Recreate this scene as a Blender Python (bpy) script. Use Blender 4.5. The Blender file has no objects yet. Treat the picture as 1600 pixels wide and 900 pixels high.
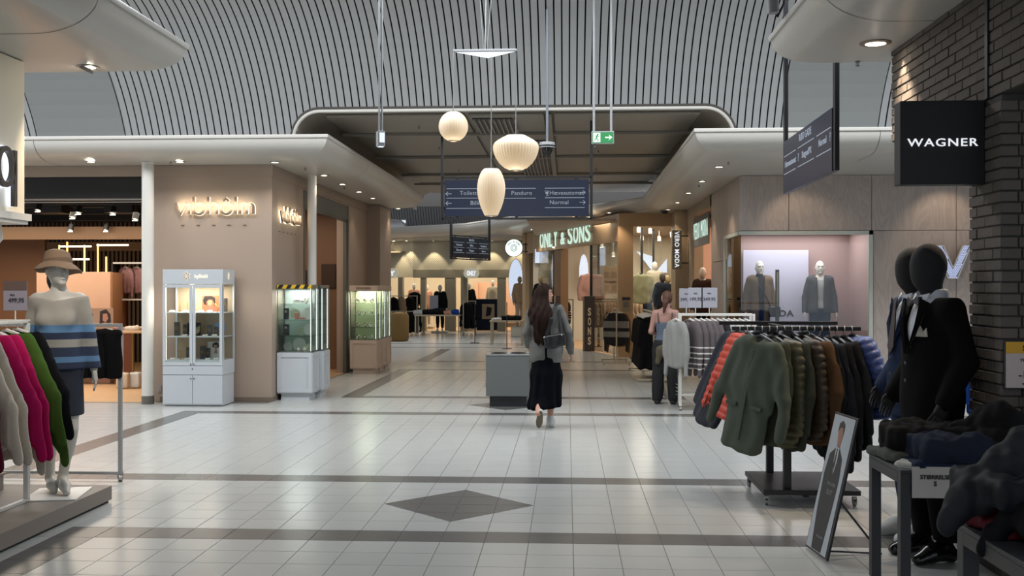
import bpy, bmesh, math, random
import numpy as np
from mathutils import Vector, Matrix
random.seed(7); np.random.seed(7)
S = bpy.context.scene
COL = bpy.context.scene.collection
PI = math.pi
def R(d): return math.radians(d)

# ------------------------------------------------------------------ camera
YAW = R(3.077); FPX = 1600.0; EYE = 1.70
cam_d = bpy.data.cameras.new('camera'); cam = bpy.data.objects.new('camera', cam_d); COL.objects.link(cam)
cam.location = (0, 0, EYE); cam.rotation_euler = (R(90), 0, YAW)
cam_d.sensor_width = 36; cam_d.lens = 36; cam_d.clip_start = .05; cam_d.clip_end = 200
S.camera = cam

# ------------------------------------------------------------------ world, exposure
w = bpy.data.worlds.new('world'); S.world = w; w.use_nodes = True
bg = w.node_tree.nodes['Background']
bg.inputs[0].default_value = (.80, .88, 1.0, 1); bg.inputs[1].default_value = .55
S.view_settings.view_transform = 'Standard'; S.view_settings.look = 'None'
S.view_settings.gamma = 1; S.view_settings.exposure = 0.95; S.view_settings.use_curve_mapping = False

# ------------------------------------------------------------------ area lights (skylights, ceiling panels of the shops)
def area(name, loc, sx, sy, power, col=(1, 1, 1), rot=(0, 0, 0), spread=180):
    d = bpy.data.lights.new(name, 'AREA'); d.shape = 'RECTANGLE'; d.size = sx; d.size_y = sy
    d.energy = power; d.color = col; d.spread = R(spread)
    o = bpy.data.objects.new(name, d); COL.objects.link(o); o.location = loc; o.rotation_euler = rot
    return o
def spot(name, loc, target, power, col, ang=60, blend=.5, rad=.03):
    d = bpy.data.lights.new(name, 'SPOT'); d.energy = power; d.color = col; d.spot_size = R(ang); d.spot_blend = blend
    d.shadow_soft_size = rad
    o = bpy.data.objects.new(name, d); COL.objects.link(o); o.location = loc
    v = Vector(target) - Vector(loc); o.rotation_euler = v.to_track_quat('-Z', 'Y').to_euler()
    return o
def point(name, loc, power, col, rad=.1):
    d = bpy.data.lights.new(name, 'POINT'); d.energy = power; d.color = col; d.shadow_soft_size = rad
    o = bpy.data.objects.new(name, d); COL.objects.link(o); o.location = loc; return o
WARM = (1, .79, .58); WARM2 = (1, .82, .62); COOL = (.86, .93, 1.0); NEUT = (1, .95, .88)
area('skylight_sun', (-1, 11.55, 5.84), 21, 1.5, 540, (.93, .96, 1.0))
area('near_ceiling_area', (-1, 1.0, 4.2), 3.0, 5.0, 45, COOL)  # area lamp just below the closed near ceiling, which has no opening
area('far_skylight', (-2, 33.5, 5.84), 14, 1.5, 300, NEUT)
area('corridor_glow', (-.8, 20, 4.2), 2.5, 8, 24, WARM2)

# ------------------------------------------------------------------ helpers
CY, SY = math.cos(YAW), math.sin(YAW)
def at(px, py, t):                     # point of the hall seen at a pixel, t metres in front of the lens
    r = (px-800)/FPX
    return Vector(((r*CY-SY)*t, (r*SY+CY)*t, EYE+(450-py)/FPX*t))
def fl(px, py):                        # point of the floor
    return at(px, py, EYE*FPX/(py-450))
def atY(px, py, Y):                    # point on the plane y = Y
    r = (px-800)/FPX; return at(px, py, Y/(r*SY+CY))
def atX(px, py, X):
    r = (px-800)/FPX; return at(px, py, X/(r*CY-SY))
def atZ(px, py, Z):
    return at(px, py, (Z-EYE)*FPX/(450-py))

def lin(c):
    c = c/255.0
    return c/12.92 if c <= .04045 else ((c+.055)/1.055)**2.4
def hexc(h):
    h = h.lstrip('#'); return tuple(lin(int(h[i:i+2], 16)) for i in (0, 2, 4))+(1,)
MATS = {}
def mat(name, col, rough=.5, metal=0, bump=0, bscale=60, var=0, vscale=4, emit=None, estr=0, coat=0, spec=.5, stretch=(1, 1, 1), sss=0):
    if name in MATS: return MATS[name]
    m = bpy.data.materials.new(name); MATS[name] = m; m.use_nodes = True
    nt = m.node_tree; b = nt.nodes['Principled BSDF']; L = nt.links.new
    c = hexc(col) if isinstance(col, str) else tuple(col)+(1,)
    b.inputs['Base Color'].default_value = c; b.inputs['Roughness'].default_value = rough
    b.inputs['Metallic'].default_value = metal; b.inputs['Coat Weight'].default_value = coat
    b.inputs['Specular IOR Level'].default_value = spec
    if emit:
        b.inputs['Emission Color'].default_value = hexc(emit) if isinstance(emit, str) else tuple(emit)+(1,)
        b.inputs['Emission Strength'].default_value = estr
    if bump or var:
        tc = nt.nodes.new('ShaderNodeTexCoord'); mp = nt.nodes.new('ShaderNodeMapping'); mp.inputs['Scale'].default_value = stretch
        L(tc.outputs['Object'], mp.inputs[0])
        if var:
            n = nt.nodes.new('ShaderNodeTexNoise'); n.inputs['Scale'].default_value = vscale; n.inputs['Detail'].default_value = 4
            L(mp.outputs[0], n.inputs[0])
            mx = nt.nodes.new('ShaderNodeMix'); mx.data_type = 'RGBA'
            mx.inputs[6].default_value = tuple(x*(1-var) for x in c[:3])+(1,)
            mx.inputs[7].default_value = tuple(min(1, x*(1+var)) for x in c[:3])+(1,)
            L(n.outputs[0], mx.inputs[0]); L(mx.outputs[2], b.inputs['Base Color'])
        if bump:
            n2 = nt.nodes.new('ShaderNodeTexNoise'); n2.inputs['Scale'].default_value = bscale; n2.inputs['Detail'].default_value = 3
            L(mp.outputs[0], n2.inputs[0])
            bp = nt.nodes.new('ShaderNodeBump'); bp.inputs['Strength'].default_value = bump; bp.inputs['Distance'].default_value = .01
            L(n2.outputs[0], bp.inputs['Height']); L(bp.outputs[0], b.inputs['Normal'])
    return m
def emat(name, col, strength):
    if name in MATS: return MATS[name]
    m = bpy.data.materials.new(name); MATS[name] = m; m.use_nodes = True
    nt = m.node_tree; b = nt.nodes['Principled BSDF']
    b.inputs['Base Color'].default_value = (0.02, .02, .02, 1)
    b.inputs['Emission Color'].default_value = hexc(col); b.inputs['Emission Strength'].default_value = strength
    return m
def glassmat(name, tint=(1, 1, 1), rough=.02, ior=1.45, refl=1.0):
    if name in MATS: return MATS[name]
    m = bpy.data.materials.new(name); MATS[name] = m; m.use_nodes = True
    nt = m.node_tree; nt.nodes.clear(); L = nt.links.new
    o = nt.nodes.new('ShaderNodeOutputMaterial'); mx = nt.nodes.new('ShaderNodeMixShader')
    tr = nt.nodes.new('ShaderNodeBsdfTransparent'); tr.inputs[0].default_value = tuple(tint)+(1,)
    gl = nt.nodes.new('ShaderNodeBsdfGlossy'); gl.inputs['Roughness'].default_value = rough
    fr = nt.nodes.new('ShaderNodeFresnel'); fr.inputs[0].default_value = ior
    mu = nt.nodes.new('ShaderNodeMath'); mu.operation = 'MULTIPLY'; mu.inputs[1].default_value = refl
    L(fr.outputs[0], mu.inputs[0]); L(mu.outputs[0], mx.inputs[0]); L(tr.outputs[0], mx.inputs[1]); L(gl.outputs[0], mx.inputs[2]); L(mx.outputs[0], o.inputs[0])
    return m

class MB:
    """collects boxes, tubes, lofts ... and links them as ONE mesh object"""
    def __init__(s): s.v = []; s.f = []; s.m = []; s.cur = 0; s.sm = []; s.smooth = False
    def add(s, vs, fs, smooth=None):
        o = len(s.v); s.v += [tuple(v) for v in vs]
        for f in fs:
            s.f.append(tuple(i+o for i in f)); s.m.append(s.cur); s.sm.append(s.smooth if smooth is None else smooth)
        return s
    def box(s, x0, x1, y0, y1, z0, z1, M=None):
        vs = [(x, y, z) for z in (z0, z1) for y in (y0, y1) for x in (x0, x1)]
        if M is not None: vs = [M @ Vector(v) for v in vs]
        return s.add(vs, [(0, 2, 3, 1), (4, 5, 7, 6), (0, 1, 5, 4), (2, 6, 7, 3), (0, 4, 6, 2), (1, 3, 7, 5)], False)
    def rbox(s, x0, x1, y0, y1, z0, z1, b=.005, M=None):   # bevelled box
        bm = bmesh.new(); bmesh.ops.create_cube(bm, size=1)
        for v in bm.verts: v.co = Vector(((x0+x1)/2+v.co.x*(x1-x0), (y0+y1)/2+v.co.y*(y1-y0), (z0+z1)/2+v.co.z*(z1-z0)))
        b = min(b, abs(x1-x0)*.45, abs(y1-y0)*.45, abs(z1-z0)*.45)
        bmesh.ops.bevel(bm, geom=bm.edges[:], offset=b, segments=2, affect='EDGES', profile=.5)
        bm.verts.ensure_lookup_table()
        vs = [v.co.copy() for v in bm.verts]
        if M is not None: vs = [M @ v for v in vs]
        s.add(vs, [tuple(v.index for v in f.verts) for f in bm.faces], False); bm.free(); return s
    def bar(s, p0, p1, w, h=None, up=(0, 0, 1)):            # square bar between two points
        p0, p1 = Vector(p0), Vector(p1); h = w if h is None else h
        d = p1-p0; L = d.length; d.normalize(); u = Vector(up)
        if abs(d.dot(u)) > .99: u = Vector((0, 1, 0))
        a = d.cross(u).normalized(); u = a.cross(d).normalized()
        M = Matrix((a, d, u)).transposed().to_4x4(); M.translation = p0
        return s.box(-w/2, w/2, 0, L, -h/2, h/2, M)
    def tube(s, pts, r, n=8, caps=True, closed=False):
        pts = [Vector(p) for p in pts]; rs = r if isinstance(r, (list, tuple)) else [r]*len(pts)
        rings = []; prev = None
        for i, p in enumerate(pts):
            a = pts[i-1] if (i > 0 or closed) else p; b = pts[(i+1) % len(pts)] if (i < len(pts)-1 or closed) else p
            d = (b-a).normalized()
            if prev is None:
                u = Vector((0, 0, 1)) if abs(d.z) < .9 else Vector((1, 0, 0))
                u = (u-d*u.dot(d)).normalized()
            else:
                u = (prev-d*prev.dot(d)).normalized()
            prev = u; v = d.cross(u)
            rings.append([p+u*(rs[i]*math.cos(2*PI*k/n))+v*(rs[i]*math.sin(2*PI*k/n)) for k in range(n)])
        return s.loft(rings, caps=caps and not closed, wrap=closed)
    def loft(s, rings, caps=True, wrap=False, closed=True, smooth=True):
        n = len(rings[0]); vs = [v for r in rings for v in r]; fs = []
        m = len(rings)
        for i in range(m if wrap else m-1):
            j = (i+1) % m
            for k in range(n if closed else n-1):
                l = (k+1) % n
                fs.append((i*n+k, i*n+l, j*n+l, j*n+k))
        s.add(vs, fs, smooth)
        if caps and not wrap:
            s.add(rings[0], [tuple(range(n))[::-1]], False); s.add(rings[-1], [tuple(range(n))], False)
        return s
    def lathe(s, prof, n=24, c=(0, 0, 0), caps=False, axis='z'):
        rings = []
        for r, z in prof:
            ring = []
            for k in range(n):
                a = 2*PI*k/n; p = (r*math.cos(a), r*math.sin(a), z)
                if axis == 'y': p = (p[0], p[2], p[1])
                if axis == 'x': p = (p[2], p[0], p[1])
                ring.append(Vector(p)+Vector(c))
            rings.append(ring)
        return s.loft(rings, caps=caps)
    def cyl(s, p0, p1, r, n=12): return s.tube([p0, p1], r, n)
    def poly(s, pts, t=None, nrm=None):        # flat polygon, optionally thick along nrm
        pts = [Vector(p) for p in pts]; n = len(pts)
        if not t: return s.add(pts, [tuple(range(n))], False)
        d = Vector(nrm).normalized()*t; q = [p+d for p in pts]
        fs = [tuple(range(n))[::-1], tuple(range(n, 2*n))]+[(k, (k+1) % n, n+(k+1) % n, n+k) for k in range(n)]
        return s.add(pts+q, fs, False)
    def sphere(s, c, r, seg=16, ring=10):
        rx, ry, rz = r if isinstance(r, (tuple, list)) else (r, r, r); c = Vector(c); rings = []
        for i in range(ring+1):
            th = PI*i/ring; th = min(max(th, .03), PI-.03)
            rings.append([c+Vector((rx*math.sin(th)*math.cos(2*PI*k/seg), ry*math.sin(th)*math.sin(2*PI*k/seg), -rz*math.cos(th))) for k in range(seg)])
        return s.loft(rings)
    def build(s, name, mats, parent=None, loc=None, rot=None):
        me = bpy.data.meshes.new(name); me.from_pydata([tuple(v) for v in s.v], [], s.f)
        if not isinstance(mats, (list, tuple)): mats = [mats]
        for m in mats: me.materials.append(m)
        me.polygons.foreach_set('material_index', s.m); me.polygons.foreach_set('use_smooth', s.sm)
        me.update()
        if len(s.v) < 7000 and any(s.sm): me.set_sharp_from_angle(angle=R(42))
        o = bpy.data.objects.new(name, me); COL.objects.link(o)
        if parent is not None: o.parent = parent
        if loc is not None: o.location = loc
        if rot is not None: o.rotation_euler = rot
        return o
def tag(o, label=None, cat=None, group=None, kind=None):
    if label: o['label'] = label
    if cat: o['category'] = cat
    if group: o['group'] = group
    if kind: o['kind'] = kind
    return o
def thing(name, label, cat, loc=(0, 0, 0), rz=0, group=None):
    o = bpy.data.objects.new(name, None); COL.objects.link(o); o.empty_display_size = .1
    o.location = loc; o.rotation_euler = (0, 0, rz)
    return tag(o, label, cat, group)
def struct(name, mb, m, parent=None):
    o = mb.build(name, m, parent)
    if parent is None: o['kind'] = 'structure'
    return o
def snode(name):
    o = bpy.data.objects.new(name, None); COL.objects.link(o); o.empty_display_size = .1; o['kind'] = 'structure'; return o
def kids(o): return [c for c in bpy.data.objects if c.parent == o]
def clone(o, loc=None, rz=None, label=None, group=None, remat=None):
    ch = [(c, kids(c)) for c in kids(o)]
    r = o.copy(); COL.objects.link(r)
    if loc is not None: r.location = loc
    if rz is not None: r.rotation_euler = (r.rotation_euler[0], r.rotation_euler[1], rz)
    if label: r['label'] = label
    if group: r['group'] = group
    for c, gs in ch:
        d = c.copy(); COL.objects.link(d); d.parent = r
        for g in gs:
            e = g.copy(); COL.objects.link(e); e.parent = d
    return r
def share(o, name, parent, loc=(0, 0, 0), rot=(0, 0, 0), scale=None):   # another part with the same mesh
    c = bpy.data.objects.new(name, o.data); COL.objects.link(c); c.parent = parent; c.location = loc; c.rotation_euler = rot
    if scale: c.scale = scale
    return c
def textmb(body, size, depth=.004, bold=0, sx=1, spacing=1, align='CENTER', res=3):
    """text turned into a mesh builder lying in the local XZ plane, front towards -Y"""
    cu = bpy.data.curves.new('tmp', 'FONT'); cu.body = body; cu.size = size; cu.extrude = depth/2; cu.offset = bold
    cu.align_x = align; cu.align_y = 'CENTER'; cu.space_character = spacing; cu.resolution_u = res
    o = bpy.data.objects.new('tmp', cu); COL.objects.link(o)
    bpy.context.view_layer.update()
    me = bpy.data.meshes.new_from_object(o.evaluated_get(bpy.context.evaluated_depsgraph_get()))
    mb = MB(); mb.add([(v.co.x*sx, -v.co.z, v.co.y) for v in me.vertices], [tuple(p.vertices) for p in me.polygons], False)
    bpy.data.objects.remove(o); bpy.data.curves.remove(cu); bpy.data.meshes.remove(me)
    return mb
def text(body, size, m, parent=None, loc=(0, 0, 0), rot=(0, 0, 0), name='lettering', **k):
    return textmb(body, size, **k).build(name, m, parent, loc, rot)

# ------------------------------------------------------------------ smooth solids from distance fields
def _rot(rot):
    if rot is None: return None
    return np.array(Matrix.Rotation(0, 3, 'X') if rot is None else rot.to_3x3()) if isinstance(rot, Matrix) else np.array(__import__('mathutils').Euler([R(a) for a in rot]).to_matrix())
def cap(p0, p1, r0, r1=None, s=(1, 1, 1), op='+', k=None): return ('c', np.array(p0, float), np.array(p1, float), r0, r0 if r1 is None else r1, np.array(s, float), op, k)
def ell(c, r, rot=None, op='+', k=None): return ('e', np.array(c, float), np.array(r, float), _rot(rot), 0, 0, op, k)
def rbx(c, h, rot=None, r=.02, op='+', k=None): return ('b', np.array(c, float), np.array(h, float), _rot(rot), r, 0, op, k)
def sdf_mb(prims, h=.012, k=.03, disp=None, clip=None, mb=None, M=None):
    lo = []; hi = []
    for p in prims:
        if p[6] != '+': continue
        if p[0] == 'c':
            rr = max(p[3], p[4])*p[5]; lo.append(np.minimum(p[1], p[2])-rr); hi.append(np.maximum(p[1], p[2])+rr)
        else:
            e = p[2] if p[3] is None else np.full(3, np.linalg.norm(p[2])); e = e+(p[4] if p[0] == 'b' else 0); lo.append(p[1]-e); hi.append(p[1]+e)
    lo = np.min(lo, 0)-3*h; hi = np.max(hi, 0)+3*h
    n = np.ceil((hi-lo)/h).astype(int)+1
    ax = [lo[i]+h*np.arange(n[i]) for i in range(3)]
    D = np.full(n, 9.0)
    for p in prims:
        kk = k if p[7] is None else p[7]; mg = kk+3*h
        if p[0] == 'c':
            rr = max(p[3], p[4])*p[5]; l = np.minimum(p[1], p[2])-rr-mg; u = np.maximum(p[1], p[2])+rr+mg
        else:
            e = p[2] if p[3] is None else np.full(3, np.linalg.norm(p[2])); e = e+(p[4] if p[0] == 'b' else 0); l = p[1]-e-mg; u = p[1]+e+mg
        i0 = np.clip(((l-lo)/h).astype(int), 0, n); i1 = np.clip(((u-lo)/h).astype(int)+2, 0, n)
        if np.any(i1 <= i0): continue
        sl = tuple(slice(a, b) for a, b in zip(i0, i1))
        X = ax[0][sl[0]][:, None, None]; Y = ax[1][sl[1]][None, :, None]; Z = ax[2][sl[2]][None, None, :]
        if p[0] == 'c':
            a, b, r0, r1, s = p[1:6]; d = b-a; s2 = 1/s
            dd = max(((d*s2)**2).sum(), 1e-9)
            t = np.clip(((X-a[0])*d[0]*s2[0]**2+(Y-a[1])*d[1]*s2[1]**2+(Z-a[2])*d[2]*s2[2]**2)/dd, 0, 1)
            q = np.sqrt(((X-a[0]-d[0]*t)*s2[0])**2+((Y-a[1]-d[1]*t)*s2[1])**2+((Z-a[2]-d[2]*t)*s2[2])**2)-(r0+(r1-r0)*t)
            q = q*min(s.min(), 1)
        else:
            c = p[1]; e = p[2]; x, y, z = X-c[0], Y-c[1], Z-c[2]
            if p[3] is not None:
                m = p[3].T; x, y, z = m[0, 0]*x+m[0, 1]*y+m[0, 2]*z, m[1, 0]*x+m[1, 1]*y+m[1, 2]*z, m[2, 0]*x+m[2, 1]*y+m[2, 2]*z
            if p[0] == 'e':
                k0 = np.sqrt((x/e[0])**2+(y/e[1])**2+(z/e[2])**2); k1 = np.sqrt((x/e[0]**2)**2+(y/e[1]**2)**2+(z/e[2]**2)**2)+1e-9
                q = k0*(k0-1)/k1
            else:
                qx, qy, qz = np.abs(x)-e[0], np.abs(y)-e[1], np.abs(z)-e[2]
                q = np.sqrt(np.maximum(qx, 0)**2+np.maximum(qy, 0)**2+np.maximum(qz, 0)**2)+np.minimum(np.maximum(np.maximum(qx, qy), qz), 0)-p[4]
        A = D[sl]
        if p[6] == '+':
            hh = np.maximum(kk-np.abs(A-q), 0)/max(kk, 1e-6); D[sl] = np.minimum(A, q)-hh*hh*kk*.25
        else:
            D[sl] = np.maximum(A, -q)
    if disp is not None or clip is not None:
        X, Y, Z = np.meshgrid(ax[0], ax[1], ax[2], indexing='ij')
        if disp is not None: D = D+disp(X, Y, Z)
        if clip is not None: D = np.maximum(D, clip(X, Y, Z))
    D[0] = D[-1] = 1; D[:, 0] = D[:, -1] = 1; D[:, :, 0] = D[:, :, -1] = 1
    sg = D < 0
    c0 = [slice(None, -1), slice(1, None)]
    cnt = np.zeros(n-1); P = np.zeros(tuple(n-1)+(3,))
    for axis in range(3):
        sa = [slice(None)]*3; sb = [slice(None)]*3; sa[axis] = slice(None, -1); sb[axis] = slice(1, None)
        a, b = D[tuple(sa)], D[tuple(sb)]; cr = (a < 0) != (b < 0)
        t = np.where(cr, a/np.where(cr, a-b, 1), 0)
        o1, o2 = [i for i in range(3) if i != axis]
        for da in (0, 1):
            for db in (0, 1):
                s3 = [slice(None)]*3; s3[o1] = c0[da]; s3[o2] = c0[db]
                cc = cr[tuple(s3)]; tt = t[tuple(s3)]
                cnt += cc; P[..., axis] += np.where(cc, tt, 0); P[..., o1] += cc*da; P[..., o2] += cc*db
    act = cnt > 0; idx = np.full(n-1, -1); ii = np.argwhere(act); idx[act] = np.arange(len(ii))
    V = (P[act]/cnt[act][:, None]+ii)*h+lo
    F = []
    for axis in range(3):
        sa = [slice(None)]*3; sb = [slice(None)]*3; sa[axis] = slice(None, -1); sb[axis] = slice(1, None)
        a, b = sg[tuple(sa)], sg[tuple(sb)]
        e = np.argwhere(a != b)
        if not len(e): continue
        fl_ = a[tuple(e.T)]
        o1, o2 = (axis+1) % 3, (axis+2) % 3
        q = []
        for da, db in ((1, 1), (0, 1), (0, 0), (1, 0)):
            g = e.copy(); g[:, o1] -= da; g[:, o2] -= db; q.append(idx[tuple(g.T)])
        q = np.stack(q, 1); q[~fl_] = q[~fl_][:, ::-1]; F.append(q)
    F = np.concatenate(F)
    # one gentle smoothing pass along faces
    for _ in range(2):
        acc = np.zeros_like(V); w_ = np.zeros(len(V)); cen = V[F].mean(1)
        for j in range(4): np.add.at(acc, F[:, j], cen); np.add.at(w_, F[:, j], 1)
        V = V*.5+acc/np.maximum(w_, 1)[:, None]*.5
    if M is not None: V = V @ np.array(M.to_3x3()).T+np.array(M.translation)
    mb = MB() if mb is None else mb
    mb.add(V.tolist(), [tuple(f) for f in F.tolist()], True)
    return mb
# ================================================================== STRUCTURE
# ---- materials of the hall
m_tile = mat('tile_light', '#abadaa', .22, var=.05, vscale=3, spec=.55)
m_dtile = mat('tile_dark', '#5b5a58', .25, var=.08, vscale=3, spec=.5)
def add_obj_random(m, amt):            # every tile a touch lighter or darker
    nt = m.node_tree; b = nt.nodes['Principled BSDF']; L = nt.links.new
    src = b.inputs['Base Color'].links[0].from_socket
    oi = nt.nodes.new('ShaderNodeObjectInfo'); mr = nt.nodes.new('ShaderNodeMapRange')
    mr.inputs[3].default_value = 1-amt; mr.inputs[4].default_value = 1+amt
    mx = nt.nodes.new('ShaderNodeVectorMath'); mx.operation = 'SCALE'
    L(oi.outputs['Random'], mr.inputs[0]); L(src, mx.inputs[0]); L(mr.outputs[0], mx.inputs[3]); L(mx.outputs[0], b.inputs['Base Color'])
add_obj_random(m_tile, .035)
m_grout = mat('grout', '#6e6c68', .8)
m_white = mat('painted_white', '#cfccc4', .38, var=.02)
m_cornice = mat('cornice_paint', '#bdbab3', .33, var=.03, vscale=1.5)
m_slat = mat('slat_grey', '#9fa1a2', .45)
m_panel = mat('vault_panel_grey', '#858888', .5)
m_void = mat('vault_void', '#07080c', .9)
m_darkceil = mat('dark_ceiling', '#191816', .7)
m_taupe = mat('taupe_paint', '#9a8879', .6, var=.03, vscale=1)
m_seam = mat('seam_dark', '#55524e', .7)
m_corrceil = mat('corridor_ceiling', '#8a857b', .45, var=.03)
m_woodfloor = mat('wood_floor', '#c09a72', .4, var=.15, vscale=8, stretch=(1, .15, 1))
m_black = mat('black_metal', '#15161a', .4)
m_black2 = mat('black_matt', '#0b0b0c', .6)
m_steel = mat('steel', '#9a9a98', .3, metal=1)

# ---- floor: tiles laid in rows, dark bands and diamonds
PT = .2965; GX, GY = .04, 6.82; GAP = .0022
fb = MB(); fb.box(-22, 16, -8, 50, -.2, -.004); floor = struct('floor', fb, m_grout)
def dark_cell(i, j):
    if j == 0 and i >= -12: return True
    if i == -12 and j <= 0: return True
    if j == 7: return True
    if j == 23 and i >= -18: return True
    if i == -18 and 7 <= j <= 23: return True
    if -12 <= i <= 5 and j in (30, 48, 56): return True
    if i in (-12, 5) and (30 <= j <= 48 or 56 <= j <= 72): return True
    if j in (75, 82) and i < 3: return True
    return False
def tile_verts(mb, x0, y0, poly):
    # poly: local corner points, tile top at z = 0 with a small chamfer
    n = len(poly); cx = sum(p[0] for p in poly)/n; cy = sum(p[1] for p in poly)/n
    def ins(d, z):
        out = []
        for k in range(n):
            a, b, c = Vector(poly[k-1]), Vector(poly[k]), Vector(poly[(k+1) % n])
            e1 = (b-a).normalized(); e2 = (c-b).normalized(); n1 = Vector((-e1.y, e1.x)); n2 = Vector((-e2.y, e2.x))
            q = b+(n1+n2)*(d/(1+n1.dot(n2))); out.append((x0+q.x, y0+q.y, z))
        return out
    a = ins(GAP, -.004); b = ins(GAP, -.0012); c = ins(GAP+.001, 0)
    vs = a+b+c
    fs = [(k, (k+1) % n, n+(k+1) % n, n+k) for k in range(n)]+[(n+k, n+(k+1) % n, 2*n+(k+1) % n, 2*n+k) for k in range(n)]+[tuple(2*n+k for k in range(n))]
    mb.add(vs, fs, False)
SQ = [(0, 0), (PT, 0), (PT, PT), (0, PT)]
TRI = {'bl': [(0, 0), (PT, 0), (0, PT)], 'tr': [(PT, 0), (PT, PT), (0, PT)], 'br': [(0, 0), (PT, 0), (PT, PT)], 'tl': [(0, 0), (PT, PT), (0, PT)]}
protos = {}
def tile_proto(shape, dk):
    k = (shape, dk)
    if k not in protos:
        mb = MB(); tile_verts(mb, 0, 0, SQ if shape == 'sq' else TRI[shape])
        me = bpy.data.meshes.new('floor_tile'); me.from_pydata(mb.v, [], mb.f); me.materials.append(m_dtile if dk else m_tile); protos[k] = me
    return protos[k]
cells = []
for j in range(-24, 110):
    for i in range(-50, 40):
        x0, y0 = GX+i*PT, GY+j*PT; xc, yc = x0+PT/2, y0+PT/2
        if yc > 14.9 and xc < -4.55 and yc < 25: continue
        if yc > 16.9 and xc > 2.7: continue
        if yc > 39.9: continue
        pieces = None
        for jc in (4, 27):
            a, b = i+3, j-jc
            if -2 <= a <= 1 and -2 <= b <= 1:
                aa = a if a >= 0 else -a-1; bb = b if b >= 0 else -b-1
                if aa+bb == 0: pieces = [('sq', True)]
                elif aa+bb == 1:
                    q = {(1, 1): ('bl', 'tr'), (-1, -1): ('tr', 'bl'), (-1, 1): ('br', 'tl'), (1, -1): ('tl', 'br')}[(1 if a >= 0 else -1, 1 if b >= 0 else -1)]
                    pieces = [(q[0], True), (q[1], False)]
        if pieces is None: pieces = [('sq', dark_cell(i, j))]
        p = Vector((xc, yc)); fx = (xc*CY+yc*SY); fy = (-xc*SY+yc*CY)
        vis = fy > 5.85 and abs(fx/fy) < .52
        cells.append((not vis, yc, x0, y0, pieces))
cells.sort(key=lambda c: (c[0], c[1]))
left_l, left_d, cnt = MB(), MB(), 0
for nv, yc, x0, y0, pieces in cells:
    for sh, dk in pieces:
        if cnt < 295 and not nv:
            o = bpy.data.objects.new('floor_tile', tile_proto(sh, dk)); COL.objects.link(o); o.parent = floor; o.location = (x0, y0, 0); cnt += 1
        else: tile_verts(left_d if dk else left_l, x0, y0, SQ if sh == 'sq' else TRI[sh])
o = left_l.build('light_tile_field', m_tile, floor); o['kind'] = 'stuff'
o = left_d.build('dark_tile_bands', m_dtile, floor); o['kind'] = 'stuff'

# ---- cornices (lip, rounded underside, flat soffit) swept along the shop fronts
ZS, ZL = 3.54, 3.83
def offset_path(path, d, closed=False):
    out = []
    for k, p in enumerate(path):
        p = Vector(p)
        e1 = (p-Vector(path[k-1])).normalized() if k > 0 else None
        e2 = (Vector(path[k+1])-p).normalized() if k < len(path)-1 else None
        e1 = e1 or e2; e2 = e2 or e1
        n1 = Vector((e1.y, -e1.x)); n2 = Vector((e2.y, -e2.x))
        out.append(p+(n1+n2)*(d/(1+n1.dot(n2))))
    return out
def cornice_prof(D, zl=ZL, zs=ZS, r=.5):
    pr = [(D, zl+.03), (0, zl+.03), (-.004, zl+.02), (0, zl-.015), (.015, zl-.02)]
    for k in range(0, 11):
        a = R(9*k); pr.append((.02+(r-.02)*(1-math.cos(a)), zs+(zl-.02-zs)*(1-math.sin(a))))
    return pr+[(D, zs)]
def sweep(path, prof, side=1):
    mb = MB(); rings = [[] for _ in path]
    for d, z in prof:
        for k, q in enumerate(offset_path(path, d*side)): rings[k].append((q.x, q.y, z))
    mb.loft(rings, caps=False, closed=False, smooth=True)
    return mb
def cornice(idx, path, side, D=1.1, seams=()):
    mb = sweep(path, cornice_prof(D), side)
    o = struct('trim_%d' % idx, mb, m_cornice)
    bm = bmesh.new(); bm.from_mesh(o.data); bmesh.ops.recalc_face_normals(bm, faces=bm.faces[:])
    for e in bm.edges:
        if len(e.link_faces) == 2 and e.calc_face_angle(0) > R(35): e.smooth = False
    bm.to_mesh(o.data); bm.free()
    s = MB()
    for (a, b, t) in seams:                      # panel joints: thin dark strips across the profile
        a, b = Vector(a), Vector(b); e = (b-a).normalized(); n = Vector((e.y, -e.x))*side; q = a+(b-a)*t
        r1, r2 = [], []
        for d, z in cornice_prof(D)[4:]:
            c = q+n*d; c1 = c-e*.004; c2 = c+e*.004
            r1.append((c1.x, c1.y, z-.003)); r2.append((c2.x, c2.y, z-.003))
        s.loft([r1, r2], caps=False, closed=False)
    if seams: s.build('panel_joint', m_seam, o)
    return o
PFL = [(-16, 14.2), (-3.35, 14.2), (-3.35, 23.9), (-16, 23.9)]
PNL = [(-16, 8.92), (-3.35, 8.92), (-3.35, -6)]
PNR = [(1.73, -6), (1.73, 8.9), (14, 8.9)]
PFR = [(14, 13.97), (1.72, 13.97), (1.8, 24.4), (-3.4, 34), (-8, 37.2)]
cornice(1, PFL, -1, 1.1, [((-16, 14.2), (-3.35, 14.2), (16-7.6)/12.65), ((-3.35, 14.2), (-3.35, 23.7), .32), ((-3.35, 14.2), (-3.35, 23.7), .75)])
cornice(2, PNL, 1, 1.1, [((-3.35, 8.92), (-3.35, -6), .115)])
cornice(3, PNR, 1, 1.1, [((1.73, -6), (1.73, 8.9), .885), ((1.73, 8.9), (14, 8.9), .3)])
cornice(4, PFR, 1, 1.1, [((14, 13.97), (1.72, 13.97), (14-4.2)/12.28), ((1.72, 13.97), (1.8, 24.4), .3), ((1.72, 13.97), (1.8, 24.4), .7)])
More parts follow.
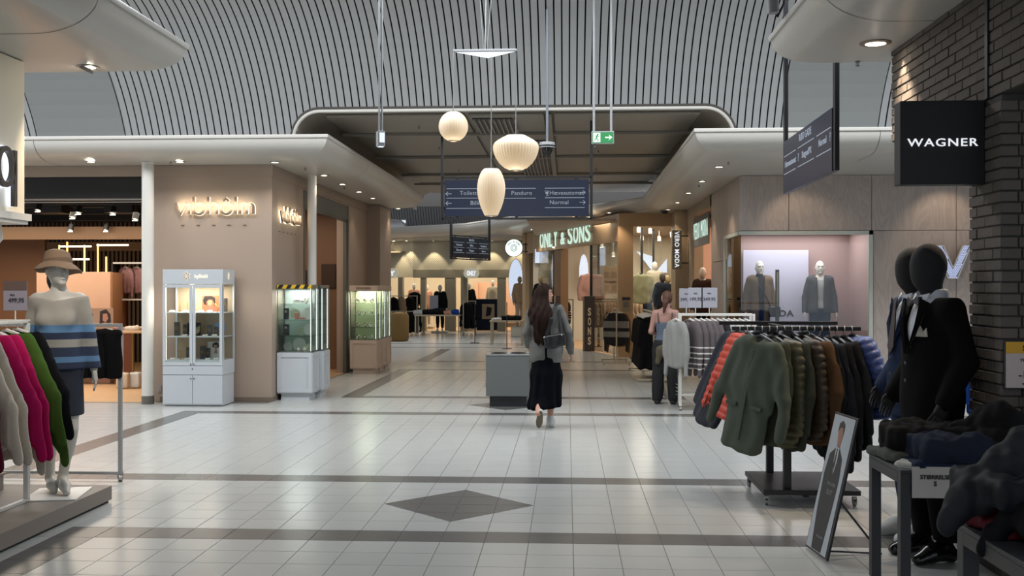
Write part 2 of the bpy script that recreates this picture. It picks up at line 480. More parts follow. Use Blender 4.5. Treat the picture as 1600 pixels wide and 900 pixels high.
# flat soffits that carry on behind the cornices, and the ledges on top of them
sb = MB()
sb.box(-16, -4.2, 15.1, 23.2, ZS+.004, ZS+.05); sb.box(-4.6, -4.0, 15.1, 23.3, ZS+.004, ZS+.03)
sb.box(2.6, 14, 14.9, 34, ZS+.004, ZS+.05)
sb.box(-16, -4.3, -6, 7.9, ZS+.004, ZS+.05); sb.box(2.7, 14, -6, 7.9, ZS+.004, ZS+.05)
sb.poly([(1.9, 24.9, ZS+.004), (-2.6, 33.7, ZS+.004), (-1.6, 36, ZS+.004), (3, 36, ZS+.004), (3, 24.9, ZS+.004)], .04, (0, 0, 1))
sb.box(-16, -4.2, 15.1, 23.2, ZL, ZL+.03)
struct('trim_5', sb, m_cornice)

# ---- main vault: curved slats, two plain panels, dark void behind, skylight opening in the crown
VC, VR = (12.3, 2.73), 3.0
def vault_pts(z0, dy=0, off=0, n=13):
    th0 = math.asin(min(.99, (z0-VC[1])/VR)); th1 = R(70); pts = []
    for k in range(n):
        th = th0+(th1-th0)*k/(n-1); r = VR+off; pts.append((VC[0]+dy+r*math.cos(th), VC[1]+r*math.sin(th)))
    pts.append((12.25+dy, 5.86+off)); return pts
def slat_mb(mb, x0, x1, z0, dy=0):
    a = vault_pts(z0, dy, 0); b = vault_pts(z0, dy, .012); rings = []
    for (y0, za), (y1, zb) in zip(a, b): rings.append([(x0, y0, za), (x1, y0, za), (x1, y1, zb), (x0, y1, zb)])
    mb.loft(rings, smooth=False)
vault = snode('ceiling')
AX0, AX1, AZ, AR = -4.07, 2.43, 4.29, .45
def arch_z(x):
    d = min(x-AX0, AX1-x)
    if d <= 0: return 3.86
    if d >= AR: return AZ
    return max(3.86, AZ-AR+math.sqrt(AR*AR-(AR-d)**2))
SP, SW = .1055, .0845
mb = MB(); slat_mb(mb, -SW/2, SW/2, 3.86); full = mb.build('slat', m_slat, vault)
top = MB(); slat_mb(top, -SW/2, SW/2, AZ); arched = top.build('slat', m_slat, vault)
xs = [-6.56+SP*k for k in range(92)]+[-8.03-SP*k for k in range(15)]+[4.52+SP*k for k in range(14)]
uf = ua = False
for x in xs:
    z = arch_z(x)
    if z <= 3.87:
        if not uf: full.location = (x, 0, 0); uf = True
        else: share(full, 'slat', vault, (x, 0, 0))
    elif z >= AZ-.001:
        if not ua: arched.location = (x, 0, 0); ua = True
        else: share(arched, 'slat', vault, (x, 0, 0))
    else:
        m1 = MB(); slat_mb(m1, -SW/2, SW/2, z); m1.build('slat', m_slat, vault, (x, 0, 0))
for i, (x0, x1) in enumerate(((-7.965, -6.62), (3.10, 4.46))):
    m1 = MB(); a = vault_pts(3.86, 0, -.012); b = vault_pts(3.86, 0, .03)
    m1.loft([[(x0, y0, z0), (x1, y0, z0), (x1, y1, z1), (x0, y1, z1)] for (y0, z0), (y1, z1) in zip(a, b)], smooth=False)
    m1.build('plain_vault_panel', m_panel, vault)
vv = MB()
def shell(mb, x0, x1, z0, dy=0, off=.05):
    p = vault_pts(z0, dy, off); mb.loft([[(x0, y, z), (x1, y, z)] for y, z in p], caps=False, closed=False)
shell(vv, -16, AX0, 3.84); shell(vv, AX1, 14, 3.84); shell(vv, AX0, AX1, AZ)
for k in range(12):                     # rounded corners of the opening
    for s_ in (0, 1):
        xa = AR*k/12; xb = AR*(k+1)/12; x0, x1 = (AX0+xa, AX0+xb) if s_ == 0 else (AX1-xb, AX1-xa)
        shell(vv, x0, x1, arch_z((x0+x1)/2))
vv.build('vault_backing', m_void, vault)
# near half of the vault (only lit and mirrored, the photograph looks away from it)
nv = MB(); p = vault_pts(4.4, 0, 0); nv.loft([[(-16, 23.1-y, z), (14, 23.1-y, z)] for y, z in p], caps=False, closed=False)
nv.build('near_vault_shell', m_panel, vault)
# skylight glazing bars in the crown
sk = MB()
for x in range(-15, 14, 1): sk.box(x-.03, x+.03, 10.8, 12.3, 5.88, 5.95)
sk.build('skylight_bars', m_white, vault)
# near and middle flat ceilings
cz = MB(); cz.box(-4.07, 2.43, -6, 8.25, AZ, AZ+.1); cz.box(-4.45, -4.07, -6, 8.25, 3.8, AZ+.1); cz.box(2.43, 2.8, -6, 8.25, 3.8, AZ+.1)
cz.build('near_corridor_ceiling', m_corrceil, vault)
# corridor ceiling: extruded rounded profile
def arch_outline(n=8, g=0):
    pts = [(AX0-g, 3.80)]
    for k in range(n+1):
        a = R(180-90*k/n); pts.append((AX0+AR+(AR+g)*math.cos(a), AZ-AR+(AR+g)*math.sin(a)))
    for k in range(n+1):
        a = R(90-90*k/n); pts.append((AX1-AR+(AR+g)*math.cos(a), AZ-AR+(AR+g)*math.sin(a)))
    return pts+[(AX1+g, 3.80)]
def yv(z): return VC[0]+math.sqrt(VR*VR-(z-VC[1])**2)
cc = MB(); ol = arch_outline()
cc.loft([[(x, yv(z)+.01, z) for x, z in ol], [(x, 27.6, z) for x, z in ol]], caps=False, closed=False)
corr = struct('ceiling_corridor', cc, m_corrceil)
rim = MB(); rim.tube([(x, yv(z)-.03, z) for x, z in arch_outline(10, 0)], .024, 8); rim.build('arch_rim', m_white, corr)
gap_m = MB(); gap_m.loft([[(x, yv(z)-.005, z) for x, z in arch_outline(10, .06)], [(x, yv(z)-.005, z) for x, z in arch_outline(10, 0)]], caps=False, closed=False); gap_m.build('arch_reveal', m_seam, corr)
XB = [(-3.6, -1.52), (-1.46, -.34), (-.2, 1.95)]; YB = [(15.1, 16.7), (16.85, 19.6), (19.9, 22.6), (22.9, 24.6), (24.9, 27.3)]
for xa, xb in XB:
    for ya, yb in YB:
        m1 = MB(); m1.rbox(xa, xb, ya, yb, AZ-.045, AZ-.004, .012); m1.build('ceiling_panel', m_corrceil, corr)
for Y in (16.77, 19.75, 22.75, 24.75):
    m1 = MB(); m1.box(-3.7, 2.05, Y-.045, Y+.045, AZ-.09, AZ-.046); m1.build('ceiling_beam', m_corrceil, corr)
m1 = MB(); m1.box(-.31, -.23, 15, 27.4, AZ-.1, AZ-.046); m1.build('ceiling_beam', m_corrceil, corr)
for xa, xb, ya, yb in ((-1.42, -.82, 15.3, 16.6), (-.95, -.36, 17.6, 23.4)):
    g = MB(); g.box(xa, xb, ya, yb, AZ-.06, AZ-.046); go = g.build('ceiling_vent', m_black, corr)
    n = int((xb-xa)/.075)
    for k in range(n+1):
        s_ = MB(); x = xa+.03+k*.075; s_.box(x-.012, x+.012, ya, yb, AZ-.085, AZ-.058); s_.build('vent_slat', m_corrceil, go)

# ---- far hall vault
fv = snode('ceiling_far')
DYF = 25.15; st = MB()
for k in range(118):
    x = -10.2+.1055*k
    z0 = 4.36 if x < -6.35 else (3.86)
    slat_mb(st, x-SW/2, x+SW/2, z0, DYF)
o = st.build('far_vault_slats', m_slat, fv); o['kind'] = 'stuff'
m1 = MB(); shell(m1, -6.3, 3.5, 3.84, DYF); shell(m1, -12, -6.3, 4.36, DYF)
p = vault_pts(3.86); m1.loft([[(-12, 24+DYF-y-.5, z) for y, z in p[3:]], [(3.5, 24+DYF-y-.5, z) for y, z in p[3:]]], caps=False, closed=False)
m1.build('far_vault_backing', m_void, fv)
m1 = MB(); pts = [(-6.3, 3.86), (-6.3, 4.05), (-6.38, 4.22), (-6.52, 4.33), (-6.75, 4.37), (-12, 4.37)]
m1.tube([(x, 40.02 if z < 4.2 else 39.95, z) for x, z in pts], .04, 6); m1.build('far_arch_rim', m_white, fv)
m1 = MB(); m1.loft([[(x, 40, z) for x, z in pts], [(x, 46, z) for x, z in pts]], caps=False, closed=False); m1.build('far_arch_tunnel', m_corrceil, fv)

# ================================================================== WALLS
def panelbox(mb, x0, x1, y0, y1, z0, z1): mb.box(x0, x1, y0, y1, z0, z1); return mb
# far left building: the jeweller's corner
wm = MB(); wm.box(-6.2, -4.4, 15.07, 15.3, 0, ZS); wm.box(-4.62, -4.4, 15.3, 16.93, 0, ZS)
wm.box(-4.62, -4.4, 16.93, 20.35, 3.34, ZS); wm.box(-4.62, -4.4, 20.35, 23.7, 0, ZS); wm.box(-16, -4.4, 23.7, 23.85, 0, ZS); wm.box(-4.4, -4.12, 22.4, 23.8, 0, ZS-.01)
wl = struct('wall_left', wm, m_taupe)
hb = MB(); hb.box(-16, -4.385, 15.05, 15.09, 3.375, 3.535); hb.box(-4.42, -4.38, 15.09, 22.4, 3.375, 3.535); hb.build('header_band', m_taupe, wl)
hb = MB(); hb.box(-16, -6.2, 15.06, 15.3, ZS-.16, ZS); hb.build('header_left', m_taupe, wl)
hb = MB(); hb.box(-16, -6.2, 15.12, 15.3, 3.06, 3.375); hb.build('shutter_box', m_black2, wl)
hb = MB(); hb.box(-16, -6.2, 15.09, 15.13, 3.025, 3.045); hb.box(-16, -6.2, 15.11, 15.15, 2.99, 3.005); hb.build('shutter_rail', m_steel, wl)
m_greyhead = mat('shutter_grey', '#53524b', .5)
hb = MB(); hb.box(-4.5, -4.39, 16.95, 20.33, 3.07, 3.33); hb.build('door_header_panel', m_greyhead, wl)
hb = MB(); hb.box(-4.48, -4.385, 16.9, 16.96, 0, 3.34); hb.box(-4.48, -4.385, 20.3, 20.42, 0, 3.34); hb.box(-4.46, -4.40, 20.22, 20.27, 0, 3.07); hb.box(-4.46, -4.4, 16.96, 20.3, 3.03, 3.07); hb.build('door_frame', m_greyhead, wl)
m_skirt = mat('skirting', '#6f6254', .5)
sb = MB(); sb.box(-6.1, -4.385, 15.055, 15.07, 0, .07); sb.box(-4.4, -4.388, 15.07, 16.9, 0, .07); struct('baseboard_left', sb, m_skirt)
# wood floor and interior behind the jeweller's door and the open shop to its left
wf = MB(); wf.box(-16, -6.22, 14.92, 25, -.02, .002); wf.box(-6.22, -4.46, 15.3, 25, -.02, .002); wf.box(2.86, 12, 17.2, 36, -.02, .003)
struct('floor_wood', wf, m_woodfloor)
m_orange = mat('orange_brown_panel', '#7d5c42', .55, var=.05)
m_peach = mat('peach_panel', '#cfa587', .6, var=.04)
m_browndark = mat('brown_slatted_wall', '#3a2d22', .7)
ib = MB(); ib.box(-6.25, -6.15, 15.3, 24, 0, 3.5); ib.box(-6.15, -4.65, 21.2, 21.3, 0, 3.5); struct('wall_jeweller_inner', ib, m_orange)
ib = MB(); ib.box(-6.2, -6.1, 15.3, 15.35, 0, 3.4); ib.box(-6.6, -6.25, 15.12, 15.5, 0, 3.4)
ib = MB(); ib.box(-16, -6.25, 15.3, 24, 3.30, 3.36)
for y in (16.2, 17.6, 19.2, 21): ib.box(-16, -6.25, y, y+.14, 3.12, 3.3)
struct('ceiling_left_shop', ib, m_darkceil)
ib = MB(); ib.box(-16, -6.25, 23, 23.1, 0, 3.3); lw = struct('wall_left_shop', ib, m_browndark)
sl = MB()
for k in range(70): x = -6.4-k*.1; sl.box(x-.025, x+.025, 22.93, 23.0, 0, 3.2)
o = sl.build('wall_slats', mat('wall_slat_brown', '#4d3b2c', .6), lw); o['kind'] = 'stuff'
ib = MB(); ib.box(-16, -6.3, 18.9, 19.0, 2.62, 2.86); ib.box(-16, -6.3, 22.85, 22.95, 2.55, 2.75); struct('trim_6', ib, mat('tan_bulkhead', '#6e5236', .6))
# near left building: fascia with the big letter
m_cream = mat('cream_fascia', '#d8cfb9', .5)
nb = MB(); nb.box(-4.7, -4.4, -6, 8.09, 2.3, 3.53); nb.box(-16, -4.7, 7.9, 8.09, 2.3, 3.53); nl = struct('wall_near_left', nb, m_cream)
nb = MB(); nb.box(-4.72, -4.36, -6, 8.13, 2.245, 2.3); nb.box(-4.7, -4.38, 7.3, 8.11, 2.215, 2.245); nb.build('fascia_ledge', m_white, nl)
nb = MB(); nb.tube([(-4.62, 8.0, 0), (-4.62, 8.0, 2.05)], .05, 16); nb.tube([(-4.62, 8.0, 2.05), (-4.62, 8.0, 2.09), (-4.62, 8.0, 2.13), (-4.62, 8.0, 2.2), (-4.62, 8.0, 2.245)], [.05, .08, .08, .07, .07], 16); struct('trim_7', nb, m_white)

# far right building: wood panels, glazed corner display window
m_wood = None
def woodmat():
    m = bpy.data.materials.new('washed_plywood'); m.use_nodes = True; nt = m.node_tree; b = nt.nodes['Principled BSDF']; L = nt.links.new
    b.inputs['Roughness'].default_value = .55
    tc = nt.nodes.new('ShaderNodeTexCoord'); oi = nt.nodes.new('ShaderNodeObjectInfo'); ad = nt.nodes.new('ShaderNodeVectorMath'); ad.operation = 'MULTIPLY_ADD'
    ad.inputs[1].default_value = (7, 7, 7); L(oi.outputs['Random'], ad.inputs[0]); L(tc.outputs['Object'], ad.inputs[2])
    mp = nt.nodes.new('ShaderNodeMapping'); mp.inputs['Scale'].default_value = (2.6, 2.6, .55); L(ad.outputs[0], mp.inputs[0])
    n = nt.nodes.new('ShaderNodeTexNoise'); n.inputs['Scale'].default_value = 1.3; n.inputs['Detail'].default_value = 3; n.inputs['Distortion'].default_value = 1.2; L(mp.outputs[0], n.inputs[0])
    ml = nt.nodes.new('ShaderNodeMath'); ml.operation = 'MULTIPLY'; ml.inputs[1].default_value = 9; L(n.outputs[0], ml.inputs[0])
    fr = nt.nodes.new('ShaderNodeMath'); fr.operation = 'PINGPONG'; fr.inputs[1].default_value = .5; L(ml.outputs[0], fr.inputs[0])
    cr = nt.nodes.new('ShaderNodeValToRGB'); cr.color_ramp.elements[0].color = hexc('#a2948c'); cr.color_ramp.elements[1].color = hexc('#ada097')
    cr.color_ramp.elements[0].position = .0; cr.color_ramp.elements[1].position = .5; L(fr.outputs[0], cr.inputs[0]); L(cr.outputs[0], b.inputs['Base Color'])
    return m
m_wood = woodmat()
WY, WX = 16.97, 2.83
wr = snode('wall_right')
def wp(x0, x1, y0, y1, z0, z1, name='wood_panel'):
    m1 = MB(); m1.rbox(x0, x1, y0, y1, z0, z1, .004); return m1.build(name, m_wood, wr)
wp(WX, 3.62, WY, WY+.1, 2.64, 3.54); wp(3.628, 4.95, WY, WY+.1, 2.64, 3.54); wp(4.958, 6.3, WY, WY+.1, 2.64, 3.54); wp(6.308, 7.7, WY, WY+.1, 2.64, 3.54); wp(7.708, 10, WY, WY+.1, 2.64, 3.54)
wp(4.98, 6.3, WY, WY+.1, 0, 2.632); wp(6.308, 7.7, WY, WY+.1, 0, 2.632); wp(7.708, 10, WY, WY+.1, 0, 2.632)
wp(WX+.05, 4.94, WY+.01, WY+.1, 0, .33)
wp(WX, WX+.1, WY+.105, 18.35, 2.64, 3.54); wp(WX, WX+.1, 18.358, 20.3, 2.2, 3.54); wp(WX, WX+.1, 18.62, 20.3, 0, 2.192); wp(WX+.02, WX+.1, WY+.1, 18.6, 0, .33)
wb = MB(); wb.box(WX+.09, WX+.12, WY+.1, 20.3, 2.6, 3.54); wb.box(WX+.1, 10, WY+.095, WY+.12, 2.6, 3.54); wb.build('panel_backing', m_seam, wr)
m_wframe = mat('window_frame_grey', '#b6bab0', .4)
fm = MB()
for z0, z1 in ((.33, .39), (2.57, 2.63)): fm.box(WX-.02, 4.97, WY-.02, WY+.05, z0, z1); fm.box(WX-.02, WX+.05, WY, 18.6, z0, z1)
fm.box(4.91, 4.97, WY-.02, WY+.06, .33, 2.63); fm.box(WX-.02, WX+.045, 18.55, 18.62, .33, 2.63); 
win1 = struct('window_1', fm, m_wframe)
m_glass = glassmat('shop_glass', (.97, .985, .98), .01)
gl = MB(); gl.box(WX+.02, 4.92, WY+.01, WY+.018, .38, 2.58); gl.build('front_pane', m_glass, win1)
gl = MB(); gl.box(WX+.012, WX+.02, WY+.02, 18.56, .38, 2.58); gl.build('side_pane', m_glass, win1)
m_pink = mat('pink_display_wall', '#a58a86', .6, var=.06, vscale=2, stretch=(2, 2, .5))
db = MB(); db.box(WX+.03, 5.05, 18.25, 18.33, .3, 2.7); db.box(4.93, 5.0, WY+.12, 18.3, .3, 2.7)
struct('wall_display_pink', db, m_pink)
db = MB(); db.box(WX+.03, 5.0, WY+.06, 18.3, .34, .39); db.box(WX+.03, 5.0, WY+.06, 18.3, 2.66, 2.7); struct('trim_8', db, mat('display_floor', '#8c8580', .6))
# pier and side wall beyond (fashion shop front on the right side of the corridor)
m_beige = mat('beige_wall', '#9c8a72', .6, var=.03)
sw = MB(); sw.box(WX, WX+.2, 20.3, 20.45, 2.9, ZS); sw.box(WX, WX+.2, 20.3, 23.0, 3.3, ZS); sw.box(WX, WX+.2, 23.0, 25.3, 0, ZS); sw.box(2.55, WX+.2, 24.3, 25.3, 0, ZS)
swo = struct('wall_right_corridor', sw, m_beige)
# angled shop front with glowing sign
A0, B0 = Vector((1.3, 25.3, 0)), Vector((-1.45, 34.6, 0)); AD = (B0-A0).normalized(); AN = Vector((-AD.y, AD.x, 0))   # AN points into the corridor (-x,-y)
if AN.x > 0: AN = -AN
m_sand = mat('sand_fascia', '#b29470', .55, var=.03)
def fpt(s_, d=0, z=0): q = A0+AD*s_+AN*d; return Vector((q.x, q.y, z))
def fbox(mb, s0, s1, d0, d1, z0, z1):
    v = [fpt(s, d, z) for z in (z0, z1) for d in (d0, d1) for s in (s0, s1)]
    return mb.add(v, [(0, 2, 3, 1), (4, 5, 7, 6), (0, 1, 5, 4), (2, 6, 7, 3), (0, 4, 6, 2), (1, 3, 7, 5)], False)
LF = (B0-A0).length
fm = MB(); fbox(fm, 0, LF, -.15, 0, 2.86, ZS); fm.box(1.28, 2.9, 25.3, 25.5, 3.22, ZS); fas = struct('wall_front_angled', fm, m_sand)
fm = MB(); fm.box(1.25, 1.62, 25.25, 25.6, 0, 3.22); fbox(fm, LF-.35, LF+.05, -.3, .05, 0, ZS); fm.build('front_pier', m_sand, fas)
fm = MB(); fbox(fm, 5.4, 6.15, -.28, -.05, 0, 2.86); fm.build('brown_column', mat('brown_column', '#6d4f30', .6), fas)
win2 = snode('window_2')
m_glassb = glassmat('far_glass', (.95, .97, .96), .01, refl=.7)
g = MB(); fbox(g, 6.3, LF-.35, -.1, -.09, .02, 2.86); g.build('glass_pane', m_glassb, win2)
g = MB(); fbox(g, .3, 2.6, -.1, -.09, .02, 2.86); g.build('glass_pane', m_glassb, win2)
g = MB(); g.box(1.62, 2.56, 25.36, 25.37, .02, 3.22); g.build('glass_pane', m_glassb, win2)
g = MB()
for s_ in (2.6, 6.28): fbox(g, s_-.02, s_+.02, -.12, -.06, 0, 2.86)
g.build('glass_frame', m_black, win2)
# interior of that shop
m_iwall = mat('interior_wall', '#c9c2b0', .6)
iw = MB(); iw.box(-1.1, 7, 33.2, 33.3, 0, 3.5); iw.box(6.9, 7, 25.6, 33.3, 0, 3.5); iw.box(3.0, 3.05, 25.4, 26.2, 0, 3.5); struct('wall_inside_right', iw, m_iwall)
iw = MB(); iw.box(-1, 7, 25.6, 33.2, 3.38, 3.42); struct('ceiling_inside_right', iw, mat('interior_ceiling', '#a99b88', .6))
iw = MB(); iw.box(WX+.2, 6, 20.2, 20.28, 0, 3.5); iw.box(5.5, 5.6, 20.3, 25.2, 0, 3.4); iw.box(WX+.2, 6, 25.2, 25.3, 0, 3.4); struct('wall_inside_fashion', iw, mat('blush_wall', '#c7a18c', .6))
iw = MB(); 
iw.poly([(1.25, 25.6, .004), (3.0, 25.6, .004), (3.0, 33.2, .004), (-1.2, 33.2, .004)], None); struct('floor_inside', iw, m_woodfloor)
# ---- brick fascia and brick pier of the menswear shop, on the right
m_brick = mat('dark_brick', '#5b5550', .85, spec=.2, var=.12, vscale=14, bump=.5, bscale=45)
add_obj_random(m_brick, .12)
m_mortar = mat('mortar_dark', '#3d3a37', .85)
BX, BL, BH = 2.53, .240, .0667
bw = MB(); bw.box(BX+.012, BX+.25, -6, 8.14, 2.835, ZS); bw.box(BX+.012, BX+.9, 6.14, 6.58, 0, 2.84); bw.box(BX+.25, 14, 7.94, 8.13, 2.835, ZS)
bwall = struct('wall_near_right', bw, m_mortar)
def brick_mesh(l, dpt):
    m1 = MB(); m1.rbox(.005, l-.005, 0, dpt, .005, BH-.005, .004); return m1
bm_full = brick_mesh(BL, .10).build('brick', m_brick, bwall); bm_half = brick_mesh(BL/2, .10).build('brick', m_brick, bwall)
protob = {'f': bm_full, 'h': bm_half}; usedb = {'f': False, 'h': False}
def put_brick(kind, loc, rz):
    jit = random.uniform(-.0035, .0035)
    q = Vector(loc)+Matrix.Rotation(rz, 3, 'Z') @ Vector((0, jit, 0))
    if not usedb[kind]: usedb[kind] = True; o = protob[kind]; o.location = q; o.rotation_euler = (0, 0, rz)
    else: share(protob[kind], 'brick', bwall, q, (0, 0, rz))
# fascia: bricks run along -Y seen from the corridor (rz = -90 deg: local x -> -Y, local y -> +X)
nrow = 11
for r in range(nrow):
    z = 2.84+r*BH-.005
    y = 8.15
    if r % 2: put_brick('h', (BX, y, z), -PI/2); y -= BL/2
    while y > 5.2: put_brick('f', (BX, y, z), -PI/2); y -= BL
# soldier end of the fascia facing the cross hall
for r in range(nrow):
    z = 2.84+r*BH-.005
    put_brick('h', (BX+.22, 8.15, z), PI)
# pier: side facing the corridor (two bricks) and the face towards the camera
for r in range(8, 42):
    z = r*BH
    if r % 2: put_brick('f', (BX, 6.60, z), -PI/2); put_brick('f', (BX, 6.36, z), -PI/2); put_brick('f', (BX+.10, 6.12, z), 0)
    else: put_brick('h', (BX, 6.60, z), -PI/2); put_brick('f', (BX, 6.48, z), -PI/2); put_brick('h', (BX, 6.24, z), -PI/2); put_brick('h', (BX, 6.12, z), 0); put_brick('f', (BX+.12, 6.12, z), 0)
pb = MB(); pb.box(BX-.012, BX+.02, 6.29, 6.33, 2.84, ZS); pb.build('steel_joint_strip', m_black, bwall)
# ---- shop at the end of the corridor
m_perf = bpy.data.materials.new('perforated_fascia'); m_perf.use_nodes = True
def perf():
    nt = m_perf.node_tree; b = nt.nodes['Principled BSDF']; L = nt.links.new; b.inputs['Roughness'].default_value = .5
    tc = nt.nodes.new('ShaderNodeTexCoord'); mp = nt.nodes.new('ShaderNodeMapping'); mp.inputs['Scale'].default_value = (17, 0, 17); mp.inputs['Rotation'].default_value = (0, R(45), 0)
    v = nt.nodes.new('ShaderNodeTexVoronoi'); v.inputs['Randomness'].default_value = 0; v.inputs['Scale'].default_value = 1
    cr = nt.nodes.new('ShaderNodeValToRGB'); cr.color_ramp.elements[0].color = hexc('#8b846f'); cr.color_ramp.elements[1].color = hexc('#c6bea8')
    cr.color_ramp.elements[0].position = .18; cr.color_ramp.elements[1].position = .26
    L(tc.outputs['Object'], mp.inputs[0]); L(mp.outputs[0], v.inputs['Vector']); L(v.outputs['Distance'], cr.inputs[0]); L(cr.outputs[0], b.inputs['Base Color'])
perf()
m_greige = mat('greige_pier', '#8a8371', .55)
FY = 40.0
ff = MB(); ff.box(-6.05, 1, FY, FY+.15, 2.12, 3.56); ff2 = struct('wall_back', ff, m_perf)
ff = MB()
a1, a2 = Vector((-6.05, FY, 0)), Vector((-9.5, FY+1.6, 0)); dd = (a2-a1).normalized(); nn = Vector((dd.y, -dd.x, 0))
ff.add([(a1.x, a1.y, 2.12), (a2.x, a2.y, 2.12), (a2.x, a2.y, 3.56), (a1.x, a1.y, 3.56)], [(0, 1, 2, 3)]); ff.build('angled_fascia', m_perf, ff2)
ff = MB()
ff.box(-6.05, 1, FY-.03, FY, 2.10, 2.42); ff.build('plain_band', m_greige, ff2)
def pier(px0, px1): a = atY(px0, 450, FY); b = atY(px1, 450, FY); m1 = MB(); m1.box(a.x, b.x, FY-.02, FY+.4, 0, 2.12); m1.build('shop_pier', m_greige, ff2)
for p in ((622, 629), (657, 665), (695, 711), (720, 730), (777, 790)): pier(*p)
PBK = [(1, 39.1), (-6.0, 39.1), (-12, 42)]
cornice(9, PBK, 1, 1.1)
PTM = [(-12, 27.5), (-9.2, 27.5), (-9.2, 33)]
wb = MB(); wb.box(-12, 2, 45, 45.1, 0, 3.4); struct('wall_back_inner', wb, mat('back_shop_wall', '#c9bda2', .6))
wb = MB(); wb.box(-12, 2, FY+.15, 45, 3.1, 3.15); struct('ceiling_back_shop', wb, mat('back_shop_ceiling', '#8f8672', .6))
wb = MB(); wb.box(-12, 3, FY-.05, 45, -.01, .004); struct('floor_back_shop', wb, m_woodfloor)
wb = MB(); wb.box(-12, -9, 27.6, 27.8, 0, 3.5); wb.box(-9.2, -9.0, 27.6, 41, 0, 3.5); struct('wall_far_left', wb, m_taupe)
wb = MB(); wb.box(-1.0, 1.2, 37.0, 37.1, 0, 3.6); wb.box(-1.3, -.9, 36.9, 40.2, 0, 3.6); struct('wall_far_right', wb, m_beige)
wb = MB(); wb.box(-4.0, -3.85, 44.2, 44.9, .2, 1.95); wb.box(-3.95, -1.4, 44.3, 44.4, .2, 1.95); struct('wall_back_niche', wb, m_peach)

# ================================================================== DOWNLIGHTS
m_lens = emat('lamp_lens', '#fff4dc', 9)
m_ring = mat('lamp_ring', '#8f8b84', .35)
def downlight(p, label, group, r=.055, tilt=None):
    t = thing('downlight', label, 'ceiling light', (p[0], p[1], ZS), 0, group)
    m1 = MB(); m1.lathe([(r*1.35, 0), (r*1.35, -.008), (r, -.012), (r*.95, 0)], 20); m1.build('ring', m_ring, t)
    m1 = MB(); m1.lathe([(r*.95, -.006), (r*.6, -.008), (.002, -.009)], 20); m1.build('lens', m_lens, t); return t
DLs = []
for k, (px, py) in enumerate(((142, 251.5), (281, 251.5), (430, 252))):
    p = atZ(px, py+1, ZS); downlight(p, 'small downlight in white soffit above %s' % ('the open shop left of the white column', 'the corner of the taupe wall beside the white column', 'the glowing sign on the taupe wall')[k], 'downlights over the jeweller'); DLs.append(p)
names = ('first small downlight in the left corridor soffit, nearest the hall', 'second small downlight in the left corridor soffit', 'third small downlight in the left corridor soffit', 'fourth small downlight in the left corridor soffit', 'farthest small downlight at the end of the left corridor soffit')
for k, (px, py) in enumerate(((506.5, 273.5), (535, 287.5), (561, 299.5), (582.6, 309.5), (600, 326.5))):
    p = atZ(px, py, ZS)
    if k == 4: p = Vector((-3.9, 23.5, ZS))
    downlight(p, names[k], 'downlights along the left corridor'); DLs.append(p)
DRs = []
names = ('first small downlight in the right corridor soffit, nearest the hall', 'second small downlight in the right corridor soffit', 'third small downlight in the right corridor soffit', 'fourth small downlight in the right corridor soffit', 'last small downlight in the right corridor soffit before the angled shop front')
for k, (px, py) in enumerate(((1123.5, 260), (1097, 282.7), (1076, 301), (1058.7, 316), (1044, 327))):
    p = atZ(px, py, ZS); downlight(p, names[k], 'downlights along the right corridor'); DRs.append(p)
pO = []
for k, s_ in enumerate((-.2, 1.4, 3.2, 5.2, 7.3)):
    p = fpt(s_, .35, ZS); downlight(p, 'small downlight above the angled shop front, %s' % ('beside the right end of the fascia', 'right of its glowing letters', 'above its last glowing letters', 'above its first glowing letters', 'left of its glowing letters')[k], 'downlights over the angled shop front'); pO.append(p)
pB = []
for k, x in enumerate((-8.2, -7.5, -6.8, -6.25, -5.2, -4.0, -2.9, -1.9)):
    p = Vector((x, FY-.35+(.0 if x > -6.2 else (-x-6.05)*.46), ZS)); downlight(p, 'tiny downlight over the perforated fascia at the corridor end, %s of eight from the left' % ('first', 'second', 'third', 'fourth', 'fifth', 'sixth', 'seventh', 'last')[k], 'downlights over the far shop'); pB.append(p)
# two large near ones with their own look
t = thing('recessed_spotlight', 'tilted recessed spotlight in the near left white soffit', 'ceiling light', tuple(atZ(137, 104, ZS)))
m1 = MB(); m1.lathe([(.09, 0), (.09, -.006), (.065, -.01), (.06, 0)], 24); m1.build('ring', m_ring, t)
Mt = Matrix.Rotation(R(28), 4, 'Y')
m1 = MB(); m1.lathe([(.055, .0), (.062, -.03), (.058, -.034)], 24); g = m1.build('gimbal', m_ring, t, (0, 0, -.006), (0, R(28), 0))
m1 = MB(); m1.lathe([(.058, -.032), (.002, -.034)], 24); m1.build('lens', emat('lens_bright', '#fff2dd', 14), t, (0, 0, -.006), (0, R(28), 0))
t = thing('recessed_spotlight', 'large round recessed spotlight in the near right soffit beside the bricks', 'ceiling light', tuple(atZ(1368, 67, ZS)))
m1 = MB(); m1.lathe([(.115, 0), (.115, -.006), (.078, -.012), (.072, 0)], 28); m1.build('ring', mat('brushed_ring', '#8a7a66', .3, metal=.8), t)
m1 = MB(); m1.lathe([(.072, -.008), (.002, -.02)], 28); m1.build('lens', emat('lens_bright', '#fff2dd', 14), t)
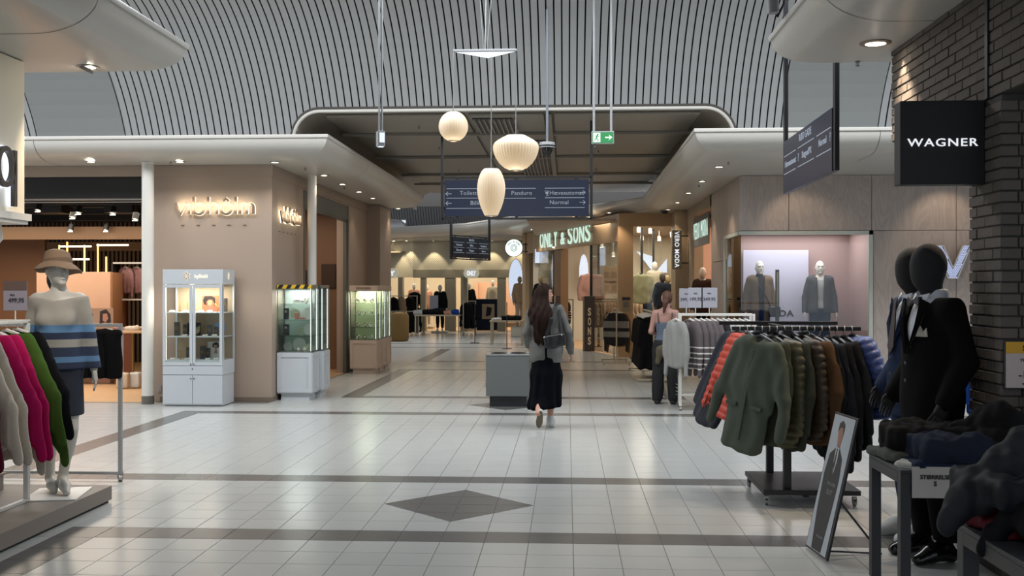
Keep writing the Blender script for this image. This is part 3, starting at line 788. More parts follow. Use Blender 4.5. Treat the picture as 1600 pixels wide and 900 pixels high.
# sprinklers
def sprinkler(p, label):
    t = thing('sprinkler', label, 'sprinkler', tuple(p)); m1 = MB(); m1.lathe([(.022, 0), (.022, -.006), (.006, -.01), (.006, -.035)], 12); m1.build('body', m_steel, t)
    m1 = MB(); m1.lathe([(.014, -.036), (.016, -.038), (.001, -.039)], 12); m1.tube([(-.012, 0, -.01), (-.012, 0, -.035)], .002, 6); m1.tube([(.012, 0, -.01), (.012, 0, -.035)], .002, 6); m1.build('deflector', m_black, t)
sprinkler(atZ(1340, 96, ZS), 'small sprinkler head under the near right soffit')
sprinkler(atZ(267, 253, ZS), 'small sprinkler head above the taupe wall beside the white column')
sprinkler(atZ(477, 262, ZS), 'small sprinkler head above the corner of the jeweller')
sprinkler(atZ(538, 292, ZS), 'small sprinkler head in the left corridor soffit')
sprinkler(atZ(1138, 253, ZS), 'small sprinkler head above the wooden corner on the right')
sprinkler(atZ(1092, 289, ZS), 'small sprinkler head in the right corridor soffit')
for k, (px, py) in enumerate(((655, 197), (686, 230), (717, 265), (932, 263), (935, 235))):
    sprinkler(atZ(px, py, AZ-.046), ('sprinkler on the corridor ceiling nearest its left front edge', 'sprinkler on the corridor ceiling above the left end of the blue sign', 'sprinkler on the corridor ceiling just above the blue sign', 'sprinkler on the corridor ceiling at the right end of the blue sign', 'sprinkler on the corridor ceiling beside the green exit sign')[k])

# ---- real light of the downlights
for k, p in enumerate(DLs): spot('downlight_beam', (p[0], p[1], ZS-.03), (p[0]-.1, p[1]+.15, 0), 9, WARM2, 100, .8)
for p in DRs: spot('downlight_beam', (p[0], p[1], ZS-.03), (p[0]+.35, p[1]+.1, 0), 22, WARM, 80, .7)
for k, p in enumerate(pO): spot('downlight_beam', (p[0], p[1], ZS-.03), (p[0]+.25, p[1]+.08, 0), 28, WARM, 100, .6)
for k, p in enumerate(pB): spot('downlight_beam', (p[0], p[1], ZS-.03), (p[0], p[1]+.25, 0), 34, (1, .85, .6), 75, .35)
spot('near_left_beam', tuple(atZ(137, 104, ZS)-Vector((0, 0, .05))), (-5.6, 9.2, 0), 60, WARM, 85, .7)
spot('near_right_beam', tuple(atZ(1368, 67, ZS)-Vector((0, 0, .03))), (2.5, 7.6, 0), 55, WARM, 80, .6)
spot('brick_washer', (2.42, 7.86, 3.52), (2.60, 7.86, 2.3), 26, WARM, 62, .35)
spot('wagner_floor', (3.3, 7.4, 3.3), (2.2, 6.6, 0), 60, WARM, 70, .6)
spot('wagner_floor', (2.2, 4.6, 3.4), (1.6, 5.9, 0), 12, WARM, 60, .6)
spot('wood_washer', (3.5, 16.1, 3.45), (3.9, 17.2, 2.2), 9, WARM, 80, .6)
spot('wood_washer', (6.1, 16.1, 3.45), (6.1, 17.2, 2.2), 12, WARM, 80, .6)
# shop interiors
area('jeweller_light', (-5.4, 18.5, 3.3), 1.2, 3.5, 30, (1, .86, .7))
area('left_shop_light', (-9.2, 17.2, 2.95), 5, 3, 110, (1, .86, .7))
area('display_light', (3.9, 17.6, 2.64), 1.8, 1.0, 15, (1, .96, .95))
area('angled_shop_light', (2.2, 29, 3.35), 3, 6, 150, (1, .88, .72))
area('fashion_light', (4.2, 23, 3.3), 1.8, 3, 50, (1, .80, .62))
area('back_shop_light', (-4.5, 42.5, 3.05), 8, 3.5, 170, (1, .88, .7))

spot('mannequin_fill', (-2.9, 5.9, 3.5), (-4.15, 7.85, 1.2), 110, (1, .92, .82), 42, .6)  # unseen spot added to brighten the hatted mannequin, no fitting modelled

ew_ = MB(); ew_.box(-16.1, -15.95, 7.9, 15.3, 0, 6.0); ew_.box(-12.6, -12.5, -6, 7.9, 0, 3.54); struct('wall_side_left', ew_, m_taupe)
area('side_hall_fill', (-15.5, 11.55, 3.4), 4, 2.5, 90, COOL, (0, R(-90), 0))  # added fill, makes up for the sky light the end wall blocks
area('near_left_shop_light', (-9, 2, 3.4), 4, 6, 60, (1, .9, .78))
# ================================================================== COLUMNS
def column(x, y, r, label, top=ZS):
    t = thing('column', label, 'column', (x, y, 0))
    m1 = MB(); m1.lathe([(r, .12), (r, top)], 28); m1.build('shaft', m_white, t)
    m1 = MB(); m1.lathe([(r+.004, 0), (r+.004, .12), (r, .122)], 28); m1.build('base_sleeve', mat('base_sleeve', '#6a655e', .35, metal=.4), t)
    m1 = MB(); m1.lathe([(r+.002, top-.02), (r+.012, top-.012), (r+.012, top)], 28); m1.build('collar', m_white, t)
p = fl(231, 631); column(p.x, p.y, .086, 'white round column with grey base beside the open shop on the left')
column(-4.14, 16.45, .072, 'white round column behind the glass case with striped tape')

# ================================================================== LETTERS
m_lit = emat('lit_letter', '#cfeede', .5)
m_litw = emat('lit_letter_white', '#f0f4fb', .5)
m_haloW = emat('halo_warm', '#fff0c8', 1.1)
m_letter_brown = mat('letter_brown', '#6d5a4c', .6)
def ribbon(mb, pts, w, y0, y1):
    """flat stroke with width w in the XZ plane between depths y0..y1"""
    pts = [Vector((p[0], 0, p[1])) for p in pts]; L, Rr = [], []
    cl_ = (pts[0]-pts[-1]).length < 1e-6
    for i, p in enumerate(pts):
        a = pts[max(i-1, 0)]; b = pts[min(i+1, len(pts)-1)]
        if cl_ and i in (0, len(pts)-1): a, b = pts[-2], pts[1]
        d = (b-a).normalized(); n = Vector((-d.z, 0, d.x))*w/2
        L.append(p+n); Rr.append(p-n)
    rings = [[(l.x, y0, l.z), (r.x, y0, r.z), (r.x, y1, r.z), (l.x, y1, l.z)] for l, r in zip(L, Rr)]
    mb.loft(rings, smooth=False)
def arc(cx, cz, r, a0, a1, n=10, rz=None): 
    rz = r if rz is None else rz
    return [(cx+r*math.cos(R(a0+(a1-a0)*k/n)), cz+rz*math.sin(R(a0+(a1-a0)*k/n))) for k in range(n+1)]
def vib_strokes():
    X = .5   # x-height 1 = .5 units wide bowls
    S_ = []; x = 0
    S_ += [[(0, 1), (.42, 0), (.84, 1)]]; x = 1.18                        # v
    S_ += [[(x, 0), (x, 1)]]; x += .42                                    # i
    S_ += [[(x, 0), (x, 1.55)], arc(x+.47, .47, .47, 0, 360, 20)]; x += 1.34   # b
    S_ += [[(x, 0), (x, 1.55)], [(x, .5)]+arc(x+.4, .55, .4, 180, 0, 10)+[(x+.8, 0)]]; x += 1.16  # h
    S_ += [arc(x+.48, .47, .47, 0, 360, 22), [(x+.24, 1.16), (x+.48, 1.38), (x+.72, 1.16)]]; x += 1.34  # o with mark
    S_ += [[(x, 0), (x, 1.55)]]; x += .42                                 # l
    S_ += [[(x, 0), (x, .55)]+arc(x+.3, .62, .3, 180, 0, 8)+[(x+.6, 0)], [(x+.6, .55)]+arc(x+.9, .62, .3, 180, 0, 8)+[(x+1.2, 0)]]; x += 1.2
    return S_, x
def vib_sign(origin, rz, width, label):
    t = thing('shop_sign', label, 'sign', origin, rz)
    S_, W_ = vib_strokes(); s_ = width/W_; f = MB(); h = MB()
    for si, st in enumerate(S_):
        pts = [((a-W_/2)*s_, b*s_) for a, b in st]
        ribbon(h, pts, .21*s_+.010, -.035-.0012*si, -.02); ribbon(f, pts, .21*s_, -.06-.0012*si, -.036-.0012*si)
    h.build('halo_edge', m_haloW, t); f.build('letter_faces', m_letter_brown, t)
    b = MB()
    for k in range(5): b.box(-.45*width+k*.2*width, -.45*width+k*.2*width+.05, -.012, 0, -.14*width, -.13*width)
    o = b.build('small_print', m_letter_brown, t); o['kind'] = 'stuff'; return t
p0, p1 = atY(276, 333, 15.04), atY(397, 333, 15.04)
vib_sign(((p0.x+p1.x)/2, 15.07, p0.z-.02), 0, p1.x-p0.x, 'backlit rounded letters vibholm on the front of the taupe wall')
q0, q1 = atX(431, 343, -4.4), atX(467, 343, -4.4)
vib_sign((-4.4, (q0.y+q1.y)/2, q0.z-.02), PI/2, 1.12, 'backlit letters vibholm on the corridor side of the taupe wall')
area('sign_halo', ((p0.x+p1.x)/2, 14.98, p0.z+.1), 1.1, .12, 2.2, (1, .86, .6), (R(90), 0, 0))
area('sign_halo', (-4.31, (q0.y+q1.y)/2, q0.z+.1), 1.1, .12, 2.2, (1, .86, .6), (R(90), 0, R(90)))
# angled front letters
pc = fpt((LF*0+(5.9)), .0, 0)
ang = math.atan2(AN.y, AN.x)+PI/2
def on_front(px, py, d=0): # intersect view ray with the fascia plane
    o = Vector((0, 0, EYE)); r = at(px, py, 1)-o; n = AN; t_ = (A0+AN*d-o).dot(n)/r.dot(n); return o+r*t_
l0, l1 = on_front(846, 370), on_front(925, 366)
cen = (l0+l1)/2
t = thing('shop_sign', 'tall white glowing letters ONLY & SONS on the angled sand fascia', 'sign', (cen.x, cen.y, 3.2), ang)
WL = (Vector((l1.x, l1.y, 0))-Vector((l0.x, l0.y, 0))).length
def fit(mb, W_, H_=None):
    xs_ = [v[0] for v in mb.v]; zs_ = [v[2] for v in mb.v]; w0 = max(xs_)-min(xs_); h0 = max(zs_)-min(zs_); cx = (max(xs_)+min(xs_))/2; cz_ = (max(zs_)+min(zs_))/2
    fx = W_/w0; fz = fx if H_ is None else H_/h0
    mb.v = [((v[0]-cx)*fx, v[1], (v[2]-cz_)*fz) for v in mb.v]; return mb
def lettered(body, W_, H_, m, t, depth=.05, y=-.07, bold=.012, gap=.2, vertical=False):
    wd = {'I': .4, 'L': .8, '&': .95, ' ': .25, 'M': 1.25, 'W': 1.4}; tot = sum(wd.get(c, 1)+gap for c in body)-gap; x = -W_/2; u = W_/tot
    for c in body:
        w1 = wd.get(c, 1)*u
        if c != ' ': fit(textmb(c, .4, depth=depth, bold=bold), w1, H_ if c != '&' else H_*.72).build('letter', m, t, (x+w1/2, y, 0 if c != '&' else -H_*.1))
        x += w1+gap*u
lettered('ONLY & SONS', WL, .50, m_lit, t, .02, -.05, .003, .26)
m1 = MB(); m1.box(-WL/2, WL/2, -.03, -.0, -.02, .02); m1.build('mounting_rail', m_greige, t)
# fashion sign in the side shop window and blade sign
vs0, vs1 = atX(1086, 370, WX-.02), atX(1109, 367, WX-.02)
t = thing('shop_sign', 'glowing VERO MODA letters on a grey strip in the right corridor shop window', 'sign', (WX-.03, (vs0.y+vs1.y)/2, 2.92), -PI/2)
wv = abs(vs0.y-vs1.y)
m1 = MB(); m1.box(-wv/2-.05, wv/2+.05, -.02, .0, -.34, .30); m1.build('backing_strip', m_greyhead, t)
lettered('VERO MODA', wv*.96, .34, m_lit, t, .006, -.026, .0, .38)
pb_ = at(1057, 390, 24.0)
t = thing('blade_sign', 'narrow vertical projecting sign with white letters VERO MODA', 'sign', (pb_.x, 24.1, pb_.z))
m1 = MB(); m1.rbox(-.11, .11, -.04, .04, -.46, .46, .01); m1.build('box', m_greige, t)
fit(textmb('VERO MODA', .2, depth=.01, bold=.002, spacing=1.1), .84, .105).build('letters', m_litw, t, (0, -.046, 0), (0, R(90), 0))
m1 = MB(); m1.box(.1, .3, -.015, .015, .3, .33); m1.box(.1, .3, -.015, .015, -.33, -.3); m1.build('bracket', m_black, t)
# round blade sign
pr_ = at(803, 387.5, 33)
t = thing('round_sign', 'round white backlit sign on a black bracket left of the angled shop', 'sign', tuple(pr_))
m1 = MB(); m1.lathe([(.28, .05), (.29, .05), (.29, -.05), (.275, -.05)], 32, axis='y'); m1.lathe([(.001, .05), (.28, .05)], 32, axis='y'); m1.build('drum', m_black, t)
m1 = MB(); m1.lathe([(.275, -.045), (.001, -.047)], 32, axis='y'); m1.build('face', emat('round_face', '#dff3ea', .85), t)
m_ink = mat('ink_grey', '#7b8783', .6)
m1 = MB(); m1.tube([(.1*math.cos(a*PI/12), -.05, .1*math.sin(a*PI/12)) for a in range(24)], .012, 5, closed=True)
m1.tube([(.06*math.cos(a*PI/12), -.05, .06*math.sin(a*PI/12)) for a in range(24)], .01, 5, closed=True); m1.build('ring_emblem', m_ink, t)
lt = MB()
for k, ch in enumerate('ONLY & SONS'):
    if ch == ' ': continue
    a = R(150-k*12); g = textmb(ch, .085, depth=.006, bold=.002); Mx = Matrix.Translation((.195*math.cos(a), -.052, .195*math.sin(a))) @ Matrix.Rotation(-(a-PI/2), 4, 'Y')
    lt.add([Mx @ Vector(v) for v in g.v], g.f)
lt.build('lettering', m_ink, t)
m1 = MB(); m1.box(.29, .45, -.02, .02, .1, .13); m1.box(.29, .45, -.02, .02, -.13, -.1); m1.box(.36, .4, -.03, .03, -.16, .16); m1.build('bracket', m_black, t)
# far shop signs
for (px0, px1, py, lab) in ((588, 618, 427, 'rounded glowing sign ONLY at the left of the far shop front'), (729, 744, 427, 'small round glowing sign ONLY over the middle of the far shop front')):
    a, b = atY(px0, py, FY-.12), atY(px1, py, FY-.12); wv = b.x-a.x
    t = thing('pill_sign', lab, 'sign', ((a.x+b.x)/2, FY-.08, a.z))
    m1 = MB(); r_ = .2; w2 = wv/2+.12
    out = [(w2-r_+r_*math.cos(R(x)), r_*math.sin(R(x))) for x in range(-90, 91, 15)]+[(-w2+r_+r_*math.cos(R(x)), r_*math.sin(R(x))) for x in range(90, 271, 15)]
    m1.poly([(x, -.06, z) for x, z in out], .1, (0, 1, 0)); m1.build('plate', emat('pill_plate', '#9a9684', .55), t)
    fit(textmb('ONLY', .25, depth=.03, bold=.014, sx=1.1), wv*.95, .2).build('letters', m_litw, t, (0, -.08, 0))
# black box sign at the menswear shop
pa, pz = at(1403, 157, 6.55), at(1540, 288, 6.55)
YW = 6.55
t = thing('box_sign', 'square black box sign with white letters WAGNER beside the dark bricks', 'sign', (2.15, 6.42, 2.61), R(-1))
a, b = atY(1407, 222, 6.36), atY(1539, 222, 6.36)
t.location.x = (a.x+b.x)/2; ww = b.x-a.x; zt, zb = atY(1470, 157, 6.36).z, atY(1470, 288, 6.36).z; t.location.z = (zt+zb)/2
m1 = MB(); m1.rbox(-ww/2, ww/2, -.06, .06, -(zt-zb)/2, (zt-zb)/2, .004); m1.build('box', m_black2, t)
fit(textmb('WAGNER', .1, depth=.006, bold=.0006, sx=1.3, spacing=1.15), ww*.83, None).build('letters', m_litw, t, (0, -.064, 0))
m1 = MB(); m1.box(ww/2-.01, BX+.02-t.location.x, -.02, .02, .15, .18); m1.box(ww/2-.01, BX+.02-t.location.x, -.02, .02, -.18, -.15); m1.build('wall_bracket', m_black, t)
# marquee V on the wood wall
ca, cb = atY(1461, 384, WY-.08), atY(1517, 435, WY-.08)
t = thing('marquee_letter', 'large letter V studded with bulbs on the wood wall', 'sign', ((ca.x+cb.x)/2, WY-.02, cb.z))
wv, hv = cb.x-ca.x, ca.z-cb.z
outl = [(-wv/2, hv), (-wv*.27, hv), (0, hv*.32), (wv*.27, hv), (wv/2, hv), (wv*.13, 0), (-wv*.13, 0)]
m1 = MB(); m1.poly([(x, -.05, z) for x, z in outl], .05, (0, 1, 0)); m1.build('tray', mat('marquee_tray', '#8f97a0', .4), t)
m1 = MB()
for i in range(len(outl)):
    x0, z0 = outl[i]; x1, z1 = outl[(i+1) % len(outl)]; m1.bar((x0, -.06, z0), (x1, -.06, z1), .012, .04, (0, 1, 0))
m1.build('rim', m_white, t)
bb = MB(); n = 0
for i in range(26):
    for jx in range(26):
        x = -wv/2+wv*(jx+.5*(i % 2))/20; z = hv*(i+.5)/20
        # inside V test
        f = z/hv; half_o = .13*wv+(wv/2-.13*wv)*f; half_i = (f-.32)/.68*wv*.27 if f > .32 else -1
        if z < hv-.01 and abs(x) < half_o-.02 and abs(x) > half_i+.015: bb.sphere((x, -.055, z), .0125, 6, 4); n += 1
o = bb.build('bulbs', emat('marquee_bulb', '#cfd8ff', .42), t); o['kind'] = 'stuff'
# letter on near left fascia
t = thing('fascia_letter', 'large dark round letter q standing proud of the cream fascia', 'sign', (-4.38, 7.72, 2.50), PI/2)
m1 = MB(); m2 = MB()
for mm, w_, ya, yb in ((m1, .04, -.055, -.02), (m2, .052, -.018, -.008)):
    ribbon(mm, arc(-.02, .14, .105, 0, 360, 24, .14), w_, ya, yb); ribbon(mm, [(.11, .28), (.11, -.16)], w_, ya, yb)
m1.build('letter_face', mat('letter_dark', '#4d4540', .4), t); m2.build('halo_edge', emat('halo_cool', '#d8e4ff', 1.5), t)

m_hang = mat('hanging_grey', '#8d8f90', .5)
# ================================================================== HANGING DIRECTION SIGNS
m_navy = mat('navy_panel', '#131e35', .35)
m_signwhite = emat('sign_print', '#b4c0d0', .3)
def sign_frame(name, label, loc, rz, W_, zb, zt, ztop, lines, post=.04, framed=True, flip=1):
    t = thing(name, label, 'direction sign', loc, rz, None)
    pm = MB(); 
    for s_ in (-1, 1): m1 = MB(); m1.box(s_*W_/2-post/2, s_*W_/2+post/2, -.02, .02, zb-(.05 if framed else 0), ztop); m1.build('post', m_black, t)
    if framed:
        m1 = MB(); m1.box(-W_/2, W_/2, -.02, .02, zt+.02, zt+.05); m1.box(-W_/2, W_/2, -.02, .02, zb-.05, zb-.02); m1.build('crossbar', m_black, t)
        m1 = MB()
        for k in (-.4, 0, .4): m1.box(k*W_-.02, k*W_+.02, -.015, .015, zt-.01, zt+.03); m1.box(k*W_-.02, k*W_+.02, -.015, .015, zb-.03, zb+.01)
        m1.build('clamp', m_black, t)
    m1 = MB(); m1.rbox(-W_/2+.04, W_/2-.04, -.03, .03, zb, zt, .004); pn = m1.build('panel', m_navy, t)
    H = zt-zb; lm = MB()
    for (x0, x1, z) in lines['rules']: lm.box(x0*W_, x1*W_, -.034, -.03, zb+z*H-.004, zb+z*H+.004)
    lm.build('rule_lines', m_signwhite, pn)
    for (s_, x, z, sz, al) in lines['text']:
        textmb(s_, sz, depth=.003, bold=0, align=al, spacing=1.05).build('lettering', m_signwhite, pn, (x*W_, -.033, zb+z*H))
    for (x, z) in lines.get('icons', []):
        a = MB(); cx_, cz_ = x*W_, zb+z*H; a.bar((cx_-.04, -.033, cz_+.035), (cx_+.03, -.033, cz_+.035), .008, .004, (0, 1, 0)); a.bar((cx_-.02, -.033, cz_+.02), (cx_+.02, -.033, cz_-.04), .008, .004, (0, 1, 0)); a.bar((cx_+.015, -.033, cz_+.03), (cx_-.01, -.033, cz_-.045), .008, .004, (0, 1, 0)); a.box(cx_-.025, cx_+.02, -.035, -.031, cz_-.005, cz_+.02); a.build('cash_icon', m_signwhite, pn)
    for (x, z, d) in lines['arrows']:
        a = MB(); c = x*W_; zz = zb+z*H; a.bar((c-.045, -.033, zz), (c+.045, -.033, zz), .008, .004, (0, 1, 0))
        e = c+.045*d; a.bar((e, -.033, zz), (e-.035*d, -.033, zz+.032), .008, .004, (0, 1, 0)); a.bar((e, -.033, zz), (e-.035*d, -.033, zz-.032), .008, .004, (0, 1, 0)); a.build('arrow', m_signwhite, pn)
    return t
YS = 15.6
a, b = atY(691, 310, YS), atY(924, 310, YS); W_ = b.x-a.x; zt, zb = atY(807, 281, YS).z, atY(807, 338, YS).z
L1 = dict(rules=[(-.47, -.27, .76), (-.08, .13, .76), (.19, .455, .76), (-.47, -.27, .5), (-.08, .13, .49), (.19, .455, .5), (-.47, -.2, .22), (.19, .455, .23), (-.27, -.08, .76), (-.27, -.08, .5)],
          text=[('Toiletter', -.305, .635, .09, 'CENTER'), ('Panduro', .035, .63, .09, 'CENTER'), ('Hæveautomat', .335, .63, .088, 'CENTER'), ('Bilka', -.27, .36, .09, 'CENTER'), ('Normal', .285, .37, .09, 'CENTER')],
          icons=[(.205, .62)], arrows=[(-.455, .62, -1), (-.455, .36, -1), (.44, .64, 1), (.44, .37, 1)])
sign_frame('direction_sign', 'wide navy direction sign in black frame hanging at the corridor mouth', ((a.x+b.x)/2, YS, 0), 0, W_, zb, zt, AZ-.05, L1)
# small far one, turned
pc_ = at(735.5, 386, 29.5)
L2 = dict(rules=[(x-.13, x+.13, z) for x in (-.32, 0, .32) for z in (.75, .5, .25)], text=[('BILKA', 0, .88, .1, 'CENTER'), ('Toiletter', -.32, .62, .09, 'CENTER'), ('Bilka', 0, .62, .09, 'CENTER'), ('Panduro', .32, .62, .09, 'CENTER'), ('Normal', -.32, .37, .09, 'CENTER'), ('Skagen', 0, .37, .09, 'CENTER'), ('Sport', .32, .37, .09, 'CENTER')], arrows=[])
sign_frame('direction_sign', 'small navy direction sign in black frame hanging far down the corridor', (pc_.x, pc_.y, 0), R(62), 2.0, pc_.z-.32, pc_.z+.26, 5.6, L2, .08)
# right one, nearly edge on
r0, r1 = at(1306, 217, 9.45), at(1228, 260, 11.75)
cx, cy = (r0.x+r1.x)/2, (r0.y+r1.y)/2; ang2 = math.atan2(r0.y-r1.y, r0.x-r1.x)
L3 = dict(rules=[(-.47, -.2, .7), (-.15, .17, .7), (.22, .47, .7), (-.47, -.2, .36), (-.15, .17, .36), (.22, .47, .36)],
          text=[('RØD GADE', .0, .86, .11, 'CENTER'), ('Hæveautomat', -.32, .53, .1, 'CENTER'), ('Skagen/PX', .03, .53, .1, 'CENTER'), ('Normal', .33, .55, .1, 'CENTER'), ('?', .46, .55, .12, 'CENTER'), ('?', -.14, .53, .12, 'CENTER')], arrows=[])
zt_, zb_ = at(1306, 167, 9.45).z, at(1306, 267, 9.45).z
sign_frame('direction_sign', 'navy direction sign seen edge-on between two dark posts at the right', (cx, cy, 0), ang2, (r0-r1).length+.02, zb_, zt_, 5.2, L3, .085, framed=False)

# ================================================================== PENDANT LAMP GROUP
def bubble(prof, c, n, m):     # ribbed shade: lathe with small scallops
    mb = MB(); seg = n*4; rings = []
    for r, z in prof:
        ring = []
        for k in range(seg):
            a = 2*PI*k/seg; q = r*(1-.022*(1-abs(math.sin(a*n/2))**.7)) if r > .06 else r
            ring.append((q*math.cos(a), q*math.sin(a), z))
        rings.append(ring)
    mb.loft(rings, caps=False); return mb
def shade_mat(name, top, bot, strength):
    m = bpy.data.materials.new(name); m.use_nodes = True; nt = m.node_tree; b = nt.nodes['Principled BSDF']; L = nt.links.new
    b.inputs['Base Color'].default_value = hexc('#b8b0a0'); b.inputs['Roughness'].default_value = .5
    b.inputs['Emission Color'].default_value = hexc(top); b.inputs['Emission Strength'].default_value = strength; return m
TL = 12.2
cl = at(758, 79, TL)
t = thing('lamp_canopy', 'white triangular plate from which the three paper lamps hang', 'ceiling fitting', tuple(cl))
hw = .38
m1 = MB(); m1.rbox(-hw, hw, -.02, .02, -.015, .015, .006); m1.build('bar', m_hang, t)
m1 = MB(); A_, B_, C_ = (-hw, 0, -.012), (hw, 0, -.012), (.06, -.35, -.17); m1.add([A_, B_, C_, (0, .3, -.012)], [(0, 2, 1), (0, 1, 3), (0, 3, 2), (1, 2, 3)]); m1.build('triangular_plate', m_hang, t)
m1 = MB(); m1.tube([(0, 0, .01), (.02, .03, 1.42)], .006, 6); m1.tube([(-.02, 0, .01), (-.12, .03, 1.42)], .0025, 5); m1.tube([(.02, 0, .01), (.14, .03, 1.42)], .0025, 5); m1.build('suspension_wire', m_hang, t)
def lamp(px, top, bot, r, label, prof, strength, dy=0):
    pt_ = at(px, top, TL+dy); pb2 = at(px, bot, TL+dy); H = pt_.z-pb2.z
    t = thing('pendant_lamp', label, 'lamp', (pb2.x, pb2.y, pb2.z), 0, 'ribbed paper pendant lamps')
    m = shade_mat('paper_shade', '#ffd49a', 0, strength) if 'paper_shade_%g' % strength not in MATS else MATS['paper_shade_%g' % strength]; MATS['paper_shade_%g' % strength] = m
    bubble([(a*r, b*H) for a, b in prof], None, 34 if r < .2 else 44, m).build('shade', m, t)
    m1 = MB(); m1.lathe([(.001, H+.012), (prof[-1][0]*r, H+.008), (prof[-1][0]*r, H)], 20); m1.lathe([(prof[0][0]*r, 0), (prof[0][0]*r-.005, -.008), (prof[0][0]*r*.6, -.008)], 20); m1.build('end_rings', m_steel, t)
    m1 = MB(); m1.tube([(0, 0, H), (0, 0, cl.z-pb2.z-(.02 if dy == 0 else .15))], .005, 6); m1.build('cord', m_hang, t)
    m1 = MB(); m1.sphere((0, 0, H*.5), .04, 12, 8); m1.build('bulb', emat('bulb', '#ffdca8', 5), t)
    point('lamp_light', (pb2.x, pb2.y, pb2.z-.15), 2, WARM2, .1)
glob = [(.40, 0)]+[(math.sin(R(a)), .5-.53*math.cos(R(a))) for a in range(26, 165, 9)]+[(.28, 1)]
sauc = [(.26, 0), (.5, .07), (.72, .2), (.88, .36), (.97, .52), (1.0, .64), (.985, .72), (.93, .79), (.8, .86), (.62, .93), (.42, 1)]
cig = [(.46, 0), (.62, .1), (.76, .2), (.88, .32), (.96, .44), (1, .56), (.985, .66), (.92, .78), (.8, .88), (.66, .96), (.52, 1)]
lamp(708.5, 175, 220, 23*TL/1600, 'white ribbed globe lamp hanging left of the other two', glob, .20)
lamp(806, 212, 266, 36*TL/1600, 'wide white ribbed bowl-shaped lamp hanging at the right', sauc, .19)
lamp(767.5, 264, 337, 22*(TL-.35)/1600, 'tall white ribbed cigar-shaped lamp in front of the navy sign', cig, .21, -.35)

# ================================================================== EXIT SIGN, EMERGENCY LIGHT, CAMERA DOME
TE = 13.4
e0, e1 = at(924, 206, TE), at(959, 226, TE); W_ = e1.x-e0.x; H = e0.z-e1.z
t = thing('exit_sign', 'green emergency exit sign with running figure and white arrow', 'sign', ((e0.x+e1.x)/2, TE, e1.z))
m1 = MB(); m1.rbox(-W_/2, W_/2, -.02, .02, 0, H, .006); m1.build('housing', m_hang, t)
m1 = MB(); m1.box(-W_/2+.012, W_/2-.012, -.024, -.02, .014, H-.014); m1.build('face', emat('exit_green', '#0a9a4c', .5), t)
ew = emat('exit_white', '#eafff2', .6)
a = MB(); a.box(.03, .1, -.028, -.024, H/2-.009, H/2+.009); a.add([(.075, -.028, H/2+.04), (.125, -.028, H/2), (.075, -.028, H/2-.04), (.095, -.028, H/2)], [(0, 1, 3), (3, 1, 2)]); a.build('arrow', ew, t)
a = MB(); a.box(-.125, -.03, -.0265, -.024, .022, H-.022); a.build('door_field', ew, t)
g = MB(); gm = emat('exit_green', '#0a9a4c', .5)
g.sphere((-.065, -.03, H-.045), (.011, .003, .011), 8, 6); g.bar((-.07, -.029, H-.055), (-.085, -.029, .07), .016, .004, (0, 1, 0)); g.bar((-.085, -.029, .07), (-.06, -.029, .055), .009, .004, (0, 1, 0)); g.bar((-.06, -.029, .055), (-.062, -.029, .03), .009, .004, (0, 1, 0)); g.bar((-.085, -.029, .07), (-.11, -.029, .045), .009, .004, (0, 1, 0)); g.bar((-.07, -.029, H-.06), (-.045, -.029, H-.075), .007, .004, (0, 1, 0)); g.bar((-.07, -.029, H-.06), (-.1, -.029, H-.065), .007, .004, (0, 1, 0)); g.build('running_figure', gm, t)
for x in (-.115, .11): m1 = MB(); m1.tube([(x, 0, H), (x, 0, 5.48-e1.z)], .016, 10); m1.build('hanging_rod', m_hang, t)
m1 = MB(); m1.lathe([(.012, 0), (.012, -.04), (.02, -.05), (.001, -.055)], 10, (-.1, 0, 0)); m1.build('sensor', m_black, t)
TE = 11.5
e0, e1 = at(588.5, 203, TE), at(602, 229, TE)
t = thing('emergency_light', 'small white box light on a thin white pole, left of centre', 'lamp', ((e0.x+e1.x)/2, (e0.y+e1.y)/2, e1.z), R(25))
m1 = MB(); m1.rbox(-.045, .035, -.05, .05, 0, .17, .006); m1.build('housing', m_hang, t)
m1 = MB(); m1.box(-.03, .028, -.055, -.05, .04, .15); m1.box(-.03, .028, -.04, .04, -.004, 0); m1.build('lens', emat('cool_lens', '#dfe9ff', .6), t)
m1 = MB(); m1.box(-.03, -.015, -.053, -.05, .085, .1); m1.build('test_button', m_black, t)
for x in (-.02, .012): m1 = MB(); m1.tube([(x, 0, .17), (x, 0, 5.75-e1.z)], .011, 8); m1.build('hanging_rod', m_hang, t)
TE = 13.6; e0 = at(855, 222, TE)
t = thing('dome_camera', 'white dome surveillance camera on a long grey pole', 'camera', tuple(e0))
m1 = MB(); m1.lathe([(.02, .0), (.1, -.005), (.108, -.03), (.108, -.075), (.1, -.08)], 24); m1.build('housing', m_hang, t)
m1 = MB(); m1.lathe([(.1095, -.045), (.1095, -.065)], 24); m1.build('dark_band', m_black, t)
m1 = MB(); m1.lathe([(.1, -.08), (.075, -.09), (.065, -.13), (.045, -.165), (.02, -.18), (.001, -.183)], 20); m1.build('dome', mat('smoked_dome', '#101114', .1), t)
m1 = MB(); m1.tube([(0, 0, 0), (0, 0, 5.40-e0.z)], .017, 10); m1.build('pole', mat('pole_grey', '#6c737c', .4), t)
sc_ = at(1038, 335.5, 24.2)
t = thing('dome_camera', 'tiny black dome camera under the soffit corner on the right', 'camera', (sc_.x, sc_.y, ZS))
m1 = MB(); m1.lathe([(.09, 0), (.09, -.04), (.075, -.07), (.04, -.09), (.001, -.095)], 16); m1.build('dome', m_black, t)
m1 = MB(); m1.lathe([(.1, 0), (.1, -.02), (.09, -.022)], 16); m1.build('ring', m_hang, t)
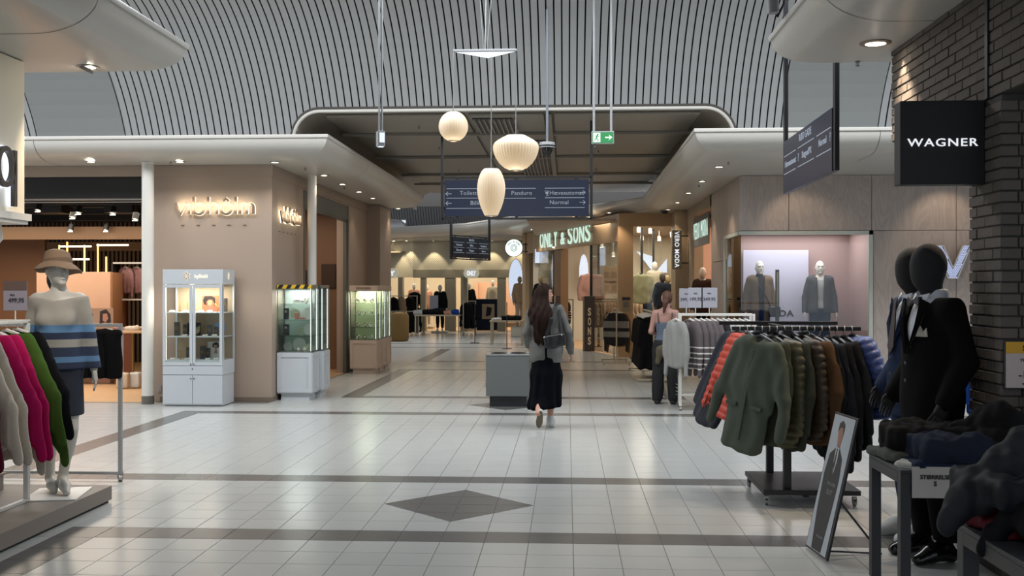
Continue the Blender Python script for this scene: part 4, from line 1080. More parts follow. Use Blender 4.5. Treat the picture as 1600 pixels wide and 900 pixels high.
# camera on top right cornice lip
e0 = at(1215, 48, 8.75)
t = thing('loudspeaker', 'white tube-shaped speaker clamped to the near right cornice edge', 'loudspeaker', (1.70, 8.3, ZL+.04))
m1 = MB(); m1.tube([(-.05, 0, .03), (-.06, 0, .3), (-.06, 0, .32)], [.045, .05, .03], 14); m1.build('body', m_hang, t)
m1 = MB(); m1.tube([(-.02, 0, 0), (.03, 0, .1), (.05, .02, .25), (.08, .05, .3)], .01, 6); m1.build('cable', m_black, t)
# wall socket, fire sign
p = atY(249.5, 608, 15.06); t = thing('wall_socket', 'white double power socket low on the taupe wall', 'socket', (p.x, 15.07, p.z))
m1 = MB(); m1.rbox(-.028, .028, -.012, 0, -.055, .055, .004); m1.build('plate', m_hang, t)
m1 = MB(); m1.lathe([(.018, -.0125), (.001, -.0135)], 14, (0, 0, .025), axis='y'); m1.lathe([(.018, -.0125), (.001, -.0135)], 14, (0, 0, -.025), axis='y'); m1.build('sockets', m_greige, t)
p = at(596, 412, 39.3); t = thing('fire_hose_sign', 'small red fire equipment sign at the far left of the corridor', 'sign', tuple(p))
m1 = MB(); m1.rbox(-.14, .14, -.02, .02, -.14, .14, .01); m1.build('plate', mat('sign_red', '#a3211d', .5, emit='#a3211d', estr=.15), t)
m1 = MB(); m1.box(-.09, -.04, -.025, -.02, -.09, .09); m1.box(.0, .1, -.025, -.02, -.03, .05); m1.build('pictogram', m_hang, t)
m1 = MB(); m1.box(-.3, -.14, 0, .02, .08, .1); m1.build('arm', m_black, t)
# ================================================================== FIGURES
def V3(*a): return np.array(a, float)
def jstand(spread=.0):
    J = dict(head=V3(0, -.01, 1.635), neck=V3(0, .01, 1.46), chest=V3(0, 0, 1.29), waist=V3(0, .0, 1.09), pelvis=V3(0, .0, .93))
    for s, n in ((-1, 'r'), (1, 'l')):
        J['sh'+n] = V3(s*.165, .01, 1.42); J['el'+n] = V3(s*.235, .03, 1.13); J['wr'+n] = V3(s*.26, -.04, .88)
        J['hip'+n] = V3(s*.085, 0, .90); J['kn'+n] = V3(s*.09, -.01, .48); J['an'+n] = V3(s*.09, .02, .08); J['toe'+n] = V3(s*.11, -.14, .025)
    return J
def head_prims(J, face=True, k=1.0, f=0, turn=0, ears=True):
    c = J['head']; ct, st = math.cos(turn), math.sin(turn)
    def q(x, y, z): return c+V3(x*ct-y*st, x*st+y*ct, z)*k
    rot = (0, 0, math.degrees(turn))
    P = [ell(q(0, .012, .015), V3(.073+f, .092+f, .105+f)*k, rot), ell(q(0, -.03, -.045), V3(.054+f, .062+f, .072+f)*k, rot, k=.04*k)]
    if face:
        P += [cap(q(0, -.082, .022), q(0, -.110, -.022), .007*k, .0105*k, k=.008*k), ell(q(0, -.100, -.028), V3(.017, .012, .007)*k, rot, k=.006), ell(q(0, -.091, -.052), V3(.022, .011, .0055)*k, rot, k=.004), ell(q(0, -.090, -.064), V3(.018, .011, .0065)*k, rot, k=.004),
              ell(q(0, -.076, -.095), V3(.026, .02, .018)*k, rot, k=.02), ell(q(0, -.075, .032), V3(.052, .016, .012)*k, rot, k=.02)]
        P += [ell(q(s*.034, -.096, .012), V3(.02, .022, .0135)*k, rot, op='-') for s in (-1, 1)]
        P += [ell(q(s*.033, -.070, .011), V3(.016, .014, .0125)*k, rot, k=.002) for s in (-1, 1)]; P += [ell(q(s*.033, -.083, .032), V3(.022, .008, .006)*k, rot, k=.01) for s in (-1, 1)]
    if ears: P += [ell(q(s*.074, .012, -.012), V3(.01, .02, .03)*k, rot, k=.01) for s in (-1, 1)]
    return P
def add_head(mb, J, turn=0, k=1.0, h=.0042, ears=True): return sdf_mb(head_prims(J, True, k, 0, turn, ears)+[cap(J['head']-V3(0, -.02, .14), J['head']-V3(0, -.02, .06), .046, .049, k=.03)], h, .014, mb=mb)
def neck_prims(J, f=0): return [cap(J['neck']-V3(0, -.01, .03), J['head']-V3(0, -.02, .06), .054+f, .05+f, k=.03)]
def torso_prims(J, f=0, fem=True, low=True, bust=True):
    P = [ell(J['chest'], V3(.145 if fem else .165, .1 if fem else .118, .185)+f), cap(J['shr']*[.8, 1, 1], J['shl']*[.8, 1, 1], .05+f, k=.06), ell(J['waist'], V3(.115 if fem else .15, .088 if fem else .11, .14)+f, k=.08)]
    if low: P.append(ell(J['pelvis'], V3(.16 if fem else .165, .115, .125)+f, k=.08))
    if fem and bust: P += [ell(J['chest']+V3(s*.068, -.075, -.02), V3(.06, .05, .055)+f*.6, k=.04) for s in (-1, 1)]
    return P
def arm_prims(J, f=0, which='rl', fem=True, f2=None):
    P = []; f2 = f if f2 is None else f2; g = 0 if fem else .008
    for n in which: P += [cap(J['sh'+n], J['el'+n], .047+f+g, .038+f+g, k=.03), cap(J['el'+n], J['wr'+n], .039+f+g, .026+f2+g, k=.02)]
    return P
def leg_prims(J, f=0, which='rl', fem=True, f2=None):
    P = []; f2 = f if f2 is None else f2
    for n in which:
        h_, k_, a_ = J['hip'+n], J['kn'+n], J['an'+n]
        P += [cap(h_, k_, .082+f, .052+(f+f2)/2, k=.04), cap(k_, a_, .05+(f+f2)/2, .033+f2, k=.02), cap(k_+(a_-k_)*.15+V3(0, .015, 0), k_+(a_-k_)*.45+V3(0, .02, 0), .048+f2, .044+f2, k=.03)]
    return P
def foot_prims(J, which='rl', f=0, flat=True):
    P = []
    for n in which:
        a_, t_ = J['an'+n], J['toe'+n]; d = (t_-a_); 
        heel = a_+V3(0, .035, -.045) if flat else a_-d/np.linalg.norm(d)*.04
        mid = a_*.45+t_*.55
        P += [cap(a_, heel, .032+f, .03+f, k=.02), cap(heel, mid+V3(0, 0, -.0), .03+f, .038+f, s=(1, 1, .9), k=.02), cap(mid, t_, .037+f, .024+f, s=(1.1, 1, .9), k=.02), cap(a_, mid, .03+f, .03+f, k=.02)]
    return P
HANDP = [rbx((0, 0, -.045), (.006, .026, .03), r=.009)]
for q_, (y_, L_) in enumerate(((-.03, .064), (-.0105, .074), (.0095, .07), (.028, .056))):
    HANDP += [cap((0, y_, -.078), (.006, y_*1.05, -.078-L_*.5), .0088, .008, k=.004), cap((.006, y_*1.05, -.078-L_*.5), (.022, y_*1.05, -.078-L_), .008, .0065, k=.003)]
HANDP += [cap((0, -.03, -.02), (.012, -.05, -.055), .012, .0095, k=.008), cap((.012, -.05, -.055), (.02, -.052, -.085), .0095, .0075, k=.003), cap((0, 0, .02), (0, 0, -.03), .024, .02, s=(.8, 1, 1), k=.012)]
def add_hand(mb, J, n, k=1.0, twist=0, h=.0045):
    w_, e_ = J['wr'+n], J['el'+n]; d = Vector(w_-e_).normalized(); zz = -d; s_ = 1 if n == 'r' else -1
    x0 = Vector((s_, .0, 0)); x0 = (x0-zz*x0.dot(zz)).normalized(); x0 = Matrix.Rotation(twist, 3, zz) @ x0; y0 = zz.cross(x0)
    M = Matrix((x0, y0, zz)).transposed().to_4x4() @ Matrix.Scale(k, 4); M.translation = Vector(w_)
    pr = HANDP if s_ == 1 else HANDP
    return sdf_mb(pr, h, .006, mb=mb, M=M)
def folds(a, fx, fz, ph=0):
    return lambda X, Y, Z: a*(np.sin(fx*X+2.1*np.sin(fz*Z+ph)+ph)*np.cos(fz*.7*Z-fx*.35*Y+ph*2)+.5*np.sin(fx*1.9*X-fz*1.3*Z+fx*Y+ph*3))
def zclip(z0=None, z1=None):
    def f(X, Y, Z):
        r = np.full_like(X, -9.0)
        if z0 is not None: r = np.maximum(r, z0-Z)
        if z1 is not None: r = np.maximum(r, Z-z1)
        return r
    return f
def skirt_prims(J, z0, z1, r0, r1, cx0=0, cy0=0, sy=.8):
    return [cap((0, 0, z1), (cx0, cy0, z0), r1, r0, s=(1, sy, .3))]
m_mannwhite = mat('mannequin_white', '#b3aea4', .45)
m_mannshop = mat('mannequin_shop', '#c9c3ba', .45)
m_mannblack = mat('mannequin_black_cloth', '#1d1c1e', .85, bump=.3, bscale=400)
def shift(prims, d): # move prims
    out = []
    for p in prims:
        p = list(p); p[1] = p[1]+d
        if p[0] == 'c': p[2] = p[2]+d
        out.append(tuple(p))
    return out

# ---------- near left mannequin: striped jumper, navy skirt, bucket hat
J = jstand()
J['shr'] = V3(-.155, .01, 1.42); J['shl'] = V3(.155, .01, 1.42); J['elr'] = V3(-.205, .06, 1.14); J['wrr'] = V3(-.20, .06, .89); J['ell'] = V3(.205, .05, 1.14); J['wrl'] = V3(.245, .03, .90)
J['knr'] = V3(-.07, .02, .48); J['anr'] = V3(-.09, .12, .10); J['toer'] = V3(-.02, -.03, .025)
J['knl'] = V3(.10, -.05, .48); J['anl'] = V3(.02, .04, .11); J['toel'] = V3(.09, -.12, .025)
J['hipl'] = V3(.085, 0, .9)
pm = at(91, 771, 7.8); bz = .135
t = thing('mannequin', 'white female mannequin in bucket hat, striped jumper and navy skirt on low plinth', 'mannequin', (pm.x, pm.y, bz), R(12))
t.scale = (1.03, 1.03, 1.04)
P = neck_prims(J)+torso_prims(J)+arm_prims(J)+leg_prims(J)+foot_prims(J)
mb = sdf_mb(P, .0085, .03); add_head(mb, J, R(38)); add_hand(mb, J, 'r'); add_hand(mb, J, 'l', twist=.3); mb.build('body', m_mannwhite, t)
def stripes(name, base, bands, rough=.85, axis='Z'):
    m = bpy.data.materials.new(name); m.use_nodes = True; nt = m.node_tree; b = nt.nodes['Principled BSDF']; L = nt.links.new; b.inputs['Roughness'].default_value = rough
    tc = nt.nodes.new('ShaderNodeTexCoord'); sp = nt.nodes.new('ShaderNodeSeparateXYZ'); L(tc.outputs['Object'], sp.inputs[0])
    mr = nt.nodes.new('ShaderNodeMapRange'); mr.inputs[1].default_value = bands[0][0]; mr.inputs[2].default_value = bands[-1][0]; L(sp.outputs[axis], mr.inputs[0])
    cr = nt.nodes.new('ShaderNodeValToRGB'); cr.color_ramp.interpolation = 'CONSTANT'; z0, z1 = bands[0][0], bands[-1][0]
    els = cr.color_ramp.elements; els[0].position = 0; els[0].color = hexc(base)
    els[1].position = min(1, (bands[1][0]-z0)/(z1-z0)); els[1].color = hexc(bands[1][1])
    for z, c in bands[2:-1]: e = els.new((z-z0)/(z1-z0)); e.color = hexc(c)
    L(mr.outputs[0], cr.inputs[0]); 
    n = nt.nodes.new('ShaderNodeTexNoise'); n.inputs['Scale'].default_value = 150; bp = nt.nodes.new('ShaderNodeBump'); bp.inputs['Strength'].default_value = .25; bp.inputs['Distance'].default_value = .004
    L(n.outputs[0], bp.inputs['Height']); L(bp.outputs[0], b.inputs['Normal']); L(cr.outputs[0], b.inputs['Base Color']); return m
m_jump = stripes('striped_jumper', '#1f2940', [(.90, 0), (.965, '#4f7192'), (1.005, '#232d45'), (1.075, '#8f8b84'), (1.13, '#232d45'), (1.18, '#5b80a4'), (1.235, '#9a948a'), (1.6, 0)])
P = torso_prims(J, .012)+arm_prims(J, .012, f2=.024)+[cap((0, 0, 1.1), (0, 0, .90), .16, .195, s=(1, .78, 1), k=.05)]
cl = zclip(.915, None)
def clj(X, Y, Z): return np.maximum(.915-Z, (Z-(1.41+.20*np.abs(X))))
mb = sdf_mb(P, .0085, .035, disp=folds(.004, 26, 14), clip=clj)
mb.build('jumper', m_jump, t)
mb = sdf_mb([cap((0, 0, .98), (0, -.01, .56), .165, .185, s=(1, .75, 1)), ell(J['pelvis'], (.175, .13, .13))], .009, .03, disp=folds(.003, 20, 6), clip=zclip(.575, 1.0)); mb.build('skirt', mat('navy_skirt', '#171c2c', .8), t)
# bucket hat
hat = MB(); prof = [(.001, .13), (.05, .128), (.082, .112), (.094, .06), (.098, .035), (.101, .03), (.125, .012), (.158, -.022), (.159, -.027), (.155, -.026), (.12, .004), (.096, .022)]
hm = MB(); hm.lathe(prof, 40); 
hm.v = [(x, y*1.12, z-.015*math.cos(math.atan2(y, x))*(abs(x)+abs(y))/.16+.006*math.sin(5*math.atan2(y, x))*max(0, (math.hypot(x, y)-.1)/.06)) for x, y, z in hm.v]
h_ = hm.build('bucket_hat', mat('tan_hat', '#7d6650', .85, bump=.3, bscale=200), t, (0, 0, 0), (R(-6), 0, R(38))); h_.location = tuple(J['head']+V3(0, .01, .02))
hb_ = MB(); hb_.lathe([(.0985, .062), (.100, .034)], 40); hb_.v = [(x, y*1.12, z) for x, y, z in hb_.v]; hb_.build('hat_band', mat('hat_band', '#6b5642', .85), h_)
mb = sdf_mb([ell(J['head']+V3(-.03, .065, -.05), (.06, .05, .09)), cap(J['head']+V3(-.06, .05, -.06), J['head']+V3(-.06, .06, -.12), .03, .02)], .009, .03, disp=folds(.003, 90, 20)); mb.build('dark_hair', mat('dark_wig', '#241c18', .6), t)
fp = MB(); fp.rbox(-.02, .36, -.26, .22, -.006, .004, .003, Matrix.Translation((-.17, 0, 0))); fp.build('foot_plate', m_white, t)

# ---------- walking woman in grey blazer
pw = fl(855, 668); m_skin = mat('skin', '#b98a74', .5); m_skinp = mat('skin_pale', '#a88073', .5)
J = jstand(); 
J['head'] = V3(.02, -.03, 1.60); J['neck'] = V3(0, .0, 1.44)
J['shr'] = V3(-.175, .02, 1.40); J['shl'] = V3(.165, -.01, 1.39)
J['elr'] = V3(-.27, .07, 1.13); J['wrr'] = V3(-.305, -.03, .90)
J['ell'] = V3(.235, .02, 1.12); J['wrl'] = V3(.20, -.17, .97)
# facing -Y; trailing (image-left = her left = +x) foot has its heel up
J['knr'] = V3(-.07, -.06, .48); J['anr'] = V3(-.055, -.0, .085); J['toer'] = V3(-.075, -.16, .035)
J['knl'] = V3(.09, -.02, .46); J['anl'] = V3(.10, .30, .20); J['toel'] = V3(.075, .24, .035)
t = thing('person', 'woman walking away in grey blazer and long dark skirt, black shoulder bag', 'person', (pw.x-.02, pw.y+.05, 0), PI+R(4))
t.scale = (1.02, 1.02, 1.02)
P = neck_prims(J)+torso_prims(J)+arm_prims(J)+leg_prims(J)
mb = sdf_mb(P, .009, .03); add_head(mb, J, R(-74), 1, .0042, False); add_hand(mb, J, 'r', .95); add_hand(mb, J, 'l', .95); mb.build('body', m_skin, t)
m_blazer = mat('grey_blazer', '#5f5f5c', .85, bump=.25, bscale=350, var=.05, vscale=30)
P = torso_prims(J, .024, bust=False)+arm_prims(J, .008, f2=.016)+[cap((0, 0, 1.15), (-.01, .01, .78), .15, .195, s=(1, .68, 1), k=.08), cap((-.12, 0, 1.39), (.12, 0, 1.39), .07, s=(1, .9, 1), k=.04)]
def bl_disp(X, Y, Z):
    d = .005*np.sin(20*X+3*np.sin(7*Z))*np.cos(9*Z+5*Y)+.004*np.sin(34*Z+12*X)
    return d
def bl_clip(X, Y, Z):
    r = np.maximum(.775-Z, Z-1.475)
    vent = np.minimum(.97-Z, np.minimum(.012-np.abs(X+.0-.012*(Z-.8)), Y-.03))     # back vent
    return np.maximum(r, vent)
mb = sdf_mb(P, .0085, .04, disp=bl_disp, clip=bl_clip); bz_ = mb.build('blazer', m_blazer, t)
g = MB()
for k in range(3): g.sphere((-.335+.006*k, -.0+.0*k, .955-.022*k), .006, 8, 6)
g.build('cuff_buttons', m_black, t)
m_dkskirt = mat('dark_skirt', '#05070d', .9, spec=.1)
P = [cap((0, 0, .95), (0, .02, .62), .165, .18, s=(1, .8, 1)), cap((0, .02, .62), (.015, .06, .26), .18, .19, s=(1, .95, .6)), cap((.06, .1, .3), (.08, .15, .26), .11, s=(1, 1, .5))]
def sk_clip(X, Y, Z): return np.maximum((.235-.10*(X-.0)*1.0)-Z-.0, Z-.95)
mb = sdf_mb(P, .0095, .05, disp=lambda X, Y, Z: .010*(1-np.clip((Z-.25)/.6, 0, 1))*np.sin(11*np.arctan2(Y-.02, X)+2*np.sin(4*Z))+.003*np.sin(40*X), clip=sk_clip); mb.build('long_skirt', m_dkskirt, t)
m_sneak = mat('white_sneaker', '#b9b9b5', .6); m_sole = mat('sneaker_sole', '#6c6252', .8)
mb = sdf_mb(foot_prims(J, 'r', .008)+[cap((-.055, .02, .09), (-.055, .0, .11), .04, .04)], .007, .02); mb.build('sneaker', m_sneak, t)
so = MB(); so.rbox(-.052, .04, -.2, .06, 0, .022, .01, Matrix.Translation((-.06, 0, 0)) @ Matrix.Rotation(R(-6), 4, 'Z')); so.build('sole', m_sneak, t)
# trailing shoe seen from below: its own frame, toe down, heel up
sh_prims = [cap((0, -.07, .035), (0, .085, .035), .036, .036, s=(1, 1, .9)), cap((0, .06, .05), (0, .075, .10), .034, .036), cap((0, -.09, .03), (0, .02, .05), .034, .032)]
Ms = Matrix.Translation((.095, .235, .025)) @ Matrix.Rotation(R(-6), 4, 'Y') @ Matrix.Rotation(R(66), 4, 'X') @ Matrix.Translation((0, .11, 0))
mb = sdf_mb(sh_prims, .007, .02, M=Ms); mb.build('sneaker', m_sneak, t)
so = MB(); ring = [(.042*math.cos(R(a))*(1 if math.sin(R(a)) < 0 else .88), .115*math.sin(R(a))*(1.0)+.0) for a in range(0, 360, 15)]
so.poly([Ms @ Vector((x, y, .012)) for x, y in ring], .018, Ms.to_3x3() @ Vector((0, 0, -1))); so.build('sole', m_sole, t)
# long brown hair down the back
m_hair = mat('long_brown_hair', '#22130c', .8, spec=.2, bump=.35, bscale=30, stretch=(12, 12, .8), var=.3, vscale=14)
hd = J['head']
P = [ell(hd+V3(.004, .022, .022), (.088, .1, .108)), cap(hd+V3(.01, .06, -.02), V3(.05, .12, 1.30), .085, .115, s=(1, .6, 1)), cap(V3(.05, .12, 1.32), V3(.075, .135, 1.07), .12, .075, s=(1, .42, 1)), cap(V3(.02, .13, 1.2), V3(.0, .135, 1.03), .055, .03, s=(1, .6, 1)), cap(hd+V3(.07, -.0, .02), V3(.16, .06, 1.35), .04, .06, s=(1, .8, 1))]
face_dir = R(-74)
def hclip(X, Y, Z):   # keep the face free
    fx, fy = math.sin(-face_dir)*-1, -math.cos(face_dir)
    fx = -math.sin(-face_dir); dd = (X-hd[0])*fx+(Y-hd[1])*fy
    return np.where(Z > hd[2]-.16, np.minimum(dd-.028, (hd[2]+.055-Z)), -9)
mb = sdf_mb(P, .0085, .045, disp=lambda X, Y, Z: .005*np.sin(85*X+5*np.sin(9*Z))+.004*np.sin(140*X-8*Z), clip=hclip); mb.build('long_hair', m_hair, t)
# shoulder bag
bag = thing('shoulder_bag', 'small black shoulder bag with strap worn by the walking woman', 'bag', (pw.x-.02, pw.y+.05, 0), PI+R(4)); bag.scale = (1.02,)*3
m_leather = mat('black_leather', '#101114', .35)
Mb = Matrix.Translation((-.095, .215, 1.045)) @ Matrix.Rotation(R(10), 4, 'Y')
mb = sdf_mb([rbx((0, 0, 0), (.10, .02, .045), r=.03), ell((0, .0, -.04), (.11, .04, .05)), rbx((-.0, .02, .02), (.085, .01, .03), r=.015)], .007, .02, disp=lambda X, Y, Z: .003*np.sin(60*X+20*Z), M=Mb); mb.build('bag_body', m_leather, bag)
st = MB(); pts = [Mb @ Vector((.105, 0, .03)), Vector((-.02, .2, 1.17)), Vector((-.06, .17, 1.30)), Vector((-.115, .085, 1.455)), Vector((-.13, .02, 1.485))]
rings = []
for i, p in enumerate(pts):
    wd = .022; rings.append([p+Vector((wd, 0, 0)), p+Vector((-wd, 0, 0)), p+Vector((-wd, .01, .0)), p+Vector((wd, .01, 0))])
st.loft(rings, smooth=False)
st.bar(Mb @ Vector((-.1, 0, .04)), (-.17, .15, 1.25), .03, .01); st.bar((-.17, .15, 1.25), (-.15, .05, 1.475), .03, .01); st.build('strap', m_leather, bag)
st = MB(); st.lathe([(.018, 0), (.022, .004), (.018, .008)], 12, tuple(Mb @ Vector((.105, .02, .05))), axis='y'); st.sphere(tuple(Mb @ Vector((-.09, .04, .05))), .012, 8, 6); st.build('buckle', m_steel, bag)

# ---------- second woman at the rack
p2 = fl(1040, 631)
J = jstand(); J['head'] = V3(-.02, -.03, 1.54); J['neck'] = V3(0, .0, 1.39); J['chest'][2] = 1.22; J['waist'][2] = 1.03; J['pelvis'][2] = .88
for n, s in (('r', -1), ('l', 1)):
    J['sh'+n] = V3(s*.155, .01, 1.33); J['el'+n] = V3(s*.21, .02, 1.06); J['wr'+n] = V3(s*.16, -.2, 1.0); J['hip'+n][2] = .85; J['kn'+n] = V3(s*.1, -.01, .45); J['an'+n] = V3(s*.115, .02, .08); J['toe'+n] = V3(s*.13, -.13, .03)
t = thing('person', 'woman with ponytail in grey strappy top and black trousers facing the clothes rack', 'person', (p2.x, p2.y, 0), PI+R(-12))
P = neck_prims(J)+torso_prims(J)+arm_prims(J)+leg_prims(J)
mb = sdf_mb(P, .01, .03); add_head(mb, J, R(-35), .98, .006, False); add_hand(mb, J, 'r', .95, h=.006); add_hand(mb, J, 'l', .95, h=.006); mb.build('body', m_skinp, t)
mb = sdf_mb(torso_prims(J, .012), .01, .03, disp=lambda X, Y, Z: .002*np.sin(150*Z), clip=zclip(.93, 1.2)); mb.build('strappy_top', mat('grey_top', '#535d6c', .7), t)
st = MB(); 
for s in (-1, 1): st.tube([(s*.09, .105, 1.19), (s*.105, .07, 1.33), (s*.11, .0, 1.385)], .008, 6)
st.build('straps', m_black, t)
P = [cap(J['hipr'], (-.12, .02, .1), .105, .085, s=(1, 1, 1)), cap(J['hipl'], (.12, .02, .1), .105, .085), ell(J['pelvis'], (.175, .13, .12))]
mb = sdf_mb(P, .011, .04, disp=folds(.005, 25, 12), clip=zclip(.04, .96)); mb.build('black_trousers', mat('black_jersey', '#0e0e10', .8), t)
st = MB()
for q in range(4): st.bar((-.19, .04, .13+q*.05), (-.165, .11, .155+q*.05), .014, .006)
for q in range(3): st.bar((.2, .04, .08+q*.03), (.19, .1, .1+q*.03), .012, .006)
st.build('white_stripes', m_sneak, t)
mb = sdf_mb(foot_prims(J, 'rl', .012), .01, .02); mb.build('black_shoes', m_black2, t)
hd = J['head']; m_hair2 = mat('auburn_hair', '#50301f', .5, bump=.5, bscale=30, stretch=(10, 10, 1), var=.25, vscale=20)
def hclip2(X, Y, Z):
    fx, fy = -math.sin(R(35)), -math.cos(R(35)); dd = (X-hd[0])*fx+(Y-hd[1])*fy; return np.minimum(dd-.03, hd[2]+.05-Z)
mb = sdf_mb([ell(hd+V3(0, .018, .02), (.083, .098, .105)), ell(hd+V3(.0, .12, -.03), (.04, .04, .045), k=.01), cap(hd+V3(.01, .14, -.05), hd+V3(.03, .15, -.19), .042, .02)], .01, .02, disp=lambda X, Y, Z: .003*np.sin(120*X+30*Z), clip=hclip2); mb.build('ponytail_hair', m_hair2, t)
mb = sdf_mb([ell((-.02, .12, .80), (.15, .06, .09)), cap((.06, .12, .78), (.1, .13, .62), .06, .04), cap((-.12, .1, .8), (-.19, .02, .84), .05, .04)], .011, .03, disp=folds(.006, 30, 22)); mb.build('tied_jacket', mat('khaki_jacket', '#4e4636', .85), t)
# ================================================================== GARMENTS
def fabric(name, col, rough=.85, b=.2, bs=250, var=.08, vs=12): return mat(name, col, rough, bump=b, bscale=bs, var=var, vscale=vs, spec=.15 if rough > .6 else .4)
def hanger_mb(w_=.2, drop=.05, wide=.03):
    m = MB(); m.tube([(0, 0, .0), (.012, 0, .012), (.022, 0, 0), (.018, 0, -.014), (0, 0, -.024), (0, 0, -.06)], .0022, 6)
    m.tube([(-w_, 0, -.06-drop), (-w_*.55, 0, -.06-drop*.45), (0, 0, -.055), (w_*.55, 0, -.06-drop*.45), (w_, 0, -.06-drop)], [.010, .014, .014, .014, .010], 6); return m
m_hangw = mat('hanger_white', '#c9c6bf', .5); m_hangb = mat('hanger_black', '#17171a', .4)
def coat_prims(w=.22, L=.72, sl=.5, th=.045, sr=.052, splay=.09, top=-.10, taper=1.0, hood=False, collar=.03):
    P = [cap((-w*.72, 0, top-.035), (w*.72, 0, top-.035), .045, s=(1, th/.05, 1)), cap((0, 0, top-.12), (0, 0, top-L), w*.92, w*.98*taper, s=(1, th/w*.95, .2), k=.05),
         cap((0, 0, top-.10), (0, 0, top-.3), w*.85, w*.92, s=(1, th/w, .5), k=.05)]
    for s in (-1, 1): P += [cap((s*w*.86, 0, top-.07), (s*(w+splay*.6), .005, top-.07-sl*.55), sr*1.1, sr, s=(1, .72, 1), k=.03), cap((s*(w+splay*.6), .005, top-.07-sl*.55), (s*(w+splay*.8), -.01, top-.07-sl), sr, sr*.72, s=(1, .72, 1), k=.02)]
    P += [cap((-.045, .005, top+.005), (.045, .005, top+.005), collar, s=(1.2, .9, 1), k=.02), ell((0, -.035, top+.03), (.045, .04, .045), op='-')]
    if hood: P += [ell((0, .045, top-.06), (.10, .04, .09))]
    return P
def puffer_disp(p=.062, a=.012): return lambda X, Y, Z: -a*np.abs(np.sin(PI*(Z+.04*np.abs(X))/p))**.6+.3*a+.0015*np.sin(60*X+9*Z)
def make_garment(name, label, cat, m, prims, disp=None, clip=None, h=.0095, k=.03, zipc=None, hang=m_hangb, group=None, hw=.19, mb_extra=None, L=.72):
    t = thing(name, label, cat, (0, 0, 0), 0, group)
    mb = sdf_mb(prims, h, k, disp=disp, clip=clip); mb.build('fabric', m, t)
    hanger_mb(hw).build('hanger', hang, t)
    if zipc:
        z = MB(); z.tube([(.0, -.052, -.16), (.004, -.056, -.10-L*.5), (0, -.052, -.10-L+.03)], .0035, 6); z.build('zip', zipc, t)
    return t
def dup(o, loc, rz, label, tilt=0, m=None, scale=None):
    r = clone(o, loc, rz, label)
    if m:
        for c in kids(r):
            if c.name.startswith('fabric'): c.data = c.data.copy(); c.data.materials[0] = m
    if scale: r.scale = scale
    return r
# ---- jacket stand on the right: black base on castors, two posts, two arms
bp = fl(1197, 785); jx, jy = bp.x, bp.y
t = thing('clothes_stand', 'black clothes stand with flat base on castors carrying outdoor jackets', 'clothes rack', (1.86, 8.5, 0))
m_bmetal = mat('black_powder', '#1b1b1d', .45)
m1 = MB(); m1.rbox(-.33, .42, -.42, .42, .085, .125, .006); m1.build('base_plate', m_bmetal, t)
m1 = MB(); m1.box(-.02, .02, -.42, .42, .07, .085); m1.build('base_rib', m_bmetal, t)
for y in (-.33, .36): m1 = MB(); m1.rbox(-.16, -.10, y-.025, y+.025, .125, 1.37, .004); m1.build('post', m_bmetal, t)
cm = MB(); cm.lathe([(.022, -.012), (.026, -.01), (.026, .01), (.022, .012)], 16, (0, 0, .026), True, 'x'); cm.box(-.016, .016, -.006, .022, .03, .07); cm.box(-.016, -.013, -.012, .012, .02, .06); cm.box(.013, .016, -.012, .012, .02, .06)
c0 = cm.build('castor', m_steel, t, (-.30, -.38, 0))
for q in ((.38, -.38), (-.30, .38), (.38, .38)): share(c0, 'castor', t, (q[0], q[1], 0))
ra, rb_ = at(1146, 507, 8.55), at(1310, 513, 8.35)
for y, zz in ((-.33, 1.38), (.36, 1.40)):
    m1 = MB(); m1.rbox(-.56, .44, y-.016, y+.016, zz-.016, zz+.016, .004); m1.build('arm', m_bmetal, t)
m1 = MB(); m1.rbox(-.15, -.11, -.33, .36, 1.37, 1.40, .004); m1.build('cross_arm', m_bmetal, t)
rg = MB()
for k in range(16): x = -.5+k*.058; rg.lathe([(.0235, -.004), (.0235, .004)], 10, (x, -.33, 1.38), False, 'x')
rg.build('size_rings', m_sneak, t)['kind'] = 'stuff'
zA = 1.385
mO = fabric('olive_coat', '#4c5348', .8, .15); mOr = fabric('orange_puffer', '#c23a1e', .5, .1, 80); mOl = fabric('khaki_quilt', '#46422c', .5, .1, 80)
mDk = fabric('charcoal_coat', '#2f3138', .8); mGr = fabric('olive_dark', '#3b3d30', .8); mBr = fabric('brown_quilt', '#33291c', .55, .1, 80); mBl = fabric('black_coat', '#101114', .8)
mNb = fabric('blue_puffer', '#3d4c80', .4, .1, 80); mRu = fabric('rust_brown', '#4a3420', .8); mBk2 = fabric('blue_black', '#12151d', .75)
coatA = make_garment('jacket', 'large olive green coat with open front hanging foremost on the black stand', 'jacket', mO, coat_prims(.24, .78, .58, .05, .058, .16, taper=1.12), lambda X, Y, Z: folds(.006, 13, 7, .4)(X, Y, Z)+.0035*np.sin(42*X+9*Z+2*np.sin(11*Z)), L=.78, zipc=m_bmetal)
for sx_ in (-1, 1):
    m1 = MB(); m1.rbox(sx_*.13-.055, sx_*.13+.055, -.068, -.052, -.60, -.57, .004); m1.build('pocket_flap', mO, coatA)
m1 = MB(); m1.rbox(-.03, .012, -.064, -.05, -.84, -.17, .004); m1.build('front_placket', mO, coatA)
puffA = make_garment('jacket', 'bright orange quilted puffer jacket behind the olive green coat', 'jacket', mOr, coat_prims(.21, .66, .56, .055, .06, .12), puffer_disp(), k=.02, L=.66, zipc=m_black)
slimA = make_garment('jacket', 'x', 'jacket', mGr, coat_prims(.20, .74, .55, .04, .05, .05), lambda X, Y, Z: folds(.006, 18, 8, 1.2)(X, Y, Z)+.003*np.sin(50*X-10*Z), L=.74, zipc=m_black)
